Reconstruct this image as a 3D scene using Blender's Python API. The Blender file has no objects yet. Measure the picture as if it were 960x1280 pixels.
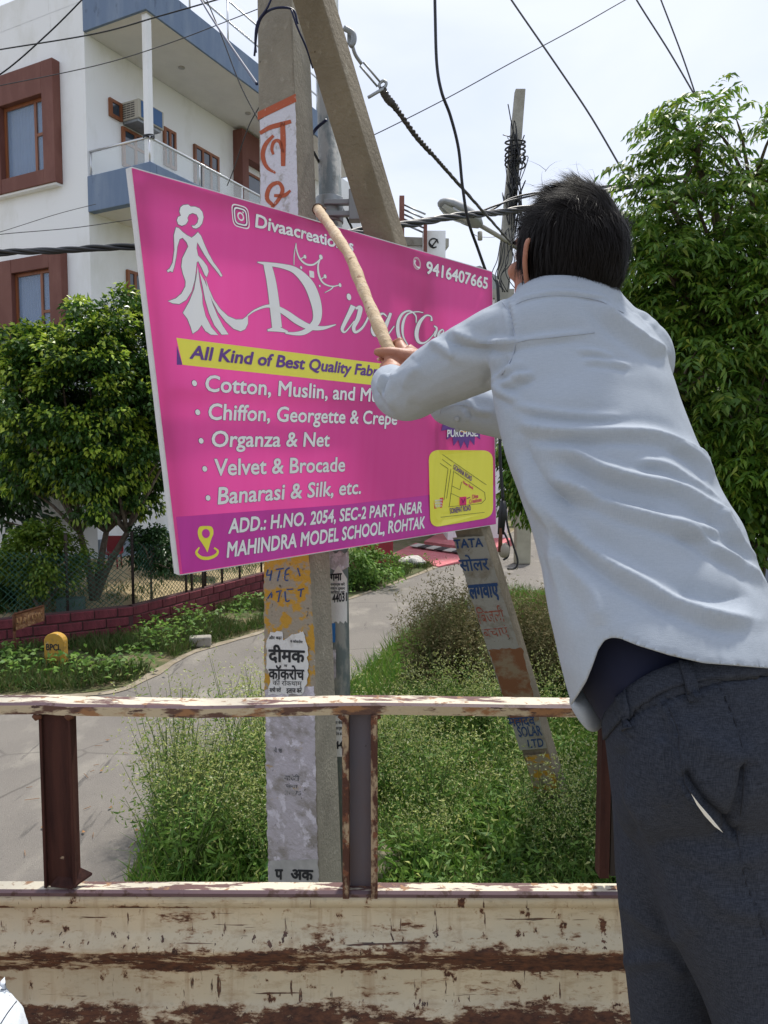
import bpy, bmesh, math, random
import numpy as np
from mathutils import Vector, Matrix, noise
from mathutils.bvhtree import BVHTree
random.seed(7); RNG = np.random.default_rng(7)
S = bpy.context.scene
COL = S.collection
PI = math.pi

# ------------------------------------------------------------------ camera
CAM_H, PITCH, FPX = 2.4, math.radians(4.0), 924.0
cam_data = bpy.data.cameras.new("camera")
cam = bpy.data.objects.new("camera", cam_data); COL.objects.link(cam)
cam.location = (0, 0, CAM_H)
cam.rotation_euler = (PI / 2 - PITCH, 0, 0)
cam_data.sensor_fit = 'VERTICAL'; cam_data.sensor_height = 36.0
cam_data.lens = FPX / 1280 * 36.0
cam_data.clip_start = 0.05; cam_data.clip_end = 3000
S.camera = cam
# ------------------------------------------------------------------ light
SUN_AZ, SUN_EL = math.radians(25), math.radians(62)   # azimuth clockwise from +Y (straight ahead), elevation
world = bpy.data.worlds.new("World"); S.world = world; world.use_nodes = True
nt = world.node_tree; bg = nt.nodes['Background']
sky = nt.nodes.new('ShaderNodeTexSky'); sky.sky_type = 'NISHITA'; sky.sun_disc = False
sky.sun_elevation = SUN_EL; sky.sun_rotation = SUN_AZ; sky.air_density = 1.0; sky.dust_density = 2.0; sky.ozone_density = 1.0
tc = nt.nodes.new('ShaderNodeTexCoord'); mp = nt.nodes.new('ShaderNodeMapping'); mp.inputs['Scale'].default_value = (1.0, 1.0, 2.6)
nz = nt.nodes.new('ShaderNodeTexNoise'); nz.inputs['Scale'].default_value = 2.2; nz.inputs['Detail'].default_value = 7; nz.inputs['Roughness'].default_value = .5; nz.inputs['Distortion'].default_value = .4
rp = nt.nodes.new('ShaderNodeValToRGB'); rp.color_ramp.elements[0].position = .40; rp.color_ramp.elements[0].color = (.56, .56, .56, 1); rp.color_ramp.elements[1].position = .60; rp.color_ramp.elements[1].color = (.97, .97, .97, 1)
mx = nt.nodes.new('ShaderNodeMix'); mx.data_type = 'RGBA'
nt.links.new(tc.outputs['Generated'], mp.inputs['Vector']); nt.links.new(mp.outputs[0], nz.inputs['Vector']); nt.links.new(nz.outputs['Fac'], rp.inputs[0])
nt.links.new(rp.outputs[0], mx.inputs[0]); nt.links.new(sky.outputs[0], mx.inputs[6]); mx.inputs[7].default_value = (6.0, 6.4, 7.35, 1)
nt.links.new(mx.outputs[2], bg.inputs['Color']); bg.inputs['Strength'].default_value = 0.11
sd = bpy.data.lights.new("sun", 'SUN'); sd.energy = 3.1; sd.angle = math.radians(5); sd.color = (1, .95, .86)
sun = bpy.data.objects.new("sun", sd); COL.objects.link(sun)
sdir = Vector((math.sin(SUN_AZ) * math.cos(SUN_EL), math.cos(SUN_AZ) * math.cos(SUN_EL), math.sin(SUN_EL)))
sun.rotation_euler = sdir.to_track_quat('Z', 'Y').to_euler(); sun.location = (0, 0, 30)
S.view_settings.view_transform = 'Standard'; S.view_settings.look = 'None'
S.view_settings.exposure = 0.50; S.view_settings.gamma = 1.0
S.view_settings.use_curve_mapping = False

# ------------------------------------------------------------------ measuring helpers (photo pixel + distance -> point)
FV = Vector((0, math.cos(PITCH), -math.sin(PITCH))); UV = Vector((0, math.sin(PITCH), math.cos(PITCH))); XV = Vector((1, 0, 0)); CV = Vector((0, 0, CAM_H))
def ray(x, y): return FV + XV * float((x - 480) / FPX) - UV * float((y - 640) / FPX)
def P(x, y, d): return CV + ray(x, y) * float(d)
def PL(x, y, p0, n):
    r = ray(x, y); return CV + r * ((Vector(p0) - CV).dot(n) / r.dot(n))
def G(x, y, z=0.0): return PL(x, y, (0, 0, z), Vector((0, 0, 1)))
def proj(p):
    q = Vector(p) - CV; d = q.dot(FV); return (480 + q.dot(XV) / d * FPX, 640 - q.dot(UV) / d * FPX, d)

# ------------------------------------------------------------------ mesh builder
class MB:
    def __init__(s): s.v = []; s.f = []; s.m = []; s.sm = []
    def add(s, vs, fs, mi=0, smooth=False):
        o = len(s.v); s.v += [tuple(v) for v in vs]
        for f in fs: s.f.append(tuple(i + o for i in f)); s.m.append(mi); s.sm.append(smooth)
        return s
    def hexa(s, p, mi=0):      # p: 8 points, bottom ring then top ring
        return s.add(p, [(0, 3, 2, 1), (4, 5, 6, 7), (0, 1, 5, 4), (1, 2, 6, 5), (2, 3, 7, 6), (3, 0, 4, 7)], mi)
    def box(s, a, b, mi=0, rz=0, c=None):
        x0, y0, z0 = a; x1, y1, z1 = b
        p = [(x0, y0, z0), (x1, y0, z0), (x1, y1, z0), (x0, y1, z0), (x0, y0, z1), (x1, y0, z1), (x1, y1, z1), (x0, y1, z1)]
        if rz:
            c = Vector(c or ((x0 + x1) / 2, (y0 + y1) / 2, 0)); R = Matrix.Rotation(rz, 3, 'Z')
            p = [R @ (Vector(q) - c) + c for q in p]
        return s.hexa(p, mi)
    def obox(s, o, u, v, w, mi=0):     # origin + three edge vectors
        o, u, v, w = map(Vector, (o, u, v, w))
        return s.hexa([o, o + u, o + u + v, o + v, o + w, o + u + w, o + u + v + w, o + v + w], mi)
    def tube(s, pts, r, n=8, mi=0, cap=True, smooth=True, twist=0):
        pts = [Vector(p) for p in pts]; rs = r if isinstance(r, (list, tuple)) else [r] * len(pts)
        t = (pts[1] - pts[0]).normalized(); a = t.orthogonal().normalized(); V = []
        for i, p in enumerate(pts):
            t2 = (pts[min(i + 1, len(pts) - 1)] - pts[max(i - 1, 0)])
            if t2.length < 1e-9: t2 = t
            t2.normalize(); a = (a - t2 * a.dot(t2))
            if a.length < 1e-6: a = t2.orthogonal()
            a.normalize(); b = t2.cross(a)
            for k in range(n):
                q = 2 * PI * k / n; V.append(p + (a * math.cos(q) + b * math.sin(q)) * rs[i])
        F = []
        for i in range(len(pts) - 1):
            for k in range(n):
                F.append((i * n + k, i * n + (k + 1) % n, (i + 1) * n + (k + 1) % n, (i + 1) * n + k))
        if cap: F.append(tuple(range(n - 1, -1, -1))); F.append(tuple((len(pts) - 1) * n + k for k in range(n)))
        return s.add(V, F, mi, smooth)
    def prism(s, poly, w, mi=0):       # closed polygon extruded along w
        poly = [Vector(p) for p in poly]; n = len(poly); w = Vector(w)
        return s.add(poly + [p + w for p in poly], [tuple(range(n - 1, -1, -1)), tuple(range(n, 2 * n))] + [(i, (i + 1) % n, n + (i + 1) % n, n + i) for i in range(n)], mi)
    def loft(s, rings, mi=0, cap=True, smooth=True):
        n = len(rings[0]); V = [p for r in rings for p in r]; F = []
        for i in range(len(rings) - 1):
            for k in range(n): F.append((i * n + k, i * n + (k + 1) % n, (i + 1) * n + (k + 1) % n, (i + 1) * n + k))
        if cap: F.append(tuple(range(n - 1, -1, -1))); F.append(tuple((len(rings) - 1) * n + k for k in range(n)))
        return s.add(V, F, mi, smooth)
    def ball(s, c, r, nu=14, nv=9, mi=0):
        c = Vector(c); R = (r, r, r) if not isinstance(r, (tuple, list, Vector)) else r
        rings = [[c + Vector((R[0] * math.sin(PI * j / nv) * math.cos(2 * PI * k / nu), R[1] * math.sin(PI * j / nv) * math.sin(2 * PI * k / nu), -R[2] * math.cos(PI * j / nv))) for k in range(nu)] for j in range(1, nv)]
        return s.loft(rings, mi)
    def mesh(s, name, mats, off=Vector((0, 0, 0)), fix=True):
        me = bpy.data.meshes.new(name); me.from_pydata([tuple(Vector(v) - off) for v in s.v], [], s.f)
        me.polygons.foreach_set('material_index', s.m); me.polygons.foreach_set('use_smooth', s.sm)
        for m in (mats if isinstance(mats, (list, tuple)) else [mats]): me.materials.append(m)
        if fix:
            bm = bmesh.new(); bm.from_mesh(me); bmesh.ops.recalc_face_normals(bm, faces=bm.faces); bm.to_mesh(me); bm.free()
        return me
    def build(s, name, mats, parent=None, bevel=0, fix=True, seg=2, **tags):
        off = Vector(parent['_o']) if parent is not None else Vector((0, 0, 0))
        return link(name, s.mesh(name, mats, off, fix), parent, bevel, seg, **tags)
def tag(o, label=None, cat=None, group=None, kind=None):
    if label: o['label'] = label
    if cat: o['category'] = cat
    if group: o['group'] = group
    if kind: o['kind'] = kind
    return o
def link(name, me, parent=None, bevel=0, seg=2, **tags):
    o = bpy.data.objects.new(name, me); COL.objects.link(o)
    if parent is not None: o.parent = parent; o['_o'] = parent['_o']
    else: o['_o'] = (0.0, 0.0, 0.0)
    if bevel:
        b = o.modifiers.new('bevel', 'BEVEL'); b.width = bevel; b.segments = seg; b.limit_method = 'ANGLE'; b.angle_limit = math.radians(35)
    return tag(o, **tags)
def thing(name, loc, label, cat, group=None):
    o = bpy.data.objects.new(name, None); COL.objects.link(o); o.location = loc; o.empty_display_size = .1
    o['_o'] = tuple(loc); return tag(o, label, cat, group)
def npmesh(name, V, F, mats, off=(0, 0, 0), mi=None, smooth=False):
    """V (n,3); F (m,k) all polygons of k corners"""
    me = bpy.data.meshes.new(name); V = np.asarray(V, dtype=np.float32) - np.asarray(off, dtype=np.float32); F = np.asarray(F, dtype=np.int32); k = F.shape[1]
    me.vertices.add(len(V)); me.vertices.foreach_set('co', V.ravel()); me.loops.add(F.size); me.loops.foreach_set('vertex_index', F.ravel())
    me.polygons.add(len(F)); me.polygons.foreach_set('loop_start', np.arange(0, F.size, k, dtype=np.int32)); me.polygons.foreach_set('loop_total', np.full(len(F), k, dtype=np.int32))
    for m in (mats if isinstance(mats, (list, tuple)) else [mats]): me.materials.append(m)
    if mi is not None: me.polygons.foreach_set('material_index', np.asarray(mi, dtype=np.int32))
    if smooth: me.polygons.foreach_set('use_smooth', np.ones(len(F), dtype=bool))
    me.update(calc_edges=True); return me
def remesh(mb, voxel, smooth=4, decimate=None):
    """union of overlapping closed pieces into one continuous skin"""
    me = mb.mesh('tmp', [], fix=True); o = bpy.data.objects.new('tmp', me); COL.objects.link(o)
    m = o.modifiers.new('r', 'REMESH'); m.mode = 'VOXEL'; m.voxel_size = voxel; m.use_smooth_shade = True
    if smooth: q = o.modifiers.new('s', 'SMOOTH'); q.factor = .5; q.iterations = smooth
    dg = bpy.context.evaluated_depsgraph_get(); r = bpy.data.meshes.new_from_object(o.evaluated_get(dg)); r.materials.clear()
    bpy.data.objects.remove(o); bpy.data.meshes.remove(me); return r
def spline(pts, n=6):
    """Catmull-Rom through points (any dimension)"""
    A = [np.array(p, float) for p in pts]; A = [2 * A[0] - A[1]] + A + [2 * A[-1] - A[-2]]; out = []
    for i in range(1, len(A) - 2):
        for k in range(n):
            t = k / n; out.append(.5 * ((2 * A[i]) + (-A[i - 1] + A[i + 1]) * t + (2 * A[i - 1] - 5 * A[i] + 4 * A[i + 1] - A[i + 2]) * t * t + (-A[i - 1] + 3 * A[i] - 3 * A[i + 1] + A[i + 2]) * t ** 3))
    out.append(A[-2]); return out

# ------------------------------------------------------------------ materials
def srgb(c): return tuple(((x / 255) / 12.92 if x / 255 <= .04045 else ((x / 255 + .055) / 1.055) ** 2.4) for x in c) + (1,)
def mat(name, col, rough=.7, metal=0, layers=(), bump=0, bscale=20, bstretch=(1, 1, 1), spec=.4, var=0, vscale=3, coord='Object', transl=0, island=None):
    """base colour + noise variation + patch layers (colour, scale, lo, hi, stretch) -> Principled"""
    m = bpy.data.materials.new(name); m.use_nodes = True; t = m.node_tree; N = t.nodes; L = t.links; b = N['Principled BSDF']
    col = tuple(col)[:3] + (1,)
    b.inputs['Roughness'].default_value = rough; b.inputs['Metallic'].default_value = metal; b.inputs['Specular IOR Level'].default_value = spec
    tcn = N.new('ShaderNodeTexCoord')
    def tex(scale, stretch=(1, 1, 1), detail=5, rg=.6):
        mpn = N.new('ShaderNodeMapping'); mpn.inputs['Scale'].default_value = stretch; L.new(tcn.outputs[coord], mpn.inputs[0])
        n = N.new('ShaderNodeTexNoise'); n.inputs['Scale'].default_value = scale; n.inputs['Detail'].default_value = detail; n.inputs['Roughness'].default_value = rg; L.new(mpn.outputs[0], n.inputs['Vector']); return n.outputs['Fac']
    cur = None
    if island:
        g = N.new('ShaderNodeNewGeometry'); r = N.new('ShaderNodeValToRGB'); cr = r.color_ramp
        while len(cr.elements) < len(island): cr.elements.new(.5)
        for i, c in enumerate(island): cr.elements[i].position = i / (len(island) - 1); cr.elements[i].color = tuple(c)[:3] + (1,)
        L.new(g.outputs['Random Per Island'], r.inputs[0]); cur = r.outputs[0]
    if var:
        f = tex(vscale); r = N.new('ShaderNodeMapRange'); r.inputs[1].default_value = .3; r.inputs[2].default_value = .7; r.inputs[3].default_value = 1 - var; r.inputs[4].default_value = 1 + var; L.new(f, r.inputs[0])
        mm = N.new('ShaderNodeMix'); mm.data_type = 'RGBA'; mm.blend_type = 'MULTIPLY'; mm.inputs[0].default_value = 1
        if cur: L.new(cur, mm.inputs[6])
        else: mm.inputs[6].default_value = col
        L.new(r.outputs[0], mm.inputs[7]); cur = mm.outputs[2]
    for (c, sc, lo, hi, st) in layers:
        f = tex(sc, st, 8, .62); r = N.new('ShaderNodeMapRange'); r.inputs[1].default_value = lo; r.inputs[2].default_value = hi; L.new(f, r.inputs[0])
        mm = N.new('ShaderNodeMix'); mm.data_type = 'RGBA'; L.new(r.outputs[0], mm.inputs[0])
        if cur: L.new(cur, mm.inputs[6])
        else: mm.inputs[6].default_value = col
        mm.inputs[7].default_value = tuple(c)[:3] + (1,); cur = mm.outputs[2]
    if cur: L.new(cur, b.inputs['Base Color'])
    else: b.inputs['Base Color'].default_value = col
    if bump:
        f = tex(bscale, bstretch, 6); bn = N.new('ShaderNodeBump'); bn.inputs['Strength'].default_value = min(1, bump); bn.inputs['Distance'].default_value = .01 * max(1, bump); L.new(f, bn.inputs['Height']); L.new(bn.outputs[0], b.inputs['Normal'])
    if transl:
        tr = N.new('ShaderNodeBsdfTranslucent'); ms = N.new('ShaderNodeMixShader'); ms.inputs[0].default_value = transl
        if cur: L.new(cur, tr.inputs[0])
        else: tr.inputs[0].default_value = col
        L.new(b.outputs[0], ms.inputs[1]); L.new(tr.outputs[0], ms.inputs[2]); L.new(ms.outputs[0], N['Material Output'].inputs[0])
    return m
def glass(name, col, alpha, rough=.05):
    m = bpy.data.materials.new(name); m.use_nodes = True; b = m.node_tree.nodes['Principled BSDF']; b.inputs['Base Color'].default_value = tuple(col)[:3] + (1,); b.inputs['Roughness'].default_value = rough; b.inputs['Alpha'].default_value = alpha; return m
concrete = mat('weathered_concrete', (.27, .245, .195), .9, layers=[((.17, .15, .12), 3, .5, .75, (1, 1, .5)), ((.40, .37, .31), 30, .58, .8, (1, 1, 1)), ((.09, .075, .06), 60, .68, .74, (1, 1, 1))], bump=.5, bscale=60, var=.12, vscale=8)
concrete_light = mat('pale_concrete', (.36, .345, .30), .9, layers=[((.2, .18, .14), 5, .55, .8, (1, 1, .4))], bump=.5, bscale=50, var=.12, vscale=8)
black_cable = mat('black_cable', (.012, .013, .016), .45)
blue_cable = mat('dark_blue_cable', (.012, .02, .07), .45)
grey_wire = mat('grey_wire', (.06, .06, .065), .5)
steel = mat('galvanised_steel', (.33, .35, .36), .5, metal=.5, layers=[((.2, .21, .22), 8, .45, .7, (1, 1, .3))])
rust = mat('rusty_iron', (.12, .045, .02), .85, var=.4, vscale=25, bump=.4, bscale=80)

# ------------------------------------------------------------------ lettering
def _tm(body, bold=0.0, shear=0.0, spacing=1.0):
    c = bpy.data.curves.new('t', 'FONT'); c.body = body; c.offset = bold; c.shear = shear; c.space_character = spacing; c.resolution_u = 3
    o = bpy.data.objects.new('t', c); COL.objects.link(o); bpy.context.view_layer.update()
    m = bpy.data.meshes.new_from_object(o); bpy.data.objects.remove(o); bpy.data.curves.remove(c)
    V = [v.co.copy() for v in m.vertices]; F = [tuple(p.vertices) for p in m.polygons]; bpy.data.meshes.remove(m); return V, F
_H, _ = _tm('H'); CAP = max(v.y for v in _H)
def text_pts(body, BLp, BRp, TLp, fn, ref=None, bold=.02, shear=0, cap=CAP, spacing=1.0):
    """map lettering so that its baseline runs BL->BR and its capitals reach TL; fn(q) -> 3D. Weight is built from
    slightly shifted copies, each a hair above the last"""
    V, F = _tm(body, 0, shear, spacing)
    R = V if ref is None else _tm(ref, 0, shear, spacing)[0]
    x0 = min(v.x for v in R); x1 = max(v.x for v in R)
    BLp, BRp, TLp = (np.array(q, float) for q in (BLp, BRp, TLp))
    e = (BRp - BLp) / (x1 - x0); g = (TLp - BLp) / cap
    m = (BLp + BRp) / 2; p0, p1, p2 = Vector(fn(m)), Vector(fn(m + e * .1)), Vector(fn(m + g * .1)); nn = (p1 - p0).cross(p2 - p0).normalized()
    if nn.dot(CV - p0) < 0: nn = -nn
    k = 8 if bold >= .012 else 0
    sh = [(0, 0)] + [(bold * math.cos(2 * PI * j / k), bold * math.sin(2 * PI * j / k)) for j in range(k)]
    out = []; FF = []
    for j, (dx, dy) in enumerate(sh):
        o = len(out)
        for v in V: out.append(Vector(fn(BLp + e * (v.x - x0 + dx) + g * (v.y + dy))) + nn * (j * .00006))
        FF += [tuple(i + o for i in f) for f in F]
    return out, FF
# ================================================================== the ground
def PY(x, y, Y): return PL(x, y, (0, Y, 0), Vector((0, 1, 0)))
def flat(name, pts, z, m, kind='structure'):
    mb = MB(); mb.add([(p[0], p[1], z) for p in pts], [tuple(range(len(pts)))]); return mb.build(name, m, fix=False, kind=kind)
soil = mat('dry_soil', (.20, .155, .095), .95, layers=[((.10, .12, .04), 1.3, .42, .6, (1, 1, 1)), ((.30, .25, .17), 6, .55, .7, (1, 1, 1))], bump=1.5, bscale=25)
asphalt = mat('dusty_road', (.205, .187, .166), .92, layers=[((.17, .155, .14), .9, .45, .68, (1, 1, 1)), ((.31, .285, .245), 2.3, .52, .75, (1, .5, 1)), ((.12, .11, .10), 1.1, .62, .66, (5, .7, 1)), ((.36, .34, .31), 130, .6, .7, (1, 1, 1)), ((.10, .09, .08), 90, .62, .7, (1, 1, 1))], bump=.9, bscale=160)
def crackle(m):
    t = m.node_tree; N = t.nodes; L = t.links; b = N['Principled BSDF']; src = b.inputs['Base Color'].links[0].from_socket; tcn = N.new('ShaderNodeTexCoord'); n = N.new('ShaderNodeTexNoise'); n.inputs['Scale'].default_value = 1.2; n.inputs['Detail'].default_value = 6
    L.new(tcn.outputs['Object'], n.inputs['Vector']); mm = N.new('ShaderNodeMix'); mm.data_type = 'RGBA'; mm.inputs[0].default_value = .16; L.new(tcn.outputs['Object'], mm.inputs[6]); L.new(n.outputs['Color'], mm.inputs[7])
    v = N.new('ShaderNodeTexVoronoi'); v.feature = 'DISTANCE_TO_EDGE'; v.inputs['Scale'].default_value = .75; L.new(mm.outputs[2], v.inputs['Vector']); r = N.new('ShaderNodeMapRange'); r.inputs[1].default_value = .002; r.inputs[2].default_value = .010; r.inputs[3].default_value = .75; r.inputs[4].default_value = 0; L.new(v.outputs['Distance'], r.inputs[0])
    g = N.new('ShaderNodeTexNoise'); g.inputs['Scale'].default_value = .5; L.new(tcn.outputs['Object'], g.inputs['Vector']); gr = N.new('ShaderNodeMapRange'); gr.inputs[1].default_value = .45; gr.inputs[2].default_value = .6; L.new(g.outputs['Fac'], gr.inputs[0]); mu = N.new('ShaderNodeMath'); mu.operation = 'MULTIPLY'; L.new(r.outputs[0], mu.inputs[0]); L.new(gr.outputs[0], mu.inputs[1])
    o = N.new('ShaderNodeMix'); o.data_type = 'RGBA'; L.new(mu.outputs[0], o.inputs[0]); L.new(src, o.inputs[6]); o.inputs[7].default_value = (.10, .09, .08, 1); L.new(o.outputs[2], b.inputs['Base Color'])
crackle(asphalt)
green_soil = mat('weedy_soil', (.085, .095, .035), .95, layers=[((.22, .17, .10), 2.2, .5, .62, (1, 1, 1)), ((.05, .09, .02), 8, .5, .7, (1, 1, 1))], bump=2, bscale=30)
sandy = mat('garden_sand', (.42, .33, .19), .95, layers=[((.25, .19, .11), 3, .5, .7, (1, 1, 1))], bump=1, bscale=30)
flat('ground', [(-900, -300), (900, -300), (900, 1500), (-900, 1500)], -.012, soil)
def gx(x, y): g = G(x, y); return (g.x, g.y)
left_edge = [gx(0, 872), gx(100, 868), gx(160, 858), gx(240, 815), gx(330, 788), gx(430, 750), gx(545, 708), gx(660, 655)]
right_edge = [gx(860, 706), gx(760, 722), gx(640, 742), gx(560, 765), gx(500, 800), gx(440, 850), gx(300, 925), gx(205, 1000), gx(160, 1095)]
road_pts = [(-26, 7.4)] + left_edge + [(9, 44), (30, 44), (22, 20)] + right_edge + [(-1.3, .8), (-1.3, -8), (-26, -8)]
flat('road', road_pts, -.008, asphalt)
flat('verge', [(-26, 7.5)] + [(a - .02, b + .06) for a, b in left_edge[:7]] + [(.1, 17.3), (-2.2, 13.2), (-3.5, 10.2), (-5, 9.3), (-26, 9.2)], -.004, green_soil)
flat('right_verge', right_edge + [(-1.25, .8), (-1.25, -3), (22, -3), (22, 19.9)], -.004, green_soil)
flat('garden_ground', [(-26, 9.3), (-5, 9.4), (-3.5, 10.3), (-2.2, 13.3), (.1, 17.5), (.1, 26), (-26, 26)], -.002, sandy)
# dusty strip where road meets verge
dust = mat('pale_road_dust', (.31, .265, .20), .95, layers=[((.24, .2, .14), 5, .45, .62, (1, 1, 1))], bump=.8, bscale=60)
def strip(name, line, w, z, m):
    a = [Vector(p) for p in line]; V = []; F = []
    for i, p in enumerate(a):
        t = (a[min(i + 1, len(a) - 1)] - a[max(0, i - 1)]).normalized(); n = Vector((-t.y, t.x)); k = w * (.8 + .6 * noise.noise(Vector((p.x * 2.5, p.y * 2.5, 3))))
        q = p - n * k * .8; r = p + n * k * .5; V += [(q.x, q.y, z), (r.x, r.y, z)]
    for i in range(len(a) - 1): F.append((2 * i, 2 * i + 2, 2 * i + 3, 2 * i + 1))
    mb = MB(); mb.add(V, F); return mb.build(name, m, fix=False, kind='structure')
def dense(line, n=8): return [tuple(q) for q in spline(line, n)]
strip('road_edge', dense(left_edge), .10, 0, dust)

# ================================================================== truck we stand in
TR = 1.5
def rust_paint():
    m = bpy.data.materials.new('rusted_cream_paint'); m.use_nodes = True; t = m.node_tree; N = t.nodes; L = t.links; b = N['Principled BSDF']
    tcn = N.new('ShaderNodeTexCoord'); sep = N.new('ShaderNodeSeparateXYZ'); L.new(tcn.outputs['Object'], sep.inputs[0])
    def tex(sc, st, det=8, rg=.62, loc=(0, 0, 0)):
        mpn = N.new('ShaderNodeMapping'); mpn.inputs['Scale'].default_value = st; mpn.inputs['Location'].default_value = loc; L.new(tcn.outputs['Object'], mpn.inputs[0])
        n = N.new('ShaderNodeTexNoise'); n.inputs['Scale'].default_value = sc; n.inputs['Detail'].default_value = det; n.inputs['Roughness'].default_value = rg; L.new(mpn.outputs[0], n.inputs['Vector']); return n.outputs['Fac']
    def rng(f, a, c, d=0., e=1.):
        r = N.new('ShaderNodeMapRange'); r.inputs[1].default_value = a; r.inputs[2].default_value = c; r.inputs[3].default_value = d; r.inputs[4].default_value = e; L.new(f, r.inputs[0]); return r.outputs[0]
    def mth(op, a, c):
        n = N.new('ShaderNodeMath'); n.operation = op; n.use_clamp = op != 'SUBTRACT'
        for i, q in enumerate((a, c)):
            if isinstance(q, (int, float)): n.inputs[i].default_value = q
            else: L.new(q, n.inputs[i])
        return n.outputs[0]
    def mixc(f, a, c, bl='MIX'):
        n = N.new('ShaderNodeMix'); n.data_type = 'RGBA'; n.blend_type = bl; L.new(f, n.inputs[0])
        for i, q in ((6, a), (7, c)):
            if isinstance(q, tuple): n.inputs[i].default_value = q + (1,)
            else: L.new(q, n.inputs[i])
        return n.outputs[2]
    # rust gathers under each pressed rib: bands in height
    z0 = PY(0, 1280, TR).z; z1 = PY(0, 1100, TR).z
    zz = rng(sep.outputs[2], z0 - .3, z1)
    r = N.new('ShaderNodeValToRGB'); L.new(zz, r.inputs[0]); cr = r.color_ramp; cr.interpolation = 'LINEAR'
    def zp(y): return (PY(0, y, TR).z - (z0 - .3)) / (z1 - (z0 - .3))
    stops = [(1352, 0), (1340, 1), (1320, 1), (1300, .1), (1281, .2), (1272, 1), (1262, .75), (1254, .1), (1222, 0), (1216, .8), (1204, .95), (1192, 1), (1183, .55), (1176, .1), (1140, 0), (1136, .5), (1133, 0), (1112, .15)]
    while len(cr.elements) < len(stops): cr.elements.new(.5)
    for e, (y, v) in zip(cr.elements, stops): e.position = max(0, min(1, zp(y))); e.color = (v, v, v, 1)
    big = tex(13, (.5, 1, 1.7), det=12, rg=.72); fine = tex(70, (.6, 1, 1.5), det=8, rg=.7); med = tex(20, (.8, 1, 2.2), loc=(3, 0, 1), rg=.7)
    band = mth('MULTIPLY', rng(r.outputs[0], 0, 1, 0, 1), 1.0)
    # band + noise > threshold
    s = N.new('ShaderNodeMath'); s.operation = 'MULTIPLY_ADD'; L.new(band, s.inputs[0]); s.inputs[1].default_value = .22; L.new(big, s.inputs[2])
    s2 = N.new('ShaderNodeMath'); s2.operation = 'MULTIPLY_ADD'; L.new(fine, s2.inputs[0]); s2.inputs[1].default_value = .35; L.new(s.outputs[0], s2.inputs[2])
    mask = rng(s2.outputs[0], .815, .845)
    chips = rng(tex(34, (1, 1, .7), loc=(9, 2, 4)), .645, .658)
    scr = rng(tex(60, (1.3, 1, .14), 4, loc=(1, 5, 2)), .635, .66); scr2 = rng(tex(55, (.08, 1, 1.6), 4, loc=(4, 1, 7)), .645, .67)
    stain = rng(med, .52, .70)
    cream = mixc(rng(tex(5, (1, 1, 1)), .35, .7), (.60, .515, .35), (.49, .44, .32)); halo = rng(s2.outputs[0], .765, .815, 0, .7); hal2 = rng(tex(34, (1, 1, .7), loc=(9, 2, 4)), .60, .65, 0, .7)
    c = mixc(mth('MULTIPLY', stain, .55), cream, (.30, .20, .10))
    c = mixc(rng(tex(60, (1, 1, 1)), .6, .75, 0, .5), c, (.25, .22, .17))
    c = mixc(mth('MAXIMUM', halo, hal2), c, (.27, .135, .055))
    drip = rng(tex(26, (1, 1, .07), 6, loc=(2, 8, 3)), .56, .70, 0, .55); c = mixc(drip, c, (.30, .19, .10))
    rc = mixc(rng(fine, .35, .65), (.022, .010, .008), (.14, .055, .025))
    c = mixc(mth('MAXIMUM', mth('MAXIMUM', mask, chips), mth('MAXIMUM', scr, scr2)), c, rc)
    L.new(c, b.inputs['Base Color'])
    allm = mth('MAXIMUM', mask, chips); L.new(rng(allm, 0, 1, .42, .85), b.inputs['Roughness'])
    bn = N.new('ShaderNodeBump'); bn.inputs['Strength'].default_value = .5; bn.inputs['Distance'].default_value = .002; bn.invert = True; L.new(allm, bn.inputs['Height']); L.new(bn.outputs[0], b.inputs['Normal'])
    return m
panel_paint = rust_paint()
rail_paint = mat('worn_white_rail_paint', (.62, .57, .45), .55, layers=[((.13, .07, .065), 22, .52, .55, (.35, 1.6, 1.6)), ((.30, .17, .09), 40, .57, .62, (1, 1, 1))], bump=.3, bscale=40)
rail_front = mat('rail_front_paint', (.46, .38, .25), .6, layers=[((.10, .05, .035), 14, .49, .53, (.45, 1.4, 1.6)), ((.28, .14, .06), 22, .55, .62, (.6, 1, 1.4)), ((.06, .03, .025), 50, .6, .63, (.4, 1, 1.5))], bump=.3, bscale=40)
maroon = mat('maroon_primer', (.058, .022, .016), .75, spec=.2, layers=[((.025, .009, .008), 12, .4, .65, (3, 3, .3)), ((.3, .23, .16), 55, .70, .72, (1, 1, 1))], bump=.2, bscale=60)
edge_paint = mat('purple_brown_primer', (.12, .075, .085), .45, layers=[((.06, .03, .025), 20, .55, .6, (1, 1, 1))])
chan = mat('grey_mauve_primer', (.11, .08, .08), .6, layers=[((.10, .095, .12), 4, .4, .6, (1, 1, .5)), ((.03, .018, .015), 40, .68, .7, (1, 1, 1))])
flange_paint = mat('rust_and_cream_flange', (.36, .27, .17), .7, layers=[((.07, .025, .015), 22, .44, .5, (1, 1, .45)), ((.16, .06, .03), 60, .55, .6, (1, 1, 1))], bump=.5, bscale=60)
truck = thing('truck', (0, TR + .2, 0), 'rusty cream metal truck side with open rails that the man leans over', 'truck')
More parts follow.
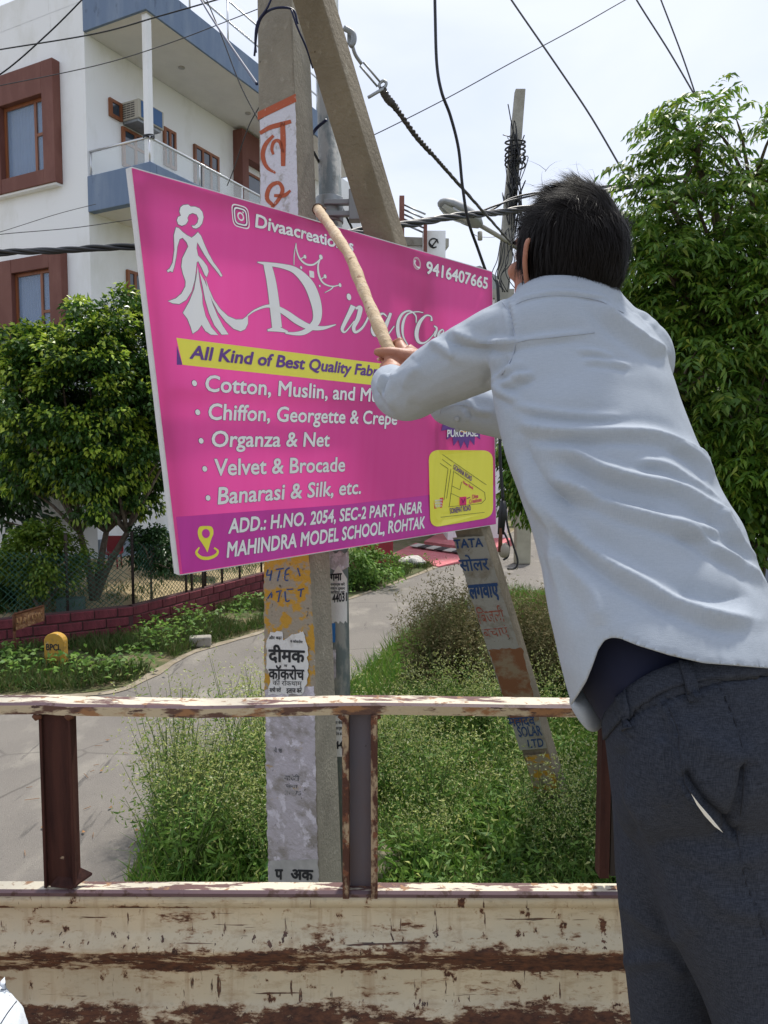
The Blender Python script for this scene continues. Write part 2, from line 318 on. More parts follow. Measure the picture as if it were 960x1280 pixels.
def rail_run(y_back, y_top, y_bot, wob, name, mats, x0=-260, x1=1250):
    zt = PY(0, y_top, TR).z; zb = PY(0, y_bot, TR).z; yb = G(0, y_back, zt).y; yf = TR
    h = zt - zb; rings = []; xs = list(range(x0, x1 + 1, 15))
    mb = MB()
    r = .0045
    for x in xs:
        X = PY(x, y_top, TR).x; dz = -wob(x) * TR / FPX
        pr = [(yf - .001, zb), (yf - .002, zt - r), (yf + r, zt), (yb - r, zt), (yb, zt - r), (yb, zb)]
        rings.append([Vector((X, a, c + dz)) for a, c in pr])
    n = 6
    V = [p for q in rings for p in q]; o = 0; F = []; M_ = []
    for i in range(len(rings) - 1):
        for k in range(n):
            F.append((i * n + k, i * n + (k + 1) % n, (i + 1) * n + (k + 1) % n, (i + 1) * n + k)); M_.append({0: 1, 1: 2, 2: 0, 3: 0, 4: 1, 5: 1}[k])
    F.append(tuple(range(n))); F.append(tuple(len(V) - n + k for k in range(n))); M_ += [1, 1]
    mb.v = [tuple(v) for v in V]; mb.f = F; mb.m = M_; mb.sm = [False] * len(F)
    return mb.build(name, mats, truck)
def wob1(x):
    pts = [(-260, -1), (0, 0), (60, -.5), (75, 1.5), (150, 2.5), (250, 4.5), (330, 3), (420, .5), (470, 0), (700, 3.5), (1250, 6)]
    return float(np.interp(x, [p[0] for p in pts], [p[1] for p in pts]))
rail_run(868, 879, 893, wob1, 'top_rail', [rail_paint, rail_front, edge_paint])
rail_run(1100, 1113, 1120, lambda x: x * .004, 'bottom_rail', [rail_paint, edge_paint, edge_paint])
# ribbed side panel
prof = [(1120, -.003), (1136, -.003), (1137, -.014), (1140, -.014), (1168, -.014), (1172, -.008), (1182, .016), (1187, .017), (1213, -.012), (1218, -.014), (1254, -.014), (1259, -.008), (1270, .016), (1275, .017), (1300, -.012), (1306, -.014), (1390, -.014), (1470, -.014), (1530, -.014)]
xs = list(range(-260, 1251, 10)); V = []; F = []
for x in xs:
    X = PY(x, 1100, TR).x
    for (y, o) in prof:
        w = .0018 * noise.noise(Vector((X * 5, y * .02, 0))) + .001 * noise.noise(Vector((X * 19, y * .06, 4)))
        V.append((X, TR - o + w, PY(0, y, TR).z))
k = len(prof)
for i in range(len(xs) - 1):
    for j in range(k - 1): F.append((i * k + j, (i + 1) * k + j, (i + 1) * k + j + 1, i * k + j + 1))
sp = link('side_panel', npmesh('side_panel', V, F, panel_paint, truck['_o'], smooth=True), truck)
so = sp.modifiers.new('thick', 'SOLIDIFY'); so.thickness = .003; so.offset = 1
BEDZ = 1.15
MB().box((-2.2, -1.2, BEDZ - .05), (2.2, TR + .06, BEDZ)).build('bed_floor', panel_paint, truck)
# posts
def zz(y): return PY(0, y, TR).z
def xx(x): return PY(x, 1000, TR).x
def post(name, xa, xb, web, fl, fm, wm, zt=893, zb=1112, d0=.004, deep=.034):
    z0, z1 = zz(zb), zz(zt); a, b = xx(xa), xx(xb)
    f = MB(); f.box((a, TR + d0, z0), (a + fl, TR + deep, z1)); f.box((b - fl, TR + d0, z0), (b, TR + deep, z1)); p = f.build(name, fm, truck, bevel=.0015)
    MB().box((a + fl + .0005, TR + web, z0 + .001), (b - fl - .0005, TR + web + .004, z1 - .001)).build('web_plate', wm, p)
    return p
post('post', 50, 90, .012, .006, maroon, maroon)
pc = post('post', 428, 472, .022, .014, flange_paint, chan, zb=1122, d0=-.006)
z0, z1 = zz(1100), zz(893); a = xx(752)
q = MB(); q.box((a, TR + .004, z0), (a + .021, TR + .04, z1)); q.build('post', maroon, truck, bevel=.002)
q = MB(); q.box((a + .026, TR + .015, z0), (a + .045, TR + .04, z1)); q.build('post', mat('dark_post_back', (.02, .015, .015), .6), truck)
# gussets and weld beads on the rail
mb = MB()
for x in (50, 90, 429, 471):
    X = xx(x); MB().tube([(X - .009, TR + .002, zz(895)), (X - .002, TR, zz(897)), (X + .008, TR + .002, zz(896))], [.004, .007, .004], 8).build('weld_bead', rust, truck)
X = xx(87); mb = MB(); mb.prism([(X, TR - .002, zz(1111)), (X + .03, TR + .03, zz(1104)), (X - .02, TR + .03, zz(1090)), (X - .045, TR - .002, zz(1108))], (0, .002, .004)); mb.build('gusset', maroon, truck)

# ================================================================== poles
def lin(p, q): (x0, y0), (x1, y1) = p, q; return lambda y: x0 + (x1 - x0) * (y - y0) / (y1 - y0)
def ybase(Y): return 640 + FPX * math.tan(math.atan2(CAM_H, Y) - PITCH)
ink_red = mat('rust_red_paint', (.42, .10, .045), .8, layers=[((.55, .50, .48), 60, .62, .7, (1, 1, 1))])
ink_blue = mat('blue_hand_paint', (.03, .07, .20), .8, layers=[((.30, .28, .25), 70, .6, .68, (1, 1, 1))])
ink_black = mat('black_print', (.025, .025, .028), .8)
ink_grey = mat('faded_print', (.13, .13, .14), .85, layers=[((.4, .38, .38), 60, .5, .55, (1, 1, 1))])
limewash = mat('chalky_white_paint', (.62, .62, .68), .85, layers=[((.36, .34, .32), 22, .55, .68, (1, 1, 1)), ((.12, .10, .08), 80, .68, .72, (1, 1, 1))], bump=.4, bscale=70)
yellow_peel = mat('peeling_yellow_paint', (.50, .27, .03), .8, layers=[((.33, .28, .21), 12, .46, .52, (1, 1, 1.4)), ((.08, .06, .045), 30, .62, .68, (1, 1, 1)), ((.6, .57, .52), 26, .66, .69, (1, 1, 1))], bump=.5, bscale=60)
old_paper = mat('torn_old_paper', (.50, .46, .50), .9, layers=[((.30, .27, .25), 8, .46, .62, (1, 1, 1.5)), ((.44, .30, .10), 7, .62, .7, (1, 1, 2.4)), ((.08, .07, .07), 55, .66, .69, (1, 1, .6)), ((.66, .62, .68), 18, .56, .62, (1, 1, 1))], bump=.6, bscale=60)
paper = mat('fresh_poster_paper', (.70, .69, .66), .85, layers=[((.45, .42, .38), 10, .55, .7, (1, 1, 1))], bump=.3, bscale=60)
def face_fn(A, B, y0, y1, eps=.002):
    """plane through the two edge lines A,B (callables y->x) given depths"""
    p0, p1, p2 = A(y0), B(y0), A(y1); n = (p1 - p0).cross(p2 - p0).normalized()
    if n.dot(CV - p0) < 0: n = -n
    return (lambda x, y, e=eps: PL(x, y, p0 + n * e, n)), n
def ragged(fn, poly, name, m, parent, e, jit=1.2, step=4, label=None, seed=1):
    rr = random.Random(seed); pts = []
    for i in range(len(poly)):
        a, b = poly[i], poly[(i + 1) % len(poly)]; n = max(1, int(math.dist(a, b) / step))
        for k in range(n):
            t = k / n; pts.append((a[0] + (b[0] - a[0]) * t + rr.uniform(-jit, jit), a[1] + (b[1] - a[1]) * t + rr.uniform(-jit, jit)))
    mb = MB(); mb.add([fn(x, y, e) for x, y in pts], [tuple(range(len(pts)))]); return mb.build(name, m, parent, fix=False, label=label)
def write(fn, body, BLp, BRp, TLp, m, parent, e, name='lettering', **k):
    V, F = text_pts(body, BLp, BRp, TLp, lambda q: fn(q[0], q[1], e), **k); mb = MB(); mb.add(V, F); return mb.build(name, m, parent, fix=False)
def strokes(fn, lst, m, parent, e, name='painted_stroke', sc=1, ox=0, oy=0, n=5, outline=None, oe=None, ow=0):
    """brush strokes: each a list of (x, y, width) in sketch units mapped by sc, ox, oy"""
    def mk(extra, ee):
        mb = MB()
        for st in lst:
            pts = [np.array(q) for q in (spline(st, n) if len(st) > 2 else [np.array(q, float) for q in st])]
            L_, R_ = [], []
            for i, p in enumerate(pts):
                t = pts[min(i + 1, len(pts) - 1)][:2] - pts[max(i - 1, 0)][:2]; l = np.hypot(*t) or 1; nn = np.array([-t[1], t[0]]) / l; w = max(.2, p[2] / 2) + extra
                q = p[:2].copy()
                if extra and i in (0, len(pts) - 1): q += t / l * (extra if i else -extra)
                L_.append(q + nn * w); R_.append(q - nn * w)
            V = [fn(ox + a[0] * sc, oy + a[1] * sc, ee) for a in L_ + R_]; k = len(pts)
            mb.add(V, [(i, i + 1, k + i + 1, k + i) for i in range(k - 1)])
        return mb
    if outline: mk(ow, oe).build(name + '_outline', outline, parent, fix=False)
    return mk(0, e).build(name, m, parent, fix=False)
# --- main square pole
xA, xB, xC = lin((321, 0), (335, 1098)), lin((364, 0), (399, 1098)), lin((387, 0), (427, 1098))
YA, YB, YC = 3.12, 3.03, 3.23
def PA(y): return PY(xA(y), y, YA)
def PB(y): return PY(xB(y), y, YB)
def PC(y): return PY(xC(y), y, YC)
main_pole = thing('utility_pole', (-.47, 3.12, 0), 'thick square concrete pole behind the pink board, painted white above and plastered with posters below', 'utility pole')
ys = [-1000, -500, 0, 300, 640, 900, 1100, ybase(3.1) + 12]; rings = []
for y in ys:
    a, b, c = PA(y), PB(y), PC(y); d = a + (c - b); z = b.z; rings.append([Vector((q.x, q.y, z)) for q in (a, b, c, d)])
MB().loft(rings, smooth=False).build('shaft', concrete, main_pole, bevel=.008)
fm, nmain = face_fn(PA, PB, 0, 1000)
ragged(fm, [(325, 150), (369, 122), (373, 285), (326, 285)], 'white_paint', limewash, main_pole, .0012, .5)
mb = MB(); mb.add([fm(x, y, .0024) for x, y in [(322, 140), (369.5, 117), (370.5, 127), (322, 150)]], [(0, 1, 2, 3)]); mb.build('red_bar', ink_red, main_pole, fix=False)
LA = [[(70, 470, 13), (105, 450, 16), (140, 440, 17), (180, 428, 13)], [(150, 432, 17), (152, 500, 19), (152, 586, 15)], [(118, 478, 10), (90, 510, 15), (80, 550, 16), (95, 590, 13), (125, 610, 7)], [(152, 540, 10), (140, 500, 13), (120, 500, 12), (112, 525, 11), (118, 545, 8)]]
EE = [[(178, 672, 8), (155, 690, 14), (120, 690, 10)], [(120, 728, 12), (95, 700, 15), (105, 660, 15), (135, 645, 13), (150, 670, 14), (135, 705, 13), (110, 735, 9)]]
strokes(fm, LA + EE, ink_red, main_pole, .0024, 'painted_letter', .3542, 300, 0)
ragged(fm, [(330, 690), (386, 690), (390, 760), (393, 800), (395, 880), (331, 900), (330, 800)], 'yellow_paint', yellow_peel, main_pole, .0012, .8, label='peeling yellow painted band with blue letters')
def cp(sc, ox, oy): return lambda pts: [[(ox + a / sc, oy + b / sc, w / sc) for a, b, w in st] for st in pts]
c4 = cp(4.8, 300, 640)
HT = [[(168, 345, 9), (160, 380, 9), (190, 372, 9)], [(190, 350, 9), (180, 412, 9)], [(215, 345, 9), (262, 338, 9)], [(240, 345, 9), (225, 415, 9)], [(298, 335, 9), (275, 350, 9), (268, 405, 9), (290, 410, 9)], [(272, 378, 8), (295, 372, 8)], [(345, 335, 9), (360, 385, 9)],
      [(165, 520, 9), (190, 482, 9), (188, 515, 9)], [(215, 480, 9), (250, 472, 9)], [(240, 480, 9), (228, 540, 9)], [(270, 475, 9), (275, 535, 9), (298, 530, 9)], [(280, 465, 8), (320, 462, 8)], [(345, 470, 9), (385, 460, 9)], [(368, 465, 9), (362, 510, 9)]]
strokes(fm, c4(HT), ink_blue, main_pole, .0022, 'painted_letter', n=2)
ragged(fm, [(331, 862), (393, 858), (395, 1000), (399, 1110), (336, 1112), (333, 1000)], 'old_poster', old_paper, main_pole, .0026, .9, label='washed out pale poster layer')
ragged(fm, [(334, 800), (338, 790), (352, 790), (354, 800), (364, 794), (380, 790), (384, 806), (385, 850), (378, 868), (335, 868), (337, 850), (333, 830)], 'poster', paper, main_pole, .004, 1.4, label='white torn poster in Hindi')
write(fm, 'और बढ़ा', (336, 799), (352, 799), (336, 795.5), ink_black, main_pole, .0052)
write(fm, 'व कॉकरोच', (363, 803), (378, 804), (363, 800), ink_black, main_pole, .0052)
write(fm, 'दीमक', (336, 826.5), (380.5, 828), (336, 811), ink_black, main_pole, .0052, bold=.035)
write(fm, 'व', (355, 833.5), (359, 833.5), (355, 830.5), ink_black, main_pole, .0052)
write(fm, 'कॉकरोच', (336, 848.5), (380, 849.5), (336, 835.5), ink_black, main_pole, .0052, bold=.03)
write(fm, 'की रोकथाम', (341, 856.5), (377, 857.5), (341, 850.5), ink_black, main_pole, .0052, bold=.01)
write(fm, 'सभी घरों', (337, 865), (351, 865), (337, 860), ink_black, main_pole, .0052)
write(fm, 'इलाज करें', (358, 866), (377, 866), (358, 860), ink_black, main_pole, .0052)
for (t, x0, x1, y, h) in [('गारंटी', 355, 374, 975, 6), ('सेवा', 357, 372, 984, 4), ('21275', 356, 376, 993, 5), ('मो. 98', 342, 352, 940, 5)]:
    write(fm, t, (x0, y), (x1, y + 1), (x0, y - h), ink_grey, main_pole, .0038)
ragged(fm, [(337, 1076), (397, 1074), (399, 1112), (337, 1112)], 'poster', mat('grey_newsprint', (.40, .39, .38), .9, var=.2, vscale=12), main_pole, .0042, 1, label='grey newsprint strip at the bottom')
write(fm, 'अक', (364, 1099), (391, 1100), (364, 1086), ink_black, main_pole, .0056, bold=.04)
write(fm, 'प', (344, 1099), (353, 1099), (344, 1086), ink_black, main_pole, .0056, bold=.04)
# blue cable wound on the pole top
ring = [PA(y) + (PA(y) - PC(y)).normalized() * .01 for y in (10,)]
w1 = []
for (x, y, Y) in [(318, 70, 3.09), (322, 35, 3.03), (330, 18, 3.01), (345, 10, 2.99), (366, 12, 3.0), (372, 30, 3.01)]: w1.append(PY(x, y, Y))
cw = MB(); cw.tube(spline([tuple(p) for p in w1], 5), .0045, 6); w2 = [tuple(PY(x, y, Y)) for x, y, Y in [(346, -20, 2.97), (335, 8, 2.99), (322, 28, 3.02), (319, 50, 3.05), (320, 66, 3.07)]]; cw.tube(spline(w2, 5), .0045, 6)
w3 = [tuple(PY(x, y, Y)) for x, y, Y in [(364, 12, 2.99), (372, 35, 3.01), (383, 60, 3.07), (391, 85, 3.15)]]; cw.tube(spline(w3, 5), .004, 6)
tag(cw.build('cable', blue_cable), 'dark blue cable wound round the head of the square concrete pole', 'cable')
# --- leaning strut
sL, sR, sT = lin((365, 0), (655, 948)), lin((403, 0), (686, 940)), lin((419, 0), (699, 948))
def sY(y): return 1 / (.3630 - .1450 * y / 1055)
def SL(y): return PY(sL(y), y, sY(y))
def SR(y): return PY(sR(y), y, sY(y) - .015)
def ST(y): return PY(sT(y), y, sY(y) + .10)
strut = thing('leaning_strut', tuple(G(690, 1066)), 'tapered concrete strut leaning from lower right across the top of the square pole', 'pole strut')
rings = []
for y in (-300, 0, 300, 640, 900, 1078): a, b, c = SL(y), SR(y), ST(y); rings.append([a, b, c, a + (c - b)])
strut_m = mat('brown_weathered_concrete', (.215, .180, .130), .9, layers=[((.14, .115, .08), 4, .45, .7, (1, 1, .5)), ((.30, .27, .21), 26, .6, .75, (1, 1, 1)), ((.07, .05, .035), 60, .67, .72, (1, 1, 1)), ((.36, .17, .07), 5, .68, .74, (1, 1, .4))], bump=.6, bscale=50, var=.1, vscale=8)
MB().loft(rings, smooth=False).build('shaft', strut_m, strut, bevel=.006)
fs, ns = face_fn(SL, SR, 0, 1000)
strut_wash = mat('greyed_whitewash', (.36, .34, .32), .9, layers=[((.22, .18, .14), 9, .5, .66, (1, 1, 1)), ((.1, .08, .06), 60, .66, .7, (1, 1, 1))], bump=.3, bscale=60)
ragged(fs, [(566, 672), (605, 670), (667, 868), (684, 935), (650, 938), (596, 770)], 'white_paint', strut_wash, strut, .0012, .4)
ragged(fs, [(611, 812), (653, 810), (667, 872), (674, 900), (640, 905)], 'red_paint', mat('faded_red_brown_paint', (.24, .10, .05), .9, layers=[((.3, .22, .15), 9, .48, .6, (1, 1, 1))]), strut, .0022, 1)
ragged(fs, [(656, 944), (686, 942), (700, 990), (668, 992)], 'yellow_paint', yellow_peel, strut, .0016, .6)
c5 = cp(3.2, 480, 640)
write(fs, 'TATA', (568.5, 685.5), (604, 683), (567, 675), ink_blue, strut, .003, bold=.03)
write(fs, 'सोलर', (576, 714), (612, 712), (573, 699), ink_blue, strut, .003, bold=.02)
write(fs, 'लगवाए', (588, 748), (624, 745), (585, 731), ink_blue, strut, .003, bold=.045)
write(fs, 'िबजली', (599, 780), (632, 777), (595, 764), mat('faded_red_paint', (.34, .08, .05), .9, layers=[((.36, .34, .32), 60, .5, .6, (1, 1, 1))]), strut, .003, bold=.01)
write(fs, 'बचाएं', (606, 797), (637, 794), (602, 786), bpy.data.materials['faded_red_paint'], strut, .003, bold=.01)
write(fs, 'महादेव', (637, 908), (670, 906), (634, 897), ink_blue, strut, .003)
write(fs, 'SOLAR', (649, 921), (678, 919), (646, 909), ink_blue, strut, .003, bold=.02)
write(fs, 'LTD', (661, 935), (680, 933), (659, 925), ink_blue, strut, .003)
# --- round grey steel pole behind
steel_pole = thing('steel_pole', (-.2, 3.42, 0), 'slim grey round steel pole just behind the square concrete pole, with torn posters', 'pole')
pb = PY(429, 1150, 3.4); pt = PY(405, -200, 3.4); dirv = (pt - pb).normalized(); b0 = pb - dirv * (pb.z / dirv.z)
steel_paint = mat('flaked_grey_steel_paint', (.17, .20, .21), .6, layers=[((.34, .34, .33), 10, .5, .58, (1, 1, .4)), ((.08, .09, .095), 14, .6, .66, (1, 1, .4))], bump=.2, bscale=50)
MB().tube([b0, pt], [.053, .050], 20).build('shaft', steel_paint, steel_pole)
def on_cyl(x, y, e=0): # point on the pole surface nearest the camera along the pixel ray
    r = ray(x, y).normalized(); o = CV - b0; d = dirv
    rp_ = r - d * r.dot(d); op = o - d * o.dot(d); R = .0525 + e
    A_ = rp_.dot(rp_); B_ = 2 * rp_.dot(op); C_ = op.dot(op) - R * R; D_ = B_ * B_ - 4 * A_ * C_
    t = (-B_ - math.sqrt(max(0, D_))) / (2 * A_); return CV + r * t
def cylpatch(poly_x0, poly_x1, y0f, y1f, name, m, e, n=10):
    V = []; F = []; ny = 6
    for i in range(n + 1):
        x = poly_x0 + (poly_x1 - poly_x0) * i / n; a, b = y0f(x), y1f(x)
        for j in range(ny + 1): V.append(on_cyl(x, a + (b - a) * j / ny, e))
    for i in range(n):
        for j in range(ny): F.append((i * (ny + 1) + j, i * (ny + 1) + j + 1, (i + 1) * (ny + 1) + j + 1, (i + 1) * (ny + 1) + j))
    mb = MB(); mb.add(V, F, 0, True); return mb.build(name, m, steel_pole, fix=False)
cylpatch(411.5, 434, lambda x: 706 + abs(x - 423) * 1.6, lambda x: 778 + 2 * math.sin(x), 'poster', paper, .002)
cylpatch(411.5, 436, lambda x: 690 + 2 * math.sin(x * 2), lambda x: 716 - abs(x - 423) * .6, 'old_poster', old_paper, .0012)
cylpatch(412, 419, lambda x: 779, lambda x: 803, 'sticker', mat('blue_sticker', (.03, .18, .50), .5), .0026)
cylpatch(417, 430, lambda x: 895, lambda x: 946, 'poster', paper, .002)
cylpatch(414, 420, lambda x: 812, lambda x: 850 + 3 * math.sin(x), 'old_poster', old_paper, .0014)
write(on_cyl, '44031', (415.5, 753), (433.5, 751), (415.5, 743), ink_black, steel_pole, .0035, bold=.03)
write(on_cyl, 'गमा', (413, 726), (427, 725), (413, 717), ink_black, steel_pole, .0035, bold=.04)
for y, t in ((732, 'सम्पर्क करें'), (737, 'मकान दुकान'), (742, 'किराए पर')): write(on_cyl, t, (413, y), (431, y), (413, y - 3), ink_black, steel_pole, .0035)
write(on_cyl, '44', (418.5, 936), (429, 935), (418.5, 927), ink_black, steel_pole, .0035, bold=.04)
for y, t in ((905, 'घर सेवा'), (912, 'मकान दुकान'), (919, 'फोन करें')): write(on_cyl, t, (418, y), (429, y), (418, y - 3.5), ink_black, steel_pole, .0035)
# brackets clamped on the steel pole
mb = MB(); c = PY(412, 262, 3.4); mb.tube([c + Vector((0, 0, -.06)), c + Vector((0, 0, .05))], .062, 18); mb.obox(c + Vector((-.02, -.075, .0)), (.15, 0, 0), (0, .03, 0), (0, 0, .022)); mb.obox(c + Vector((-.02, -.075, -.05)), (.15, 0, 0), (0, .03, 0), (0, 0, .022)); mb.obox(c + Vector((.09, -.09, -.07)), (.05, 0, 0), (0, .06, 0), (0, 0, .13))
mb.build('clamp_bracket', steel, steel_pole, bevel=.003)
# ================================================================== the pink board
bTL, bTR, bBL = Vector((-.7212, 2.1790, 2.4 + .8345 - 0)), None, None
_s = np.linalg.solve(np.stack([-np.array(ray(615, 340)), np.array(ray(620, 655)), -np.array(ray(225, 718))], 1), -np.array(ray(165, 210)))
_k = 1.22 / (ray(225, 718) * _s[2] - ray(165, 210)).length
bTL = CV + ray(165, 210) * _k; bTR = CV + ray(615, 340) * _s[0] * _k; bBL = CV + ray(225, 718) * _s[2] * _k
bW = bTR - bTL; bH = bBL - bTL; bN = bH.cross(bW).normalized()
if bN.dot(CV - bTL) < 0: bN = -bN
_M = np.array([[bW.dot(bW), bW.dot(bH)], [bW.dot(bH), bH.dot(bH)]]); _Mi = np.linalg.inv(_M)
def buv(x, y):
    q = PL(x, y, bTL, bN) - bTL; return _Mi @ np.array([q.dot(bW), q.dot(bH)])
_du, _dv = (float(q) for q in buv(398, 268))
def bdisp(u, v):
    a = -.016 * math.exp(-((u - _du) / .045) ** 2 - ((v - _dv) / .07) ** 2)
    a += .0045 * math.exp(-((u - .735) / .022) ** 2) * (.4 + .6 * v) - .004 * math.exp(-((u - .775) / .03) ** 2) * v
    a += .0035 * math.sin(u * 19 + v * 2.0) * .5 + .003 * math.sin(v * 9 + u * 5) * .4
    a += .005 * noise.noise(Vector((u * 6, v * 3, 1))) + .0022 * noise.noise(Vector((u * 17 + v * 5, v * 5, 7)))
    q_ = math.hypot((u - _du) * 1.5, v - _dv); a += .0028 * math.sin(math.atan2(v - _dv, u - _du) * 9) * math.exp(-((q_ - .12) / .09) ** 2)
    return a * min(1, u / .03, (1 - u) / .03, (1 - v) / .04, v / .02 + .5)
def B(x, y, e=0.0):
    u, v = buv(x, y); return bTL + bW * u + bH * v + bN * (bdisp(u, v) + e * .55)
def Buv(u, v, e=0.0): return bTL + bW * u + bH * v + bN * (bdisp(u, v) + e * .55)
board = thing('sign_board', tuple(bBL), 'large pink clothing shop banner board with white lettering, leaning in front of the poles', 'sign board')
def vinyl(name, c, c2, tl=0):
    m = bpy.data.materials.new(name); m.use_nodes = True; t = m.node_tree; N = t.nodes; L = t.links; b = N['Principled BSDF']; b.inputs['Roughness'].default_value = .42; b.inputs['Specular IOR Level'].default_value = .7
    tcn = N.new('ShaderNodeTexCoord'); mpn = N.new('ShaderNodeMapping'); mpn.inputs['Scale'].default_value = (1, 1, .05); L.new(tcn.outputs['Object'], mpn.inputs[0])
    n = N.new('ShaderNodeTexNoise'); n.inputs['Scale'].default_value = 30; n.inputs['Detail'].default_value = 4; L.new(mpn.outputs[0], n.inputs['Vector'])
    mx_ = N.new('ShaderNodeMix'); mx_.data_type = 'RGBA'; r = N.new('ShaderNodeMapRange'); r.inputs[1].default_value = .3; r.inputs[2].default_value = .7; L.new(n.outputs['Fac'], r.inputs[0]); L.new(r.outputs[0], mx_.inputs[0]); mx_.inputs[6].default_value = c + (1,); mx_.inputs[7].default_value = c2 + (1,)
    L.new(mx_.outputs[2], b.inputs['Base Color'])
    if tl:
        tr = N.new('ShaderNodeBsdfTranslucent'); ms = N.new('ShaderNodeMixShader'); ms.inputs[0].default_value = tl; L.new(mx_.outputs[2], tr.inputs[0]); L.new(b.outputs[0], ms.inputs[1]); L.new(tr.outputs[0], ms.inputs[2]); L.new(ms.outputs[0], N['Material Output'].inputs[0])
    return m
pink = vinyl('pink_vinyl', (.95, .10, .43), (.94, .09, .41), .55); purple = vinyl('purple_vinyl', (.62, .035, .40), (.57, .03, .36))
white_print = vinyl('white_print', (.90, .91, .93), (.87, .88, .91)); yellow_print = vinyl('yellow_print', (.90, .84, .08), (.86, .80, .07)); violet_print = vinyl('violet_print', (.13, .03, .29), (.11, .025, .26))
dark_line = mat('thin_dark_outline', (.16, .02, .12), .5); grey_print = mat('grey_print', (.25, .23, .25), .5); red_print = mat('red_print', (.75, .05, .06), .5); orange_print = mat('orange_print', (.85, .42, .10), .5)
def bgrid(name, u0, u1, v0f, v1f, m, e, nu=60, nv=40, parent=None):
    V = []; F = []
    for i in range(nu + 1):
        u = u0 + (u1 - u0) * i / nu; a, b = v0f(u), v1f(u)
        for j in range(nv + 1): V.append(tuple(Buv(u, a + (b - a) * j / nv, e)))
    for i in range(nu):
        for j in range(nv): k = i * (nv + 1) + j; F.append((k, k + 1, k + nv + 2, k + nv + 1))
    return link(name, npmesh(name, V, F, m, board['_o'], smooth=True), parent or board)
banner = bgrid('banner', -.0004, 1, lambda u: .0, lambda u: 1, pink, 0, 110, 70)
# white wrapped edges and steel frame behind
wrap = mat('white_flex_edge', (.66, .66, .68), .5, var=.06, vscale=20)
T_ = .024; bx = -bN
for nm, o, e1, e2 in (('edge_wrap', bTL - bW * .0035, bH, bW * .0035), ('edge_wrap', bTL + bW * 1.0, bH, bW * .002), ('edge_wrap', bTL - bH * .003, bW, bH * .003), ('edge_wrap', bBL, bW, bH * .003)):
    mb = MB(); n = 24; L_ = []
    for i in range(n + 1):
        t = i / n; w = .0016 * noise.noise(Vector((t * 9, 3, nm == 'edge_wrap'))); q = o + e1 * t + bx * (T_ + w) ; L_.append([q, q + e2, q + e2 - bx * (T_ + w - .001), q - bx * (T_ + w - .001)])
    mb.loft(L_, smooth=False); mb.build(nm, wrap if nm == 'edge_wrap' else pink, board)
mb = MB(); fr = .025
for u in (.0, .735): mb.obox(bTL + bW * (u + .004) + bH * .02 + bx * .022, bW.normalized() * fr, bx * fr, bH * .96)
mb.obox(bTR - bW.normalized() * (fr + .004) + bH * .02 + bx * .022, bW.normalized() * fr, bx * fr, bH * .96)
for v in (.004, .5, .975): mb.obox(bTL + bW * .018 + bH * v + bx * .024, bW * .964, bx * (fr - .004), bH.normalized() * (fr * .9))
mb.build('frame', mat('frame_steel', (.12, .11, .10), .6, var=.3, vscale=10), board)
# purple address band
def vb(pts):
    us = [buv(*p) for p in pts]; return lambda u: float(np.interp(u, [q[0] for q in us], [q[1] for q in us]))
bgrid('address_band', .005, .999, vb([(219, 646), (430, 631), (526, 620), (618, 607)]), lambda u: .998, purple, .0014, 90, 14)
def bstrip(name, x0, x1, top, bot, m, e): # strip between two pixel lines on the board
    nu = 50; V = []; F = []
    for i in range(nu + 1):
        t = i / nu; a = (x0[0] + (x1[0] - x0[0]) * t, top[0] + (top[1] - top[0]) * t); b = (x0[1] + (x1[1] - x0[1]) * t, bot[0] + (bot[1] - bot[0]) * t)
        ua, ub = buv(*a), buv(*b)
        for j in range(4): q = ua + (ub - ua) * j / 3; V.append(tuple(Buv(q[0], q[1], e)))
    for i in range(nu):
        for j in range(3): k = i * 4 + j; F.append((k, k + 1, k + 5, k + 4))
    return link(name, npmesh(name, V, F, m, board['_o'], smooth=True), board)
bstrip('yellow_ribbon', (220, 228), (585, 585), (422.3, 468), (456, 494), yellow_print, .0014)
mb = MB(); mb.add([B(*p, .0012) for p in [(220.7, 431.7), (220.7, 456), (227.7, 456)]], [(0, 1, 2)]); mb.build('ribbon_fold', violet_print, board, fix=False)
def T(body, bl, br, tl, m=white_print, ref=None, bold=.022, outline=True, e=.0032, spacing=1.0, shear=0, ob=.05):
    a, b, c = buv(*bl), buv(*br), buv(*tl); f = lambda ee: (lambda q: Buv(q[0], q[1], ee))
    if outline:
        V, F = text_pts(body, a, b, c, f(e - .0012), ref=ref, bold=bold + .016, spacing=spacing, shear=shear); mb = MB(); mb.add(V, F); mb.build('lettering_outline', dark_line, board, fix=False)
    V, F = text_pts(body, a, b, c, f(e), ref=ref, bold=bold, spacing=spacing, shear=shear); mb = MB(); mb.add(V, F); return mb.build('lettering', m, board, fix=False)
T('All Kind of Best Quality Fabrics', (237.3, 447.8), (471, 470.4), (240.7, 432), violet_print, ref='All Kind of Best Quality Fabr', bold=.03, outline=False)
T('Cotton, Muslin, and Mu', (256, 488.8), (461.7, 501.6), (257.3, 469), ref='Cotton, Muslin, and M')
T('Chiffon, Georgette & Crepe', (260, 524.2), (487, 530.5), (261.3, 504.5), ref='Chiffon, Georgette & Crep')
T('Organza & Net', (264, 558.3), (410.5, 557.8), (265.3, 538.8))
T('Velvet & Brocade', (267.5, 594.3), (430.3, 588.9), (267.7, 574))
T('Banarasi & Silk, etc.', (272.3, 630), (451, 616.9), (273.6, 609.5))
T('ADD.: H.NO. 2054, SEC-2 PART, NEAR', (285.5, 666.5), (527, 640.6), (287, 649), bold=.03)
T('MAHINDRA MODEL SCHOOL, ROHTAK', (283.5, 696.5), (530, 659.8), (285, 678), bold=.03)
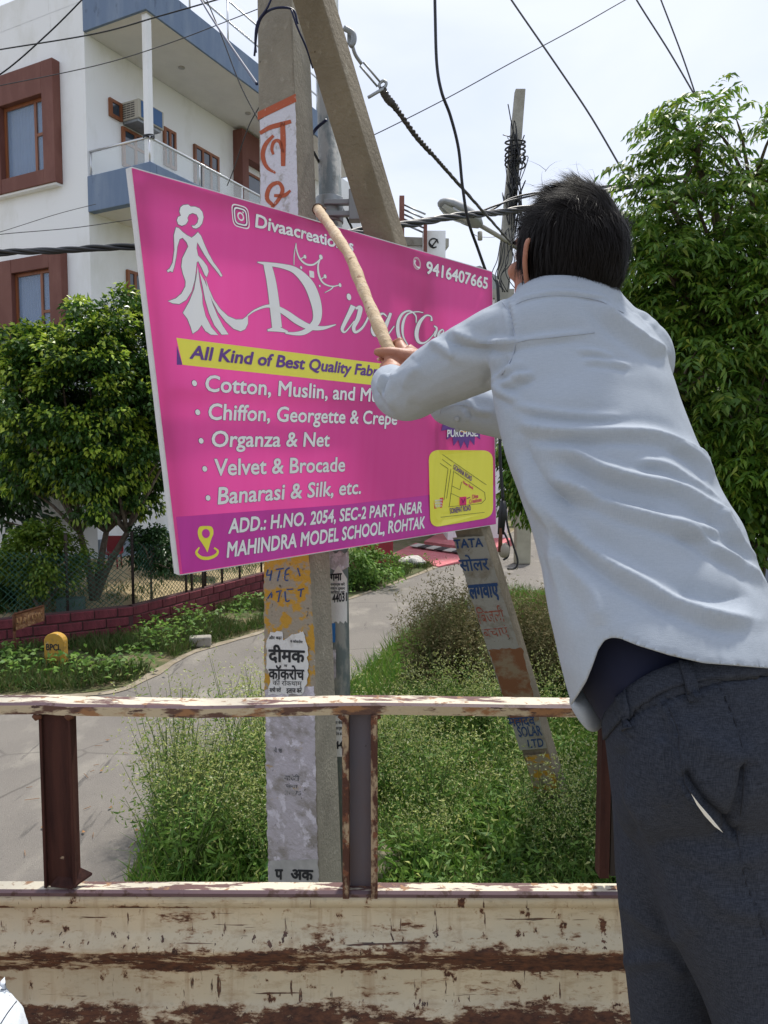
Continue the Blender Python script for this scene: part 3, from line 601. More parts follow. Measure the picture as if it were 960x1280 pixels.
T('9416407665', (531.5, 341.6), (608.5, 361.2), (532.5, 326.8), bold=.03)
T('Divaacreationss', (319.4, 283.6), (441, 314.4), (320.6, 268), bold=.028)
def disc(c, r, e, m, name, n=28, aspect=1.0, outline=0):
    """disc of radius r (metres) on the board, centred at a pixel"""
    u = buv(*c); e1 = bW.normalized(); e2 = bH.normalized(); p = Buv(u[0], u[1], 0)
    mb = MB(); mb.add([p + e1 * r * math.cos(2 * PI * k / n) + e2 * r * aspect * math.sin(2 * PI * k / n) + bN * e * .55 for k in range(n)], [tuple(range(n))]); return mb.build(name, m, board, fix=False)
def ringm(c, r0, r1, e, m, name, n=32, aspect=1.0, sq=None):
    u = buv(*c); e1 = bW.normalized(); e2 = bH.normalized(); p = Buv(u[0], u[1], 0); V = []
    for r in (r0, r1):
        for k in range(n):
            a = 2 * PI * k / n; ca, sa = math.cos(a), math.sin(a)
            if sq: ca, sa = (math.copysign(abs(ca) ** sq, ca), math.copysign(abs(sa) ** sq, sa))
            V.append(p + e1 * r * ca + e2 * r * aspect * sa + bN * e * .55)
    mb = MB(); mb.add(V, [(k, (k + 1) % n, n + (k + 1) % n, n + k) for k in range(n)]); return mb.build(name, m, board, fix=False)
for p in [(242.7, 479), (246.7, 515.3), (251, 551), (255.3, 586), (259.3, 622.3)]: disc(p, .0108, .0020, dark_line, 'bullet_outline'); disc(p, .0092, .0032, white_print, 'bullet')
# camera-shaped icon
ic = (300.6, 270.8)
ringm(ic, .031, .0345, .0032, white_print, 'icon_ring', 40, 1.02, .45); ringm(ic, .0195, .029, .0026, dark_line, 'icon_ring', 40, 1.02, .5); ringm(ic, .0215, .0265, .0032, white_print, 'icon_ring', 40, 1.02, .5)
ringm(ic, .0085, .0135, .0032, white_print, 'icon_ring'); disc((303.6, 265.5), .003, .0034, white_print, 'icon_dot', 12)
# telephone icon
pc_ = (520.5, 329.3); ringm(pc_, .0225, .0245, .0030, white_print, 'icon_ring'); ringm(pc_, .018, .0195, .0030, white_print, 'icon_ring', 28)
c6 = cp(3.6923, 390, 230)
strokes(B, c6([[(474, 352, 9), (472, 365, 5), (480, 380, 4), (494, 388, 10)]]), white_print, board, .0032, 'handset_icon')
# pin icon
cc = cp(3, 180, 400)
strokes(B, cc([[(229, 772, 26), (229, 775, 46), (229, 785, 58), (229, 800, 60), (229, 815, 52), (232, 835, 32), (235, 855, 14), (236, 870, 2)]]), yellow_print, board, .003, 'pin_icon', n=4)
disc((256.6, 666.7), .0155, .0042, purple, 'pin_hole')
strokes(B, cc([[(205, 852, 5), (194, 872, 10), (212, 890, 12), (240, 893, 12), (268, 882, 11), (276, 866, 8), (262, 854, 6)]]), yellow_print, board, .003, 'pin_ring')
# lady silhouette
c3 = lambda a, b: (150 + a / 3.5556, 200 + b / 3.5556)
def shape(polys, m, name, e=.0032, oe=.0020, ow=.0022, cv=c3):
    for inner in (0, 1):
        mb = MB()
        for poly in polys:
            pts = [buv(*cv(*p)) for p in poly]; P3 = [bTL + bW * u + bH * v for u, v in pts]
            if inner == 0:
                q = []; n = len(P3); ar = sum(P3[i].cross(P3[(i + 1) % n]).dot(bN) for i in range(n)); sg = 1 if ar > 0 else -1
                for i in range(n):
                    t = (P3[(i + 1) % n] - P3[i - 1]).normalized(); q.append(P3[i] + t.cross(bN) * ow * sg)
                P3 = q
            V = []
            for p3 in P3:
                w = p3 - bTL; u, v = _Mi @ np.array([w.dot(bW), w.dot(bH)]); V.append(Buv(u, v, e if inner else oe))
            mb.add(V, [tuple(range(len(V)))])
        mb.build(name if inner else name + '_outline', m if inner else grey_print, board, fix=False)
hair_l = [(262, 230), (266, 212), (278, 202), (300, 199), (312, 208), (330, 208), (350, 216), (363, 232), (368, 255), (362, 282), (350, 298), (335, 305), (322, 302), (316, 293), (330, 292), (342, 280), (346, 260), (338, 243), (320, 236), (304, 243), (297, 258), (300, 270), (290, 286), (272, 293), (256, 286), (250, 268), (256, 254), (268, 248)]
torso_l = [(246, 300), (258, 303), (275, 320), (295, 335), (316, 346), (330, 336), (344, 321), (358, 338), (372, 372), (392, 415), (415, 455), (440, 488), (455, 514), (449, 519), (436, 502), (420, 482), (395, 452), (372, 418), (350, 380), (341, 366), (338, 392), (345, 425), (368, 448), (386, 472), (393, 495), (385, 520), (376, 512), (362, 480), (346, 450), (339, 455), (336, 490), (330, 535), (316, 585), (292, 622), (262, 640), (232, 637), (212, 628), (246, 616), (272, 594), (289, 562), (290, 540), (278, 505), (271, 475), (275, 438), (290, 408), (301, 385), (294, 366), (276, 346), (262, 352), (252, 385), (247, 430), (238, 476), (231, 499), (222, 494), (210, 499), (206, 492), (219, 482), (232, 455), (239, 400), (237, 335)]
sk1 = [(344, 472), (338, 520), (328, 575), (306, 630), (278, 680), (298, 706), (312, 740), (322, 772), (346, 756), (362, 733), (380, 760), (404, 776), (436, 778), (406, 744), (380, 694), (366, 640), (364, 598), (352, 540)]
sk2 = [(352, 500), (366, 560), (378, 620), (396, 680), (420, 735), (452, 776), (482, 775), (456, 736), (432, 690), (412, 640), (396, 590), (376, 540)]
sk3 = [(377, 520), (396, 575), (416, 620), (446, 662), (480, 694), (515, 709), (545, 708), (569, 690), (568, 728), (556, 752), (536, 761), (505, 750), (470, 718), (436, 675), (408, 622), (388, 572)]
shape([hair_l, torso_l, sk1, sk2, sk3], white_print, 'lady_silhouette')
c3s = cp(3.5556, 150, 200)
O = dict(outline=grey_print, oe=.0019, ow=.55)
strokes(B, c3s([[(655, 462, 34), (672, 540, 40), (686, 640, 44), (698, 745, 44)]]), white_print, board, .0031, 'monogram', **O)
strokes(B, c3s([[(612, 454, 4), (650, 461, 14), (720, 472, 20), (780, 492, 30), (832, 545, 42), (862, 610, 46), (876, 670, 42), (872, 715, 36), (848, 745, 28)]]), white_print, board, .0034, 'monogram', **O)
strokes(B, c3s([[(655, 757, 8), (700, 752, 22), (745, 764, 8)], [(735, 768, 8), (775, 772, 14), (815, 766, 22), (852, 744, 24)]]), white_print, board, .0037, 'monogram', **O)
strokes(B, c3s([[(566, 692, 5), (600, 668, 8), (650, 650, 12), (690, 655, 20), (740, 682, 26), (790, 718, 28), (840, 742, 24), (900, 747, 16), (960, 732, 4)]]), white_print, board, .0042, 'swash', **O)
crown = [[(779, 370, 3), (783, 400, 6), (798, 436, 7), (825, 462, 8), (855, 466, 8), (880, 448, 6), (889, 432, 4)], [(889, 432, 5), (877, 470, 7), (882, 515, 8), (902, 548, 7), (940, 562, 6), (975, 556, 4)], [(779, 372, 3), (773, 420, 4), (773, 466, 3)], [(802, 440, 4), (823, 428, 5)], [(890, 530, 4), (908, 518, 5)], [(950, 560, 5), (935, 575, 5), (908, 590, 2)]]
strokes(B, c3s(crown), white_print, board, .0032, 'crown_line', outline=grey_print, oe=.002, ow=.35)
for (a, b, r) in [(822, 430, .0065), (889, 432, .0085), (805, 478, .005), (908, 518, .007), (885, 560, .004), (978, 556, .007)]: disc(c3(a, b), r + .0015, .0032, grey_print, 'crown_dot', 16); disc(c3(a, b), r, .0038, white_print, 'crown_dot', 16)
ringm(c3(850, 508), 0, .0115, .0036, white_print, 'crown_gem', 24, 1, .2)
iva = [[(190, 562, 24), (172, 600, 20), (150, 645, 17), (140, 672, 14), (155, 682, 7), (195, 632, 4)], [(200, 575, 8), (222, 572, 20), (212, 620, 20), (192, 662, 17), (202, 684, 12), (235, 660, 10), (262, 610, 8), (268, 580, 5)],
       [(345, 612, 4), (325, 598, 9), (298, 620, 15), (280, 668, 16), (290, 698, 12), (318, 680, 6), (345, 625, 4)], [(362, 596, 12), (346, 640, 15), (330, 690, 14), (340, 706, 8), (378, 656, 4)]]
strokes(B, c6(iva), white_print, board, .0034, 'script_letter', **O); disc((390 + 171 / 3.6923, 230 + 521 / 3.6923), .0135, .0022, grey_print, 'script_dot'); disc((390 + 171 / 3.6923, 230 + 521 / 3.6923), .012, .0034, white_print, 'script_dot')
ccs = [[(478, 640, 4), (476, 608, 6), (448, 586, 7), (415, 600, 10), (396, 640, 14), (396, 690, 15), (412, 735, 10), (440, 768, 6), (458, 766, 3)], [(440, 745, 4), (418, 700, 8), (418, 645, 12), (438, 602, 7), (480, 590, 5), (510, 594, 3)],
       [(548, 632, 10), (545, 612, 6), (522, 608, 8), (494, 640, 16), (480, 690, 18), (490, 728, 13), (518, 732, 7), (552, 700, 4), (566, 678, 3)], [(560, 655, 6), (574, 668, 10), (562, 705, 11)], [(580, 700, 4), (606, 684, 5), (600, 672, 6), (584, 688, 10), (582, 712, 9), (605, 712, 4)]]
strokes(B, c6(ccs), white_print, board, .0034, 'script_letter', **O); disc((390 + 445 / 3.6923, 230 + 775 / 3.6923), .006, .0034, white_print, 'script_dot')
def ringfill(name, uvs, m, e, nr=7, parent=None):
    uvs = [np.array(q, float) for q in uvs]; c = sum(uvs) / len(uvs); n = len(uvs); V = [Buv(c[0], c[1], e)]; F = []
    for r in range(1, nr + 1):
        for q in uvs: w = c + (q - c) * r / nr; V.append(Buv(w[0], w[1], e))
    for k in range(n): F.append((0, 1 + k, 1 + (k + 1) % n))
    for r in range(nr - 1):
        for k in range(n): F.append((1 + r * n + k, 1 + r * n + (k + 1) % n, 1 + (r + 1) * n + (k + 1) % n, 1 + (r + 1) * n + k))
    mb = MB(); mb.add(V, F); return mb.build(name, m, board, fix=False)
def uvof(p3): w = p3 - bTL; return _Mi @ np.array([w.dot(bW), w.dot(bH)])
# burst badge and map panel
u0 = buv(579, 503); e1 = bW.normalized(); e2 = bH.normalized(); pb_ = Buv(u0[0], u0[1], 0)
ringfill('burst_badge', [uvof(pb_ + (e1 * math.cos(2 * PI * k / 48) + e2 * math.sin(2 * PI * k / 48)) * (.218 if k % 2 else .180)) for k in range(48)], violet_print, .0050)
ringfill('badge_disc', [uvof(pb_ + (e1 * math.cos(2 * PI * k / 40) + e2 * math.sin(2 * PI * k / 40)) * .140) for k in range(40)], orange_print, .0066)
T('PURCHASE.', (559, 546), (597, 545), (559, 537.5), e=.0082, bold=.03, outline=False)
def rr(c4_, r, n=6): # rounded quad in pixels
    out = []
    for i in range(4):
        p = np.array(c4_[i], float); a = np.array(c4_[i - 1], float); b = np.array(c4_[(i + 1) % 4], float); da = (a - p) / np.linalg.norm(a - p); db = (b - p) / np.linalg.norm(b - p)
        for k in range(n + 1):
            t = k / n; out.append(tuple(p + da * r * (1 - t) ** 2 + db * r * t ** 2))
    return out
ringfill('map_panel', [buv(*p) for p in rr([(535, 562.5), (615.5, 563), (615.5, 646), (537.5, 660)], 13)], yellow_print, .0060)
c8 = cp(4.5714, 430, 400)
lines = [[(565, 768), (810, 942)], [(563, 795), (615, 835)], [(632, 868), (800, 985)], [(800, 985), (803, 1025)], [(803, 1025), (780, 1048)], [(780, 1048), (600, 1068)], [(550, 818), (597, 850)], [(597, 850), (575, 1030)], [(612, 850), (590, 1020)], [(628, 860), (605, 1065)], [(618, 948), (662, 970)], [(662, 970), (672, 925)], [(612, 990), (665, 1015)], [(552, 1127), (797, 1098)]]
strokes(B, c8([[(a, b, 2.2), (c, d, 2.2)] for (a, b), (c, d) in lines]), mat('map_line', (.05, .05, .05), .5), board, .0080, 'map_line')
T('SONEPAT ROAD', (563.2, 642), (588, 637.5), (562.6, 635.5), violet_print, bold=.02, outline=False, e=.0084)
T('GOHANA ROAD', (566.5, 586), (589, 601.5), (567.5, 580), violet_print, bold=.02, outline=False, e=.0084)
T('Near Bank', (578.5, 604), (591, 612), (579, 600.5), pink, outline=False, e=.0084)
T('Diva', (590, 623.5), (597, 622), (590, 618.5), pink, outline=False, e=.0084); T('Creations', (586, 629.5), (601, 626.5), (586, 624.5), pink, outline=False, e=.0084)
mb = MB(); mb.add([B(430 + a / 4.5714, 400 + b / 4.5714, .0080) for a, b in [(508, 1020), (571, 1015), (563, 1072), (512, 1078)]], [(0, 1, 2, 3)]); mb.build('map_flag', red_print, board, fix=False)
for k, t in enumerate(('MAHINDRA', 'MODEL', 'SCHOOL')): T(t, (542.5 + k * .4, 627 + k * 3.5), (553.2, 626 + k * 3.5), (542.5, 624.6 + k * 3.5), outline=False, e=.0098)
mb = MB(); mb.add([B(430 + a / 4.5714, 400 + b / 4.5714, .0080) for a, b in [(660, 1012), (697, 1008), (697, 1055), (660, 1060)]], [(0, 1, 2, 3)]); mb.build('map_marker', pink, board, fix=False)
strokes(B, c8([[(670, 1022, 5), (678, 1045, 5)], [(678, 1045, 5), (688, 1020, 5)], [(700, 1020, 5), (718, 1012, 5)]]), mat('map_pin_dark', (.3, .02, .15), .5), board, .0096, 'map_line')
# ================================================================== the man
cloth = bpy.data.materials.new('pale_blue_grey_cotton'); cloth.use_nodes = True
def fabric(m, c1, c2, weave, rough=.85, bump=.15, sheen=0, crease=0):
    t = m.node_tree; N = t.nodes; L = t.links; b = N['Principled BSDF']; b.inputs['Roughness'].default_value = rough; b.inputs['Specular IOR Level'].default_value = .15
    if 'Sheen Weight' in b.inputs: b.inputs['Sheen Weight'].default_value = sheen
    tcn = N.new('ShaderNodeTexCoord')
    def tex(st, sc, det=3):
        mpn = N.new('ShaderNodeMapping'); mpn.inputs['Scale'].default_value = st; L.new(tcn.outputs['Object'], mpn.inputs[0]); n = N.new('ShaderNodeTexNoise'); n.inputs['Scale'].default_value = sc; n.inputs['Detail'].default_value = det; L.new(mpn.outputs[0], n.inputs['Vector']); return n.outputs['Fac']
    a = tex((1, 1, .12), weave); c = tex((.12, .12, 1), weave); ad = N.new('ShaderNodeMath'); ad.operation = 'ADD'; L.new(a, ad.inputs[0]); L.new(c, ad.inputs[1])
    r = N.new('ShaderNodeMapRange'); r.inputs[1].default_value = .75; r.inputs[2].default_value = 1.25; L.new(ad.outputs[0], r.inputs[0])
    mm = N.new('ShaderNodeMix'); mm.data_type = 'RGBA'; L.new(r.outputs[0], mm.inputs[0]); mm.inputs[6].default_value = c1 + (1,); mm.inputs[7].default_value = c2 + (1,)
    big = tex((1, 1, 1), 4, 4); r2 = N.new('ShaderNodeMapRange'); r2.inputs[1].default_value = .3; r2.inputs[2].default_value = .7; r2.inputs[3].default_value = .93; r2.inputs[4].default_value = 1.05; L.new(big, r2.inputs[0])
    m2 = N.new('ShaderNodeMix'); m2.data_type = 'RGBA'; m2.blend_type = 'MULTIPLY'; m2.inputs[0].default_value = 1; L.new(mm.outputs[2], m2.inputs[6]); L.new(r2.outputs[0], m2.inputs[7]); L.new(m2.outputs[2], b.inputs['Base Color'])
    nrm = None
    if crease:
        mpn = N.new('ShaderNodeMapping'); mpn.inputs['Scale'].default_value = (1, 1, 2.6); mpn.inputs['Rotation'].default_value = (0, math.radians(-28), 0); L.new(tcn.outputs['Object'], mpn.inputs[0]); n = N.new('ShaderNodeTexNoise'); n.inputs['Scale'].default_value = 13; n.inputs['Detail'].default_value = 5; n.inputs['Distortion'].default_value = .6; n.inputs['Roughness'].default_value = .55; L.new(mpn.outputs[0], n.inputs['Vector'])
        b2 = N.new('ShaderNodeBump'); b2.inputs['Strength'].default_value = crease; b2.inputs['Distance'].default_value = .006; L.new(n.outputs['Fac'], b2.inputs['Height']); nrm = b2.outputs[0]
    bn = N.new('ShaderNodeBump'); bn.inputs['Strength'].default_value = bump; bn.inputs['Distance'].default_value = .001
    if nrm: L.new(nrm, bn.inputs['Normal'])
    L.new(ad.outputs[0], bn.inputs['Height']); L.new(bn.outputs[0], b.inputs['Normal']); return
    bn = N.new('ShaderNodeBump'); bn.inputs['Strength'].default_value = bump; bn.inputs['Distance'].default_value = .001; L.new(ad.outputs[0], bn.inputs['Height']); L.new(bn.outputs[0], b.inputs['Normal'])
fabric(cloth, (.335, .375, .43), (.375, .415, .47), 900, bump=.2, crease=.06)
trouser_cloth = bpy.data.materials.new('charcoal_blue_suiting'); trouser_cloth.use_nodes = True; fabric(trouser_cloth, (.016, .020, .030), (.044, .051, .070), 1000, bump=.4, crease=.4)
navy = mat('navy_undershirt', (.006, .009, .03), .9); lining = mat('white_pocket_lining', (.7, .72, .72), .8); thread = mat('shirt_stitching', (.34, .38, .45), .8); dark_thread = mat('trouser_stitching', (.015, .018, .028), .8)
button_m = mat('shirt_button', (.36, .38, .40), .4)
skin = mat('brown_skin', (.36, .155, .095), .5, layers=[((.26, .095, .06), 30, .5, .75, (1, 1, 1))], bump=.15, bscale=90, spec=.35)
_b = skin.node_tree.nodes['Principled BSDF']; _b.inputs['Subsurface Weight'].default_value = .12; _b.inputs['Subsurface Radius'].default_value = (.01, .004, .002)
nail_m = mat('fingernail', (.62, .36, .30), .35)
hair_m = mat('black_hair', (.005, .004, .004), .7, spec=.1); hair_s = mat('black_hair_strands', (.008, .006, .0055), .55, spec=.14)
def rowring(y, xl, xr, d, hd, n=40, e=2.3, tilt=0):
    xm, hw = (xl + xr) / 2, (xr - xl) / 2; out = []
    for k in range(n):
        a = 2 * PI * k / n; c, s = math.cos(a), math.sin(a); c = math.copysign(abs(c) ** (2 / e), c); s = math.copysign(abs(s) ** (2 / e), s)
        dd = d + hd * s; out.append(P(480 + (xm + hw * c - 480) * (d / dd) ** 0, y + tilt * c, dd))
    return out
def rows(tab, n=40, e=2.3, step=8):
    T_ = spline(tab, step); return [rowring(*[float(v) for v in q], n=n, e=e) for q in T_]
ZV0 = Vector((0, 0, 1))
# ---- shirt body
SH = MB()
torso = [(346, 674, 756, 1.222, .076), (354, 658, 767, 1.220, .088), (364, 648, 775, 1.218, .094), (376, 636, 786, 1.215, .100), (395, 622, 803, 1.210, .108), (430, 614, 827, 1.20, .115), (470, 614, 840, 1.18, .122), (520, 622, 857, 1.15, .125), (570, 634, 880, 1.12, .125), (620, 650, 905, 1.095, .125), (660, 664, 929, 1.075, .127), (700, 674, 943, 1.06, .130), (750, 684, 967, 1.04, .138), (800, 696, 992, 1.025, .150), (850, 708, 1014, 1.015, .160), (900, 722, 1026, 1.01, .163), (960, 738, 1035, 1.0, .148)]
SH.loft(rows(torso))
def chain(mb, pts, n=20, st=6):
    A = spline([tuple(p) + (r,) for p, r in pts], st); mb.tube([a[:3] for a in A], [float(a[3]) for a in A], n)
    mb.ball(A[0][:3], float(A[0][3])); mb.ball(A[-1][:3], float(A[-1][3]))
LS, LE, LW = P(668, 412, 1.20), P(512, 492, 1.42), P(490, 474, 1.60)
chain(SH, [(LS, .060), (P(632, 428, 1.23), .064), (P(590, 448, 1.29), .062), (P(545, 470, 1.36), .058), (P(516, 490, 1.42), .052), (P(499, 492, 1.47), .049), (P(491, 484, 1.53), .044), (P(489, 476, 1.58), .039)])
RS = P(800, 430, 1.27)
chain(SH, [(P(780, 430, 1.24), .06), (P(790, 455, 1.26), .068), (P(770, 485, 1.38), .065), (P(720, 520, 1.55), .06), (P(680, 532, 1.64), .055)])
chain(SH, [(P(680, 532, 1.64), .055), (P(640, 522, 1.66), .052), (P(605, 514, 1.67), .050), (P(578, 510, 1.68), .048), (P(560, 506, 1.68), .044)])
shirt = remesh(SH, .0042, 5)
# real folds pressed into the cloth
def px(sc, ox, oy): return lambda pts: [(ox + a / sc, oy + b / sc) for a, b in pts]
f3 = px(2.286, 600, 340); f2 = px(3.4286, 440, 340)
folds = [  # polyline, height mm, width px
    (f3([(0, 200), (85, 204), (180, 190), (320, 176)]), 4, 4), (f3([(322, 70), (370, 130), (430, 180), (490, 215), (535, 235)]), 9, 7), (f3([(385, 60), (440, 110), (500, 150)]), -7, 10),
    (f3([(270, 226), (340, 235), (380, 250)]), 4, 3.5), (f3([(290, 256), (360, 262), (430, 276)]), 4, 3.5), (f3([(85, 300), (130, 300), (150, 290)]), 5, 3.5),
    (f3([(115, 425), (150, 448), (250, 462), (400, 462), (500, 470), (590, 505), (650, 550), (675, 592)]), 9, 6), (f3([(170, 512), (260, 520), (350, 565), (450, 595), (560, 620), (640, 660), (700, 700), (745, 745)]), 9, 7),
    (f3([(430, 543), (520, 555), (600, 600), (690, 660)]), 6, 5), (f3([(180, 588), (260, 615), (380, 670), (500, 705), (620, 735), (720, 745)]), 9, 7), (f3([(560, 720), (620, 755), (680, 795), (750, 835), (823, 905)]), 8, 6),
    (f3([(670, 680), (720, 740), (800, 850)]), 7, 5), (f3([(160, 640), (250, 740), (360, 830), (480, 900), (560, 945), (680, 985), (790, 998)]), 11, 8), (f3([(90, 380), (180, 400), (280, 412), (420, 415)]), 4, 4),
    (f3([(540, 490), (610, 530), (665, 590)]), 5, 4), (f3([(215, 780), (260, 850), (330, 930), (345, 1020)]), 7, 12), (f3([(560, 905), (660, 935), (780, 930)]), -5, 14), (f3([(300, 640), (420, 660), (540, 690)]), -5, 10),
    (f3([(120, 470), (135, 520), (170, 580), (230, 640), (300, 700)]), -6, 9), (f3([(130, 560), (150, 640), (200, 730), (215, 850), (240, 980)]), 8, 9),
    (f2([(330, 305), (380, 318), (425, 345), (445, 370)]), 6, 5), (f2([(430, 255), (480, 280), (560, 303), (650, 306), (720, 290)]), 6, 5), (f2([(385, 285), (440, 315), (540, 330), (620, 318)]), -5, 7), (f2([(600, 470), (630, 440), (690, 400)]), 7, 4), (f2([(560, 500), (610, 450), (650, 390), (670, 350)]), -6, 8),
    (f2([(600, 470), (660, 480), (700, 470), (760, 440)]), 5, 4), (f2([(600, 480), (650, 520), (720, 560)]), 6, 4), (f2([(200, 430), (165, 470), (160, 520), (185, 600)]), 7, 5), (f2([(150, 440), (125, 490), (150, 560)]), 5, 4), (f2([(230, 560), (330, 600), (450, 590)]), -4, 12), (f2([(300, 400), (250, 440), (215, 500)]), 5, 7),
    (f2([(490, 545), (530, 590), (610, 605)]), 6, 4), (f2([(480, 590), (495, 640)]), 4, 3), (f2([(655, 110), (680, 160), (690, 230), (690, 300)]), -4, 3.2), (f2([(670, 120), (692, 170), (702, 240), (700, 300)]), 3.5, 3),
    (f3([(0, 90), (60, 82), (90, 100)]), 3, 4), ([(491, 469), (484, 480), (478, 493)], -9, 3), ([(482, 466), (474, 478), (471, 492)], -7, 2.6), ([(487, 467), (479, 480), (475, 494)], 6, 2.6), ([(640, 384), (662, 373), (700, 368), (745, 374), (778, 392)], 3.5, 2.6)]
n = len(shirt.vertices); co = np.empty(n * 3, dtype=np.float64); shirt.vertices.foreach_get('co', co); co = co.reshape(-1, 3)
no = np.array([v.normal[:] for v in shirt.vertices])
Cn, Fn, Un = np.array(CV), np.array(FV), np.array(UV)
def nproj(c):
    q = c - Cn; d = q @ Fn; return 480 + q[:, 0] / d * FPX, 640 - (q @ Un) / d * FPX, d
X_, Y_, D_ = nproj(co)
facing = np.clip(-(no * ((co - Cn) / np.linalg.norm(co - Cn, axis=1)[:, None])).sum(1) * 3 + .3, 0, 1)
disp = np.zeros(n)
for pl, amp, w in folds:
    pl = [tuple(q) for q in spline(pl, 6)] if len(pl) > 2 else pl
    best = np.full(n, 1e9); sgn = np.zeros(n); tt = np.zeros(n); L_ = len(pl) - 1
    for i in range(L_):
        ax, ay = pl[i]; bx_, by = pl[i + 1]; dx, dy = bx_ - ax, by - ay; l2 = dx * dx + dy * dy + 1e-9
        t = np.clip(((X_ - ax) * dx + (Y_ - ay) * dy) / l2, 0, 1); ex, ey = X_ - ax - t * dx, Y_ - ay - t * dy; dd = np.hypot(ex, ey); k = dd < best
        best[k] = dd[k]; sgn[k] = np.sign(dx * ey - dy * ex)[k]; tt[k] = (i + t[k]) / L_
    taper = np.clip(np.minimum(tt, 1 - tt) * 6, .12, 1)
    s = best * sgn   # positive = below the ridge
    disp += 1.2 * amp * .001 * taper * (np.exp(-1.9 * (np.sqrt((s / w) ** 2 + .30) - .548)) * (1 - .25 * (s > 0)) - .45 * np.exp(-((s - 2.0 * w) / (1.1 * w)) ** 2) - .25 * np.exp(-((s + 2.4 * w) / (1.5 * w)) ** 2)) * (best < 7 * w)
# puckered shoulder seam, general softness
for i in range(n):
    c = co[i]; disp[i] += .0022 * noise.noise(Vector((c[0] * 16, c[1] * 16, c[2] * 26))) + .0045 * noise.noise(Vector((c[0] * 5 + 4, c[1] * 5, c[2] * 9)))
seam = np.exp(-((X_ - (640 + (Y_ - 375) * .03)) / 5) ** 2) * (Y_ > 374) * (Y_ < 432) * np.sin(Y_ * 1.15) * .0016; disp += seam
co2 = co + no * (disp * np.maximum(facing, .35))[:, None]
shirt.vertices.foreach_set('co', co2.ravel()); shirt.update()
# cut the open hem, neck and cuffs
hx = [600, 690, 713, 722, 733, 741, 748, 756, 765, 775, 797, 836, 879, 960, 1100]; hy = [902, 897, 884, 870, 852, 832, 812, 800, 797, 798, 807, 819, 829, 835.5, 840]
def snapedge(me, xs_, ys_, tol=12):
    bm = bmesh.new(); bm.from_mesh(me)
    B_ = [v for v in bm.verts if any(len(e.link_faces) == 1 for e in v.link_edges)]
    for v in B_:
        x, y, d = proj(v.co); t = float(np.interp(x, xs_, ys_))
        if abs(y - t) < tol: v.co = P(x, t, d)
    bm.to_mesh(me); bm.free()
def cutmesh(me, keep):
    bm = bmesh.new(); bm.from_mesh(me); bm.verts.ensure_lookup_table(); dead = [v for v in bm.verts if not keep[v.index]]; bmesh.ops.delete(bm, geom=dead, context='VERTS'); bm.to_mesh(me); bm.free()
X2, Y2, D2 = nproj(co2)
keep = Y2 < np.interp(X2, hx, hy)
cuffp = np.array(P(490, 480, 1.560)); cufd = np.array((P(487, 462, 1.66) - P(493, 486, 1.52)).normalized())
keep &= ~((((co2 - cuffp) @ cufd) > .0) & (np.linalg.norm(co2 - cuffp, axis=1) < .12) & (D2 > 1.5) & (X2 < 530))
cut_me = shirt; cutmesh(cut_me, keep); snapedge(cut_me, hx, hy); cut_me.materials.clear(); cut_me.materials.append(cloth)
for p in cut_me.polygons: p.use_smooth = True
# ---- body: one continuous skin
BO = MB()
HC = P(706, 320, 1.235)   # head centre
yaw = math.radians(28)    # turned away from us and to the left
fwd = Vector((-math.sin(yaw), math.cos(yaw), .10)).normalized(); rt = fwd.cross(Vector((0, 0, 1))).normalized(); up = rt.cross(fwd)
def hp(r, f_, u): return HC + rt * r + fwd * f_ + up * u
def ell(mb, c, ax, n=22, m=14, mi=0):
    rings = []
    for j in range(1, m):
        a = PI * j / m; rings.append([c + ax[0] * math.sin(a) * math.cos(2 * PI * k / n) + ax[1] * math.sin(a) * math.sin(2 * PI * k / n) - ax[2] * math.cos(a) for k in range(n)])
    mb.loft(rings, mi)
ell(BO, hp(0, -.005, .010), (rt * .073, fwd * .092, up * .080)); ell(BO, hp(0, .030, -.045), (rt * .060, fwd * .065, up * .072))
ell(BO, hp(0, .062, -.092), (rt * .026, fwd * .024, up * .020)); ell(BO, hp(0, .082, .030), (rt * .045, fwd * .014, up * .012))
BO.tube([hp(0, .088, .018), hp(0, .106, -.016), hp(0, .094, -.030)], [.008, .013, .010], 10)
for s in (-1, 1):
    ell(BO, hp(.040 * s, .066, -.022), (rt * .022, fwd * .020, up * .018)); ell(BO, hp(.013 * s, .096, -.028), (rt * .008, fwd * .008, up * .007))
ell(BO, hp(0, .086, -.055), (rt * .024, fwd * .010, up * .006)); ell(BO, hp(0, .083, -.067), (rt * .020, fwd * .010, up * .007))
NB = P(706, 385, 1.21)
BO.tube([hp(0, -.010, -.055), NB.lerp(hp(0, -.01, -.05), .4), NB, NB + Vector((.01, -.01, -.05))], [.056, .058, .064, .08], 20)
inner = [(y, xl + 16 + max(0, y - 640) * .16, xr - 18, d, hd - .018 - max(0, y - 640) * .00022) for y, xl, xr, d, hd in torso[4:-1]]
BO.loft(rows(inner, 28))
chain(BO, [(LS, .048), (P(590, 448, 1.29), .048), (P(513, 490, 1.42), .038), (P(492, 484, 1.53), .032), (P(489, 470, 1.61), .026), (P(488, 462, 1.655), .025)], 16)
chain(BO, [(P(790, 450, 1.27), .05), (P(740, 500, 1.48), .046), (P(680, 532, 1.64), .040), (P(610, 512, 1.67), .036), (P(560, 480, 1.69), .030), (P(533, 458, 1.70), .0265), (P(514, 450, 1.70), .027)], 16)
hipy = [(830, 830, 960, 1.03, .085), (900, 800, 990, 1.02, .105), (960, 775, 1015, 1.01, .125), (1010, 780, 1030, 1.01, .12)]
BO.loft(rows(hipy, 24))
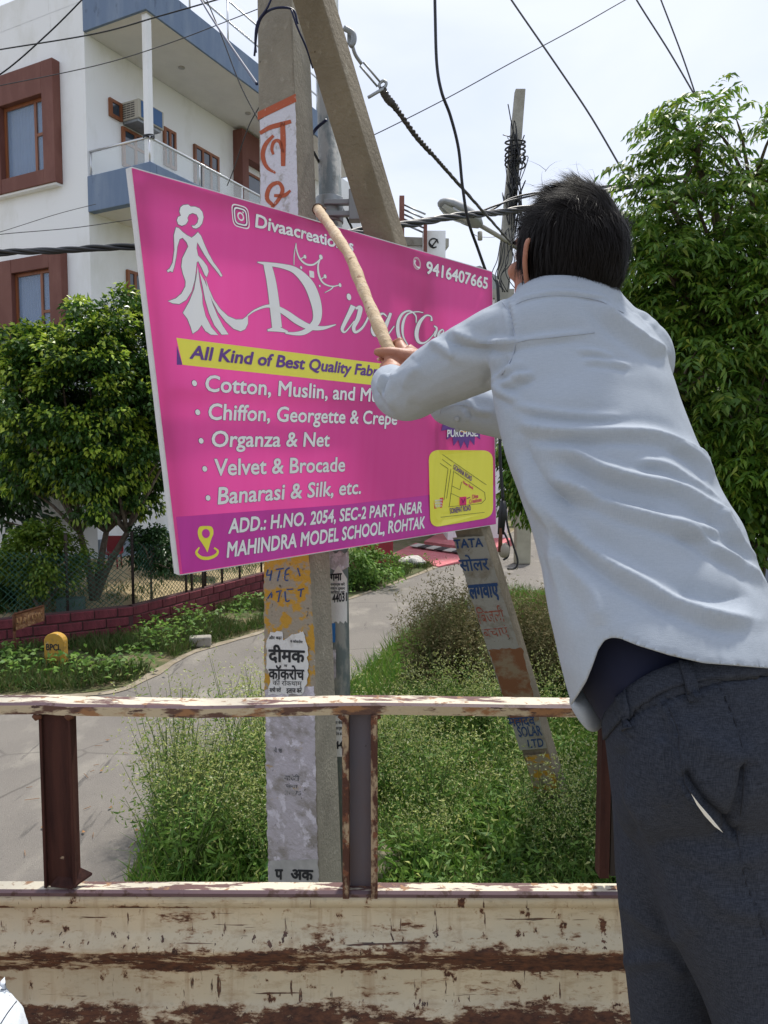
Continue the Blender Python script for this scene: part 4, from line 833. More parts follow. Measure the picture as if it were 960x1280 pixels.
nearleg = [(980, 790, 1045, 1.0, .10), (1050, 800, 1050, 1.0, .098), (1100, 815, 1052, 1.0, .095), (1180, 848, 1055, 1.0, .088), (1268, 888, 1065, 1.0, .08), (1400, 925, 1075, .99, .07), (1600, 950, 1075, .99, .06), (1745, 965, 1060, .99, .05)]
farleg = [(900, 764, 945, 1.035, .118), (960, 765, 948, 1.045, .112), (1020, 768, 940, 1.06, .104), (1100, 773, 925, 1.085, .094), (1180, 781, 920, 1.11, .084), (1280, 791, 915, 1.13, .074), (1400, 800, 905, 1.14, .065), (1550, 810, 900, 1.15, .058), (1640, 818, 890, 1.15, .05)]
for lg in (nearleg, farleg): BO.loft(rows([(y, xl + 14, xr - 14, d, hd - .014) for y, xl, xr, d, hd in lg], 20))
for (x, y, d) in ((1012, 1750, .99), (854, 1640, 1.15)):
    a = P(x, y, d); a.z = BEDZ + .045; BO.ball(a, (.05, .06, .04)); 
# hands around the stick
stA, stB = P(509, 484, 1.655), P(398, 268, 2.585)
stick_pts = [(496, 456, 1.686, .0160), (487, 438, 1.70, .0152), (478, 418, 1.74, .0152), (464, 386, 1.82, .0150), (450, 352, 1.92, .0152), (438, 322, 2.03, .0150), (424, 300, 2.16, .0156), (412, 282, 2.32, .0160), (403, 270, 2.46, .0160), (397.5, 262, 2.57, .0180)]
SP = [P(x, y, d) for x, y, d, r in stick_pts]
sax = (P(478, 418, 1.74) - P(509, 484, 1.655)).normalized(); view = ray(495, 450).normalized(); side = sax.cross(view).normalized()
if side.x < 0: side = -side        # to the right in the picture
bk = view                          # away from the camera
def onst(t): # point on stick axis near hands, t in metres from the lower end
    a = P(511, 486, 1.655); return a + sax * t
def fist(mb, t0, wrist, sgn_, lens, nr=.0086):
    """palm on the right side of the stick, four fingers curling over the near side, thumb along the other side"""
    c = onst(t0) - bk * .005; palm = c + side * .024 + bk * .004
    ell(mb, palm, (sax * .038, side * .016, bk * .026), 16, 10)
    mb.tube([palm.lerp(wrist, .1), palm.lerp(wrist, .55), wrist], [.024, .024, .026], 12)
    tips = []
    for i in range(4):
        o = c + sax * (.031 - i * .0208); R = .0285; path = []
        for j, a in enumerate(np.linspace(10, 10 + lens[i], 7)):
            q = math.radians(a); path.append(o + side * math.cos(q) * R - bk * math.sin(q) * R * sgn_)
        mb.tube(path, [nr * 1.08, nr * 1.06, nr * 1.12, nr, nr * 1.03, nr * .95, nr * .78], 10); mb.ball(path[-1], nr * .78, 8, 6); mb.ball(path[0], nr * 1.15, 8, 6); tips.append((path[-2], path[-1]))
    return tips, palm, c
W1 = P(529, 456, 1.70); tipsR, palmR, cR = fist(BO, .105, W1, -1, (175, 180, 178, 170))
W2 = P(492, 466, 1.640); tipsL, palmL, cL = fist(BO, .042, P(497, 475, 1.62), -1, (212, 222, 226, 214))
def limb(pts):
    A = spline([tuple(P(x, y, d)) + (r,) for x, y, d, r in pts], 5); BO.tube([a[:3] for a in A], [float(a[3]) for a in A], 12); BO.ball(A[-1][:3], float(A[-1][3]), 10, 7); BO.ball(A[0][:3], float(A[0][3]), 10, 7)
limb([(528, 455, 1.695, .024), (512, 450, 1.680, .025), (500, 446, 1.665, .021), (491, 442, 1.656, .0150), (483, 441, 1.652, .0125), (476, 440.5, 1.655, .0112), (471.5, 440, 1.660, .0090)])
limb([(496, 474, 1.62, .024), (493, 464, 1.628, .021), (489, 457, 1.636, .0150), (485, 452.5, 1.645, .0110)])
body_me = remesh(BO, .0034, 2); body_me.materials.append(skin)
man = link('person', body_me, None); man['_o'] = (0.0, 0.0, 0.0)
tag(man, 'man in pale blue-grey shirt and charcoal trousers, poking the banner with a stick', 'person')
sh = link('shirt', cut_me, man); ss = sh.modifiers.new('sub', 'SUBSURF'); ss.levels = 1; ss.render_levels = 1; so = sh.modifiers.new('thick', 'SOLIDIFY'); so.thickness = .0022; so.offset = 1
shirt_bvh = BVHTree.FromPolygons([v.co for v in cut_me.vertices], [tuple(p.vertices) for p in cut_me.polygons])
def surf(bvh, x, y, e=0.0):
    r = ray(x, y).normalized(); h = bvh.ray_cast(CV, r)
    return (h[0] + (h[1] if h[1].dot(r) < 0 else -h[1]) * e) if h[0] else None
def seamline(bvh, pts, r, m, parent, name='seam', e=.001, n=8, dash=0):
    mb = MB(); run = []
    P_ = spline(pts, n)
    for q in P_:
        s = surf(bvh, q[0], q[1], e)
        if s is None: continue
        run.append(s)
    for _ in range(3): run = [run[0]] + [(run[i - 1] + run[i] * 2 + run[i + 1]) / 4 for i in range(1, len(run) - 1)] + [run[-1]] if len(run) > 2 else run
    if dash:
        for i in range(0, len(run) - 1, 2): mb.tube([run[i], run[i + 1]], r, 4)
    elif len(run) > 1: mb.tube(run, r, 5)
    return mb.build(name, m, parent) if mb.v else None
seamline(shirt_bvh, [(600, 427.5), (637, 429), (679, 423), (742, 417)], .0007, thread, sh, 'yoke_seam', .0028)
seamline(shirt_bvh, [(640, 385), (662, 374.5), (700, 369.5), (745, 375.5), (778, 393)], .0006, thread, sh, 'collar_seam', .0026)
seamline(shirt_bvh, [(628, 376), (640, 400), (645, 427), (641, 450), (628, 468)], .0009, thread, sh, 'shoulder_seam', .0028)
seamline(shirt_bvh, [(757, 800), (775, 802.5), (797, 811), (836, 823), (879, 833), (955, 839)], .0008, thread, sh, 'hem_stitching', .0024, 10)
# collar band
mb = MB(); R_ = []; cc_ = P(708, 366, 1.236)
for k in range(32):
    a = 2 * PI * k / 32; q = rt * math.cos(a) * .078 + fwd * math.sin(a) * .082; z_ = -.004 * math.sin(a)
    R_.append([cc_ + q * r_ + ZV0 * (h + z_) for r_, h in ((1.10, -.030), (1.12, -.012), (1.02, .012), (.95, .014), (.93, -.02))])
R_.append(R_[0]); mb.loft(R_, cap=False); mb.build('collar', cloth, sh)
# front flap hanging by the pocket and undershirt in the vent
fl = [(709, 872, 1.06), (713, 884, 1.055), (724, 902, 1.05), (738, 918, 1.05), (752, 912, 1.06), (757, 898, 1.07), (752, 880, 1.075), (742, 862, 1.08), (728, 850, 1.08)]
mb = MB(); c_ = P(732, 884, 1.03); pts = [P(*q) for q in fl]; mb.add([c_] + pts, [(0, i + 1, (i + 1) % len(pts) + 1) for i in range(len(pts))], 0, True); o = mb.build('shirt_tail', cloth, sh, fix=False); o.modifiers.new('sub', 'SUBSURF').levels = 2; o.modifiers['sub'].render_levels = 2; so = o.modifiers.new('thick', 'SOLIDIFY'); so.thickness = .002
US = MB(); US.loft(rows([(740, 700, 955, 1.05, .120), (800, 708, 975, 1.04, .128), (850, 722, 990, 1.03, .128), (880, 738, 1000, 1.03, .127), (915, 760, 1002, 1.03, .124)], 36)); us_me = remesh(US, .006, 3); us_me.materials.append(navy); usx, usy, usd = nproj(np.array([v.co[:] for v in us_me.vertices])); cutmesh(us_me, usy < np.interp(usx, [700, 752, 757, 775, 790, 815, 850, 900, 960, 1100], [915, 912, 908, 884, 872, 856, 842, 836, 834, 832])); link('undershirt', us_me, man)
# cuffs with two buttons on the far sleeve
far = [(P(564, 520, 1.635), 0), (P(566, 538, 1.632), 0)]
for x, y in ((571.5, 523), (572.5, 535)):
    s = surf(shirt_bvh, x, y, .0035)
    if s is not None:
        d = -(s - CV).normalized(); a = d.orthogonal().normalized(); b = d.cross(a); mb = MB(); mb.tube([s - d * .002, s + d * .0015], .0062, 14); mb.tube([s + d * .0015, s + d * .0026], [.0062, .0048], 14); mb.build('button', button_m, sh)
for ln in ([(552, 508), (550, 525), (555, 541)], [(586, 500), (588, 520), (587, 540)], [(556, 512), (572, 506), (590, 508)]): seamline(shirt_bvh, ln, .0008, thread, sh, 'cuff_stitching', .0025)
mb = MB(); nail = []
for (a, b) in tipsR + tipsL:
    d = (b - a).normalized(); c = b - bk * .0055 * 0 - side * .006; mb.ball(c, (.0042, .0042, .0042), 8, 5)
mb.build('fingernail', nail_m, man)
# ---- trousers
TRm = MB()
hips = [(815, 768, 1006, 1.025, .132), (850, 760, 1013, 1.02, .138), (900, 757, 1022, 1.015, .142), (950, 762, 1032, 1.01, .145), (1000, 768, 1045, 1.01, .138), (1040, 782, 1046, 1.01, .110), (1070, 810, 1030, 1.02, .07)]
TRm.loft(rows(hips, 40)); TRm.loft(rows(nearleg, 32)); TRm.loft(rows([(y, xl, xr, d, hd) for y, xl, xr, d, hd in farleg], 32))
tro = remesh(TRm, .0048, 14); nt_ = len(tro.vertices); co = np.array([v.co[:] for v in tro.vertices]); no = np.array([v.normal[:] for v in tro.vertices]); TX, TY, TD = nproj(co)
facing = np.clip(-(no * ((co - Cn) / np.linalg.norm(co - Cn, axis=1)[:, None])).sum(1) * 3 + .3, 0, 1)
f7 = px(2.56, 660, 780)
tf = [(f7([(430, 250), (465, 330), (480, 420), (490, 500), (515, 545), (570, 600), (620, 655), (655, 690)]), 5, 3.5), (f7([(615, 655), (650, 620), (680, 520), (690, 460)]), -7, 6), (f7([(505, 480), (560, 560), (620, 620), (655, 670)]), -8, 5), (f7([(610, 195), (665, 320), (692, 440), (690, 560), (670, 690), (700, 830), (760, 1000)]), -3, 2.5), (f7([(320, 300), (440, 245), (500, 225), (620, 185), (768, 160)]), -3.5, 2.5),
      (f7([(310, 215), (318, 270), (335, 345)]), 5, 3.5), (f7([(330, 290), (325, 330)]), -4, 3), (f7([(430, 380), (420, 470), (440, 560)]), 3, 5), (f7([(330, 560), (380, 640), (440, 780), (520, 950)]), 4, 12), (f7([(300, 420), (290, 520), (350, 660)]), -5, 9),
      (f7([(480, 720), (600, 760), (730, 740)]), 3, 14), (f7([(560, 830), (640, 900), (768, 920)]), 4, 14), (f7([(330, 900), (400, 960), (480, 1000)]), 4, 10), (f7([(330, 1080), (430, 1060), (480, 1100)]), 4, 9), (f7([(520, 330), (600, 400), (690, 420)]), 3, 14)]
dp = np.zeros(nt_)
for pl, amp, w in tf:
    pl = [tuple(q) for q in spline(pl, 6)] if len(pl) > 2 else pl; best = np.full(nt_, 1e9)
    for i in range(len(pl) - 1):
        ax, ay = pl[i]; bx_, by = pl[i + 1]; dx, dy = bx_ - ax, by - ay; t = np.clip(((TX - ax) * dx + (TY - ay) * dy) / (dx * dx + dy * dy + 1e-9), 0, 1); best = np.minimum(best, np.hypot(TX - ax - t * dx, TY - ay - t * dy))
    dp += 1.5 * amp * .001 * np.exp(-(best / w) ** 2)
for i in range(nt_): c = co[i]; dp[i] += .004 * noise.noise(Vector((c[0] * 7, c[1] * 7, c[2] * 10 + 5)))
co = co + no * (dp * np.maximum(facing, .3))[:, None]; tro.vertices.foreach_set('co', co.ravel())
wx = [700, 752, 757, 775, 790, 815, 850, 900, 960, 1100]; wy = [905, 902, 893, 868, 857, 840, 827, 822, 820, 818]
tb_full = BVHTree.FromPolygons([Vector(c) for c in co], [tuple(p.vertices) for p in tro.polygons])
TX, TY, TD = nproj(co); cutmesh(tro, TY > np.interp(TX, wx, wy)); snapedge(tro, wx, wy); tro.materials.append(trouser_cloth)
for p in tro.polygons: p.use_smooth = True
trs = link('trousers', tro, man); so = trs.modifiers.new('thick', 'SOLIDIFY'); so.thickness = .003; so.offset = 1
tb = BVHTree.FromPolygons([v.co for v in tro.vertices], [tuple(p.vertices) for p in tro.polygons])
def patch(bvh, quad, nx, ny, e, m, name, parent, thick=.002):
    V = []; F = []
    for i in range(nx + 1):
        for j in range(ny + 1):
            a, b = i / nx, j / ny; x = (quad[0][0] * (1 - a) + quad[1][0] * a) * (1 - b) + (quad[3][0] * (1 - a) + quad[2][0] * a) * b; y = (quad[0][1] * (1 - a) + quad[1][1] * a) * (1 - b) + (quad[3][1] * (1 - a) + quad[2][1] * a) * b
            s = surf(bvh, x, y, e)
            if s is None: return None
            V.append(s)
    for i in range(nx):
        for j in range(ny): k = i * (ny + 1) + j; F.append((k, k + 1, k + ny + 2, k + ny + 1))
    mb = MB(); mb.add(V, F, 0, True); o = mb.build(name, m, parent, fix=False); s_ = o.modifiers.new('t', 'SOLIDIFY'); s_.thickness = thick; s_.offset = 0; return o
wt_ = spline([(758, 902), (764, 886), (776, 871), (792, 857), (818, 841), (850, 829), (900, 823), (958, 822)], 6); wb_ = spline([(760, 925), (770, 912), (784, 897), (800, 884), (826, 867), (856, 855), (904, 847), (960, 845)], 6)
V = []; F = []; nn_ = 5
for (a, b) in zip(wt_, wb_):
    for j in range(nn_ + 1):
        x, y = a[0] + (b[0] - a[0]) * j / nn_, a[1] + (b[1] - a[1]) * j / nn_; s = surf(tb_full, x, y, .0045)
        if s is None: s = Vector(V[-1]) if V else P(x, y, 1.0)
        V.append(tuple(s))
for i in range(len(wt_) - 1):
    for j in range(nn_): k = i * (nn_ + 1) + j; F.append((k, k + 1, k + nn_ + 2, k + nn_ + 1))
mb = MB(); mb.add(V, F, 0, True); o = mb.build('waistband', trouser_cloth, trs, fix=False); s_ = o.modifiers.new('t', 'SOLIDIFY'); s_.thickness = .005; s_.offset = 0
patch(tb_full, [(848, 828), (863, 829), (874, 873), (860, 878)], 3, 7, .0085, trouser_cloth, 'belt_loop', trs, .0035)
patch(tb_full, [(779, 868), (784, 864), (791, 910), (785, 914)], 2, 6, .0085, trouser_cloth, 'belt_loop', trs, .003)
a_, b_ = surf(tb, 863, 990, .003), surf(tb, 903, 1042, .003)
if a_ and b_:
    da, db = (a_ - CV).dot(FV) - .024, (b_ - CV).dot(FV) - .024; ps = []
    for (x, y, t) in [(864, 992, 0), (874, 1005, .25), (888, 1021, .6), (904, 1041, 1), (893, 1033, .85), (881, 1020, .6), (871, 1006, .3)]: ps.append(P(x, y, da + (db - da) * t))
    mb = MB(); mb.add(ps, [tuple(range(len(ps)))]); mb.build('pocket_lining', lining, trs, fix=False)
seamline(tb, f7([(610, 195), (665, 320), (692, 440), (690, 560), (670, 690), (700, 830), (760, 1000)]), .0006, dark_thread, trs, 'side_seam', .0034)
seamline(tb, f7([(325, 300), (440, 245), (500, 225), (620, 185), (760, 162)]), .0006, dark_thread, trs, 'waistband_seam', .0034)
seamline(tb, f7([(438, 255), (472, 335), (484, 425), (492, 500), (515, 545)]), .0007, dark_thread, trs, 'pocket_edge', .0036)
# shoes
for (x, y, d) in ((1012, 1750, .99), (854, 1640, 1.15)):
    a = P(x, y, d); a.z = BEDZ; mb = MB(); dr = Vector((-.75, .65, 0)).normalized(); rings = []
    for t, w, h in ((-.09, .03, .06), (-.06, .04, .085), (0, .042, .09), (.07, .046, .06), (.13, .045, .045), (.17, .03, .03)):
        c = a + dr * t; s_ = Vector((dr.y, -dr.x, 0)); rings.append([c + s_ * w * math.cos(q) + Vector((0, 0, h * .5 + h * .5 * math.sin(q))) for q in np.linspace(0, 2 * PI, 14, endpoint=False)])
    mb.loft(rings); mb.build('shoe', mat('black_shoe_leather', (.02, .018, .016), .5), man)
# ---- ears and hair
for s in (-1, 1):
    mb = MB(); base = hp(.0745 * s, -.004, -.022); e_out = (rt * s * .8 - fwd * .45).normalized(); V = []
    path = [base + up * .026 + fwd * .010, base + up * .034 + e_out * .012, base + up * .024 + e_out * .021, base + e_out * .022, base - up * .018 + e_out * .015, base - up * .032 + e_out * .007, base - up * .034 + fwd * .008]
    mb.tube([tuple(q) for q in spline([tuple(q) for q in path], 5)], .0042, 8)
    mb.add([base + fwd * .006] + [Vector(tuple(q)) for q in spline([tuple(q) for q in path], 5)], [(0, i + 1, i + 2) for i in range(30)], 0, True); mb.build('ear', skin, man, fix=False)
mb = MB()
for s in (-1, 1): mb.ball(hp(.031 * s, .078, .008), .0115, 14, 9)
mb.build('eye', mat('eye_white', (.8, .78, .75), .2), man)
mb = MB()
for s in (-1, 1): mb.tube([hp(.014 * s, .093, .026), hp(.034 * s, .090, .031), hp(.050 * s, .078, .026)], [.004, .005, .002], 6)
mb.build('eyebrow', hair_m, man)
# hair volume
def hair_r(d):  # scaled radius by direction (unit vector in head frame r,f,u)
    r, f_, u = d; return Vector((r * .084, f_ * .102 - .012, u * .098 + .002))
HB = MB(); nU, nV = 56, 36; V = []; F = []
for j in range(nV + 1):
    th = PI * j / nV
    for k in range(nU):
        ph = 2 * PI * k / nU; d = (math.sin(th) * math.cos(ph), math.sin(th) * math.sin(ph), math.cos(th)); q = hair_r(d)
        w = .0035 * noise.noise(Vector((d[0] * 3, d[1] * 3, d[2] * 3))) + .007 * max(0, d[2]) * noise.noise(Vector((d[0] * 4 + 3, d[1] * 4, 2)))
        if d[2] > .3: w += .010 * math.exp(-((d[0] + .10) / .3) ** 2 - ((d[1] - .1) / .6) ** 2)
        if d[2] < -.2: q = Vector((q.x * (1 + .10 * (-.2 - d[2])), q.y * (1 + .05 * (-.2 - d[2])), q.z * 1.16))
        V.append(hp(*(q + Vector(d) * w)))
for j in range(nV):
    for k in range(nU): F.append((j * nU + k, j * nU + (k + 1) % nU, (j + 1) * nU + (k + 1) % nU, (j + 1) * nU + k))
HB.add(V, F, 0, True); hm = HB.mesh('hair', hair_m)
bm = bmesh.new(); bm.from_mesh(hm); dead = []
def hairline(r, f_, u): # true where hair grows
    if f_ > .075: return False
    if f_ > .035 and u < .035: return False
    if f_ > .012 and u < -.030: return False                 # in front of the ear, sideburn above
    if f_ > -.008 and abs(f_) < .03 and u < -.052: return False
    if u < -.060 + max(0, f_ + .02) * .5 - .012 * 0: return u > -.125 and f_ < -.01
    return True
for v in bm.verts:
    w = v.co - HC; a = (w.dot(rt), w.dot(fwd), w.dot(up))
    if not hairline(*a): dead.append(v)
bmesh.ops.delete(bm, geom=dead, context='VERTS'); bm.to_mesh(hm); bm.free(); hm.update()
hair = link('hair', hm, man); so = hair.modifiers.new('t', 'SOLIDIFY'); so.thickness = .012; so.offset = -1
bv = BVHTree.FromPolygons([v.co for v in hm.vertices], [tuple(p.vertices) for p in hm.polygons])
pol = [(p.center.copy(), p.normal.copy()) for p in hm.polygons]; V = []; F = []; rr_ = random.Random(3)
for i in range(20000):
    c, nn = pol[rr_.randrange(len(pol))]
    if nn.dot(c - HC) < 0: nn = -nn
    c = c + Vector((rr_.uniform(-.004, .004), rr_.uniform(-.004, .004), rr_.uniform(-.004, .004))); w = c - HC; u = w.dot(up) / .108; r = w.dot(rt) / .09
    cl = noise.noise(Vector((c.x * 45, c.y * 45, c.z * 22)))
    if u + .35 * cl + rr_.uniform(-.18, .18) > .50:
        whorl = (rt * -.5 + fwd * .75 + rt * 1.4 * cl + up * .2); dirn = whorl - nn * whorl.dot(nn); ln = rr_.uniform(.025, .05); lift = .10 + .22 * max(0, cl) + (.5 if rr_.random() < .006 else 0)
    else:
        dirn = -up + rt * (.55 * cl + rr_.uniform(-.30, .30)) - rt * .18 * r; dirn = dirn - nn * dirn.dot(nn); ln = rr_.uniform(.018, .038); lift = .08 + .1 * max(0, cl) + (.3 if rr_.random() < .01 else 0)
    if dirn.length < 1e-4: continue
    dirn.normalize(); wd = rr_.uniform(.00025, .0006); sd_ = dirn.cross(nn).normalized(); o = len(V); p = c - nn * .002; g = dirn
    for k, ww in ((0, 1), (1, .9), (2, .55), (3, .08)):
        q = p + g * ln * k / 3 + nn * (lift * ln * math.sin(k / 3 * 2.2)) ; 
        if k == 3 and u < .3: q -= nn * .001
        V += [q + sd_ * wd * ww, q - sd_ * wd * ww]
    for k in range(3): F.append((o + 2 * k, o + 2 * k + 1, o + 2 * k + 3, o + 2 * k + 2))
# a few wild hairs standing off the crown
for i in range(14):
    a = rr_.gauss(0, .35); base = hp(-.02 + rr_.gauss(0, .03), rr_.uniform(-.04, .05), .112); d = (up * rr_.uniform(.5, 1) + rt * rr_.uniform(-1.3, .6) + fwd * rr_.uniform(-.3, .8)).normalized(); ln = rr_.uniform(.018, .045); sd_ = d.cross(view).normalized(); o = len(V); cu = rt * rr_.uniform(-.02, .02)
    for k in range(4): q = base + d * ln * k / 3 + cu * (k / 3) ** 2 - up * .012 * (k / 3) ** 2; ww = .00035 * (1 - k / 3.6); V += [q + sd_ * ww, q - sd_ * ww]
    for k in range(3): F.append((o + 2 * k, o + 2 * k + 1, o + 2 * k + 3, o + 2 * k + 2))
link('strand', npmesh('strand', [tuple(v) for v in V], F, hair_s), hair, kind='stuff')
# ---- the stick
mb = MB(); sp_ = spline([tuple(P(x, y, d)) + (r,) for x, y, d, r in stick_pts], 7)
mb.tube([q[:3] for q in sp_], [float(q[3]) * (1 + .05 * math.sin(i * 1.3) + .07 * math.sin(i * .47)) for i, q in enumerate(sp_)], 16)
bark = mat('peeled_branch_wood', (.50, .37, .23), .75, layers=[((.62, .50, .35), 18, .5, .65, (1, 1, 1)), ((.24, .13, .07), 50, .60, .66, (1, 1, 1)), ((.35, .22, .12), 9, .55, .7, (1, 1, 1))], bump=.6, bscale=70)
st = mb.build('stick', bark, None); tag(st, 'long crooked peeled wooden stick held in both hands and pressed on the banner top', 'stick'); st['_o'] = (0., 0., 0.)
mb = MB(); tip = Vector(sp_[-1][:3]); d1 = (tip - Vector(sp_[-4][:3])).normalized()
mb.tube([tip - d1 * .05 + Vector((.012, -.014, 0)), tip - d1 * .045 + Vector((.022, -.024, .004))], [.009, .005], 8); mb.tube([tip, tip + d1 * .006], [.021, .012], 12); mb.build('knot', mat('dark_branch_knot', (.10, .055, .03), .9), st)
# ================================================================== white house on the left
c0 = PY(112, 300, 13.0); cn = Vector((c0.x, c0.y, 0)); eR = Vector((.446, .895, 0)); eL = Vector((-.895, .446, 0)); nR = -eL; nL = -eR; ZV = Vector((0, 0, 1))
def HR(x, y, off=0): q = PL(x, y, cn + nR * off, nR); return q
def HL(x, y, off=0): return PL(x, y, cn + nL * off, nL)
house_white = mat('white_house_render', (.85, .86, .87), .85, layers=[((.70, .70, .67), 1.2, .5, .75, (1, 1, .5)), ((.45, .44, .41), 3, .66, .8, (3, 3, .3))], bump=.2, bscale=30)
soffit_m = mat('soffit_plaster', (.70, .68, .64), .9, var=.05)
blue_m = mat('slate_blue_render', (.16, .22, .33), .85, layers=[((.22, .28, .38), 2, .45, .7, (2, 2, .4)), ((.09, .12, .18), 6, .6, .75, (1, 1, .4))], bump=.3, bscale=20)
brown_m = mat('red_brown_surround', (.16, .06, .045), .7, layers=[((.21, .09, .07), 3, .45, .7, (1, 1, .4))])
wood_m = mat('varnished_window_wood', (.26, .09, .035), .45, layers=[((.14, .05, .02), 9, .5, .7, (1, 1, .2))])
pane_m = mat('dark_window_glass', (.03, .045, .07), .06, spec=.9)
curtain_m = mat('blue_grey_curtain', (.26, .38, .60), .9, var=.1)
clear_m = glass('balcony_glass', (.75, .80, .80), .28, .05); win_glass = glass('window_glass', (.30, .38, .5), .35, .03)
inox = mat('railing_steel', (.65, .66, .67), .3, metal=.8)
house = thing('house', tuple(cn), 'white three storey house with slate blue balcony and roof edge, red-brown window surrounds', 'house')
zt = PL(320, 76, cn + nR * 1.41, nR).z; zb = PL(320, 113, cn + nR * 1.41, nR).z
zc = HR(193, 204, 1.41).z; zr = HR(193, 172, 1.41).z; zs = HR(117, 267).z
LEN = 7.6
MB().obox(cn, eR * (LEN + 4), eL * 9, ZV * (zt - .05)).build('wall', house_white, house)
MB().obox(cn + eR * .0 + ZV * (zt - .06) - nR * .0, eL * 9, eR * .22, ZV * .46).build('parapet', house_white, house)
MB().obox(cn + nR * .003 - nL * .0 + eR * .0, eR * LEN, nR * .05, ZV * 1.0).build('plinth', mat('blue_grey_plinth', (.25, .30, .36), .85, var=.1), house)
mb = MB(); mb.obox(cn + ZV * zb + eR * -.02, eR * LEN, nR * 1.41, ZV * (zt - zb - .02)); r_ = mb.build('roof_overhang', blue_m, house)
MB().obox(cn + ZV * (zb - .006) + eR * .03 + nR * .01, eR * (LEN - .1), nR * 1.36, ZV * .01).build('soffit', soffit_m, house)
for k, s in enumerate((1.6, 3.6)): c = cn + eR * s + nR * .7 + ZV * (zb - .02); mb = MB(); mb.tube([c, c + ZV * .02], .06, 14); mb.build('ceiling_light', mat('dull_light_cover', (.4, .38, .35), .5), house)
# balcony
MB().obox(cn + ZV * zs, eR * LEN, nR * 1.41, ZV * .12).build('balcony_slab', soffit_m, house)
mb = MB(); mb.obox(cn + ZV * (zs - .012) - eR * .02 + nR * .003, eR * .14, nR * 1.43, ZV * (zc - zs)); mb.obox(cn + ZV * (zs - .012) + nR * 1.29 + eR * .12, eR * LEN, nR * .145, ZV * (zc - zs)); mb.build('balcony_parapet', blue_m, house, bevel=.01)
for k in range(6): MB().obox(cn + nR * 1.35 + eR * (.12 + k * 1.22) + ZV * (zc + .01), eR * 1.18, nR * .012, ZV * (zr - zc - .04)).build('glass_panel', clear_m, house)
MB().obox(cn + nR * .06 + eR * .04 + ZV * (zc + .01), nR * 1.26, eR * .012, ZV * (zr - zc - .04)).build('glass_panel', clear_m, house)
mb = MB(); mb.tube([cn + nR * .02 + eR * .045 + ZV * zr, cn + nR * 1.355 + eR * .045 + ZV * zr, cn + nR * 1.355 + eR * LEN + ZV * zr], .024, 8)
for k in range(7): p = cn + nR * 1.355 + eR * (.05 + k * 1.22) + ZV * zc; mb.tube([p, p + ZV * (zr - zc)], .016, 6)
p = cn + nR * .03 + eR * .045 + ZV * zc; mb.tube([p, p + ZV * (zr - zc)], .016, 6); mb.build('balcony_rail', inox, house)
pcol = cn + nR * 1.30 + eR * .10; MB().obox(pcol - nR * .055 - eR * .055 + ZV * (zc + .005), nR * .11, eR * .11, ZV * (zb - zc - .015)).build('column', house_white, house, bevel=.01)
mb = MB(); 
for k in range(3): mb.tube([pcol + Vector((math.cos(a) * .085, math.sin(a) * .085, zr + .02 * k + .01 * math.sin(a * 2 + k))) for a in np.linspace(0, 2 * PI, 16)], .009, 6)
mb.build('wrapped_wire', black_cable, house)
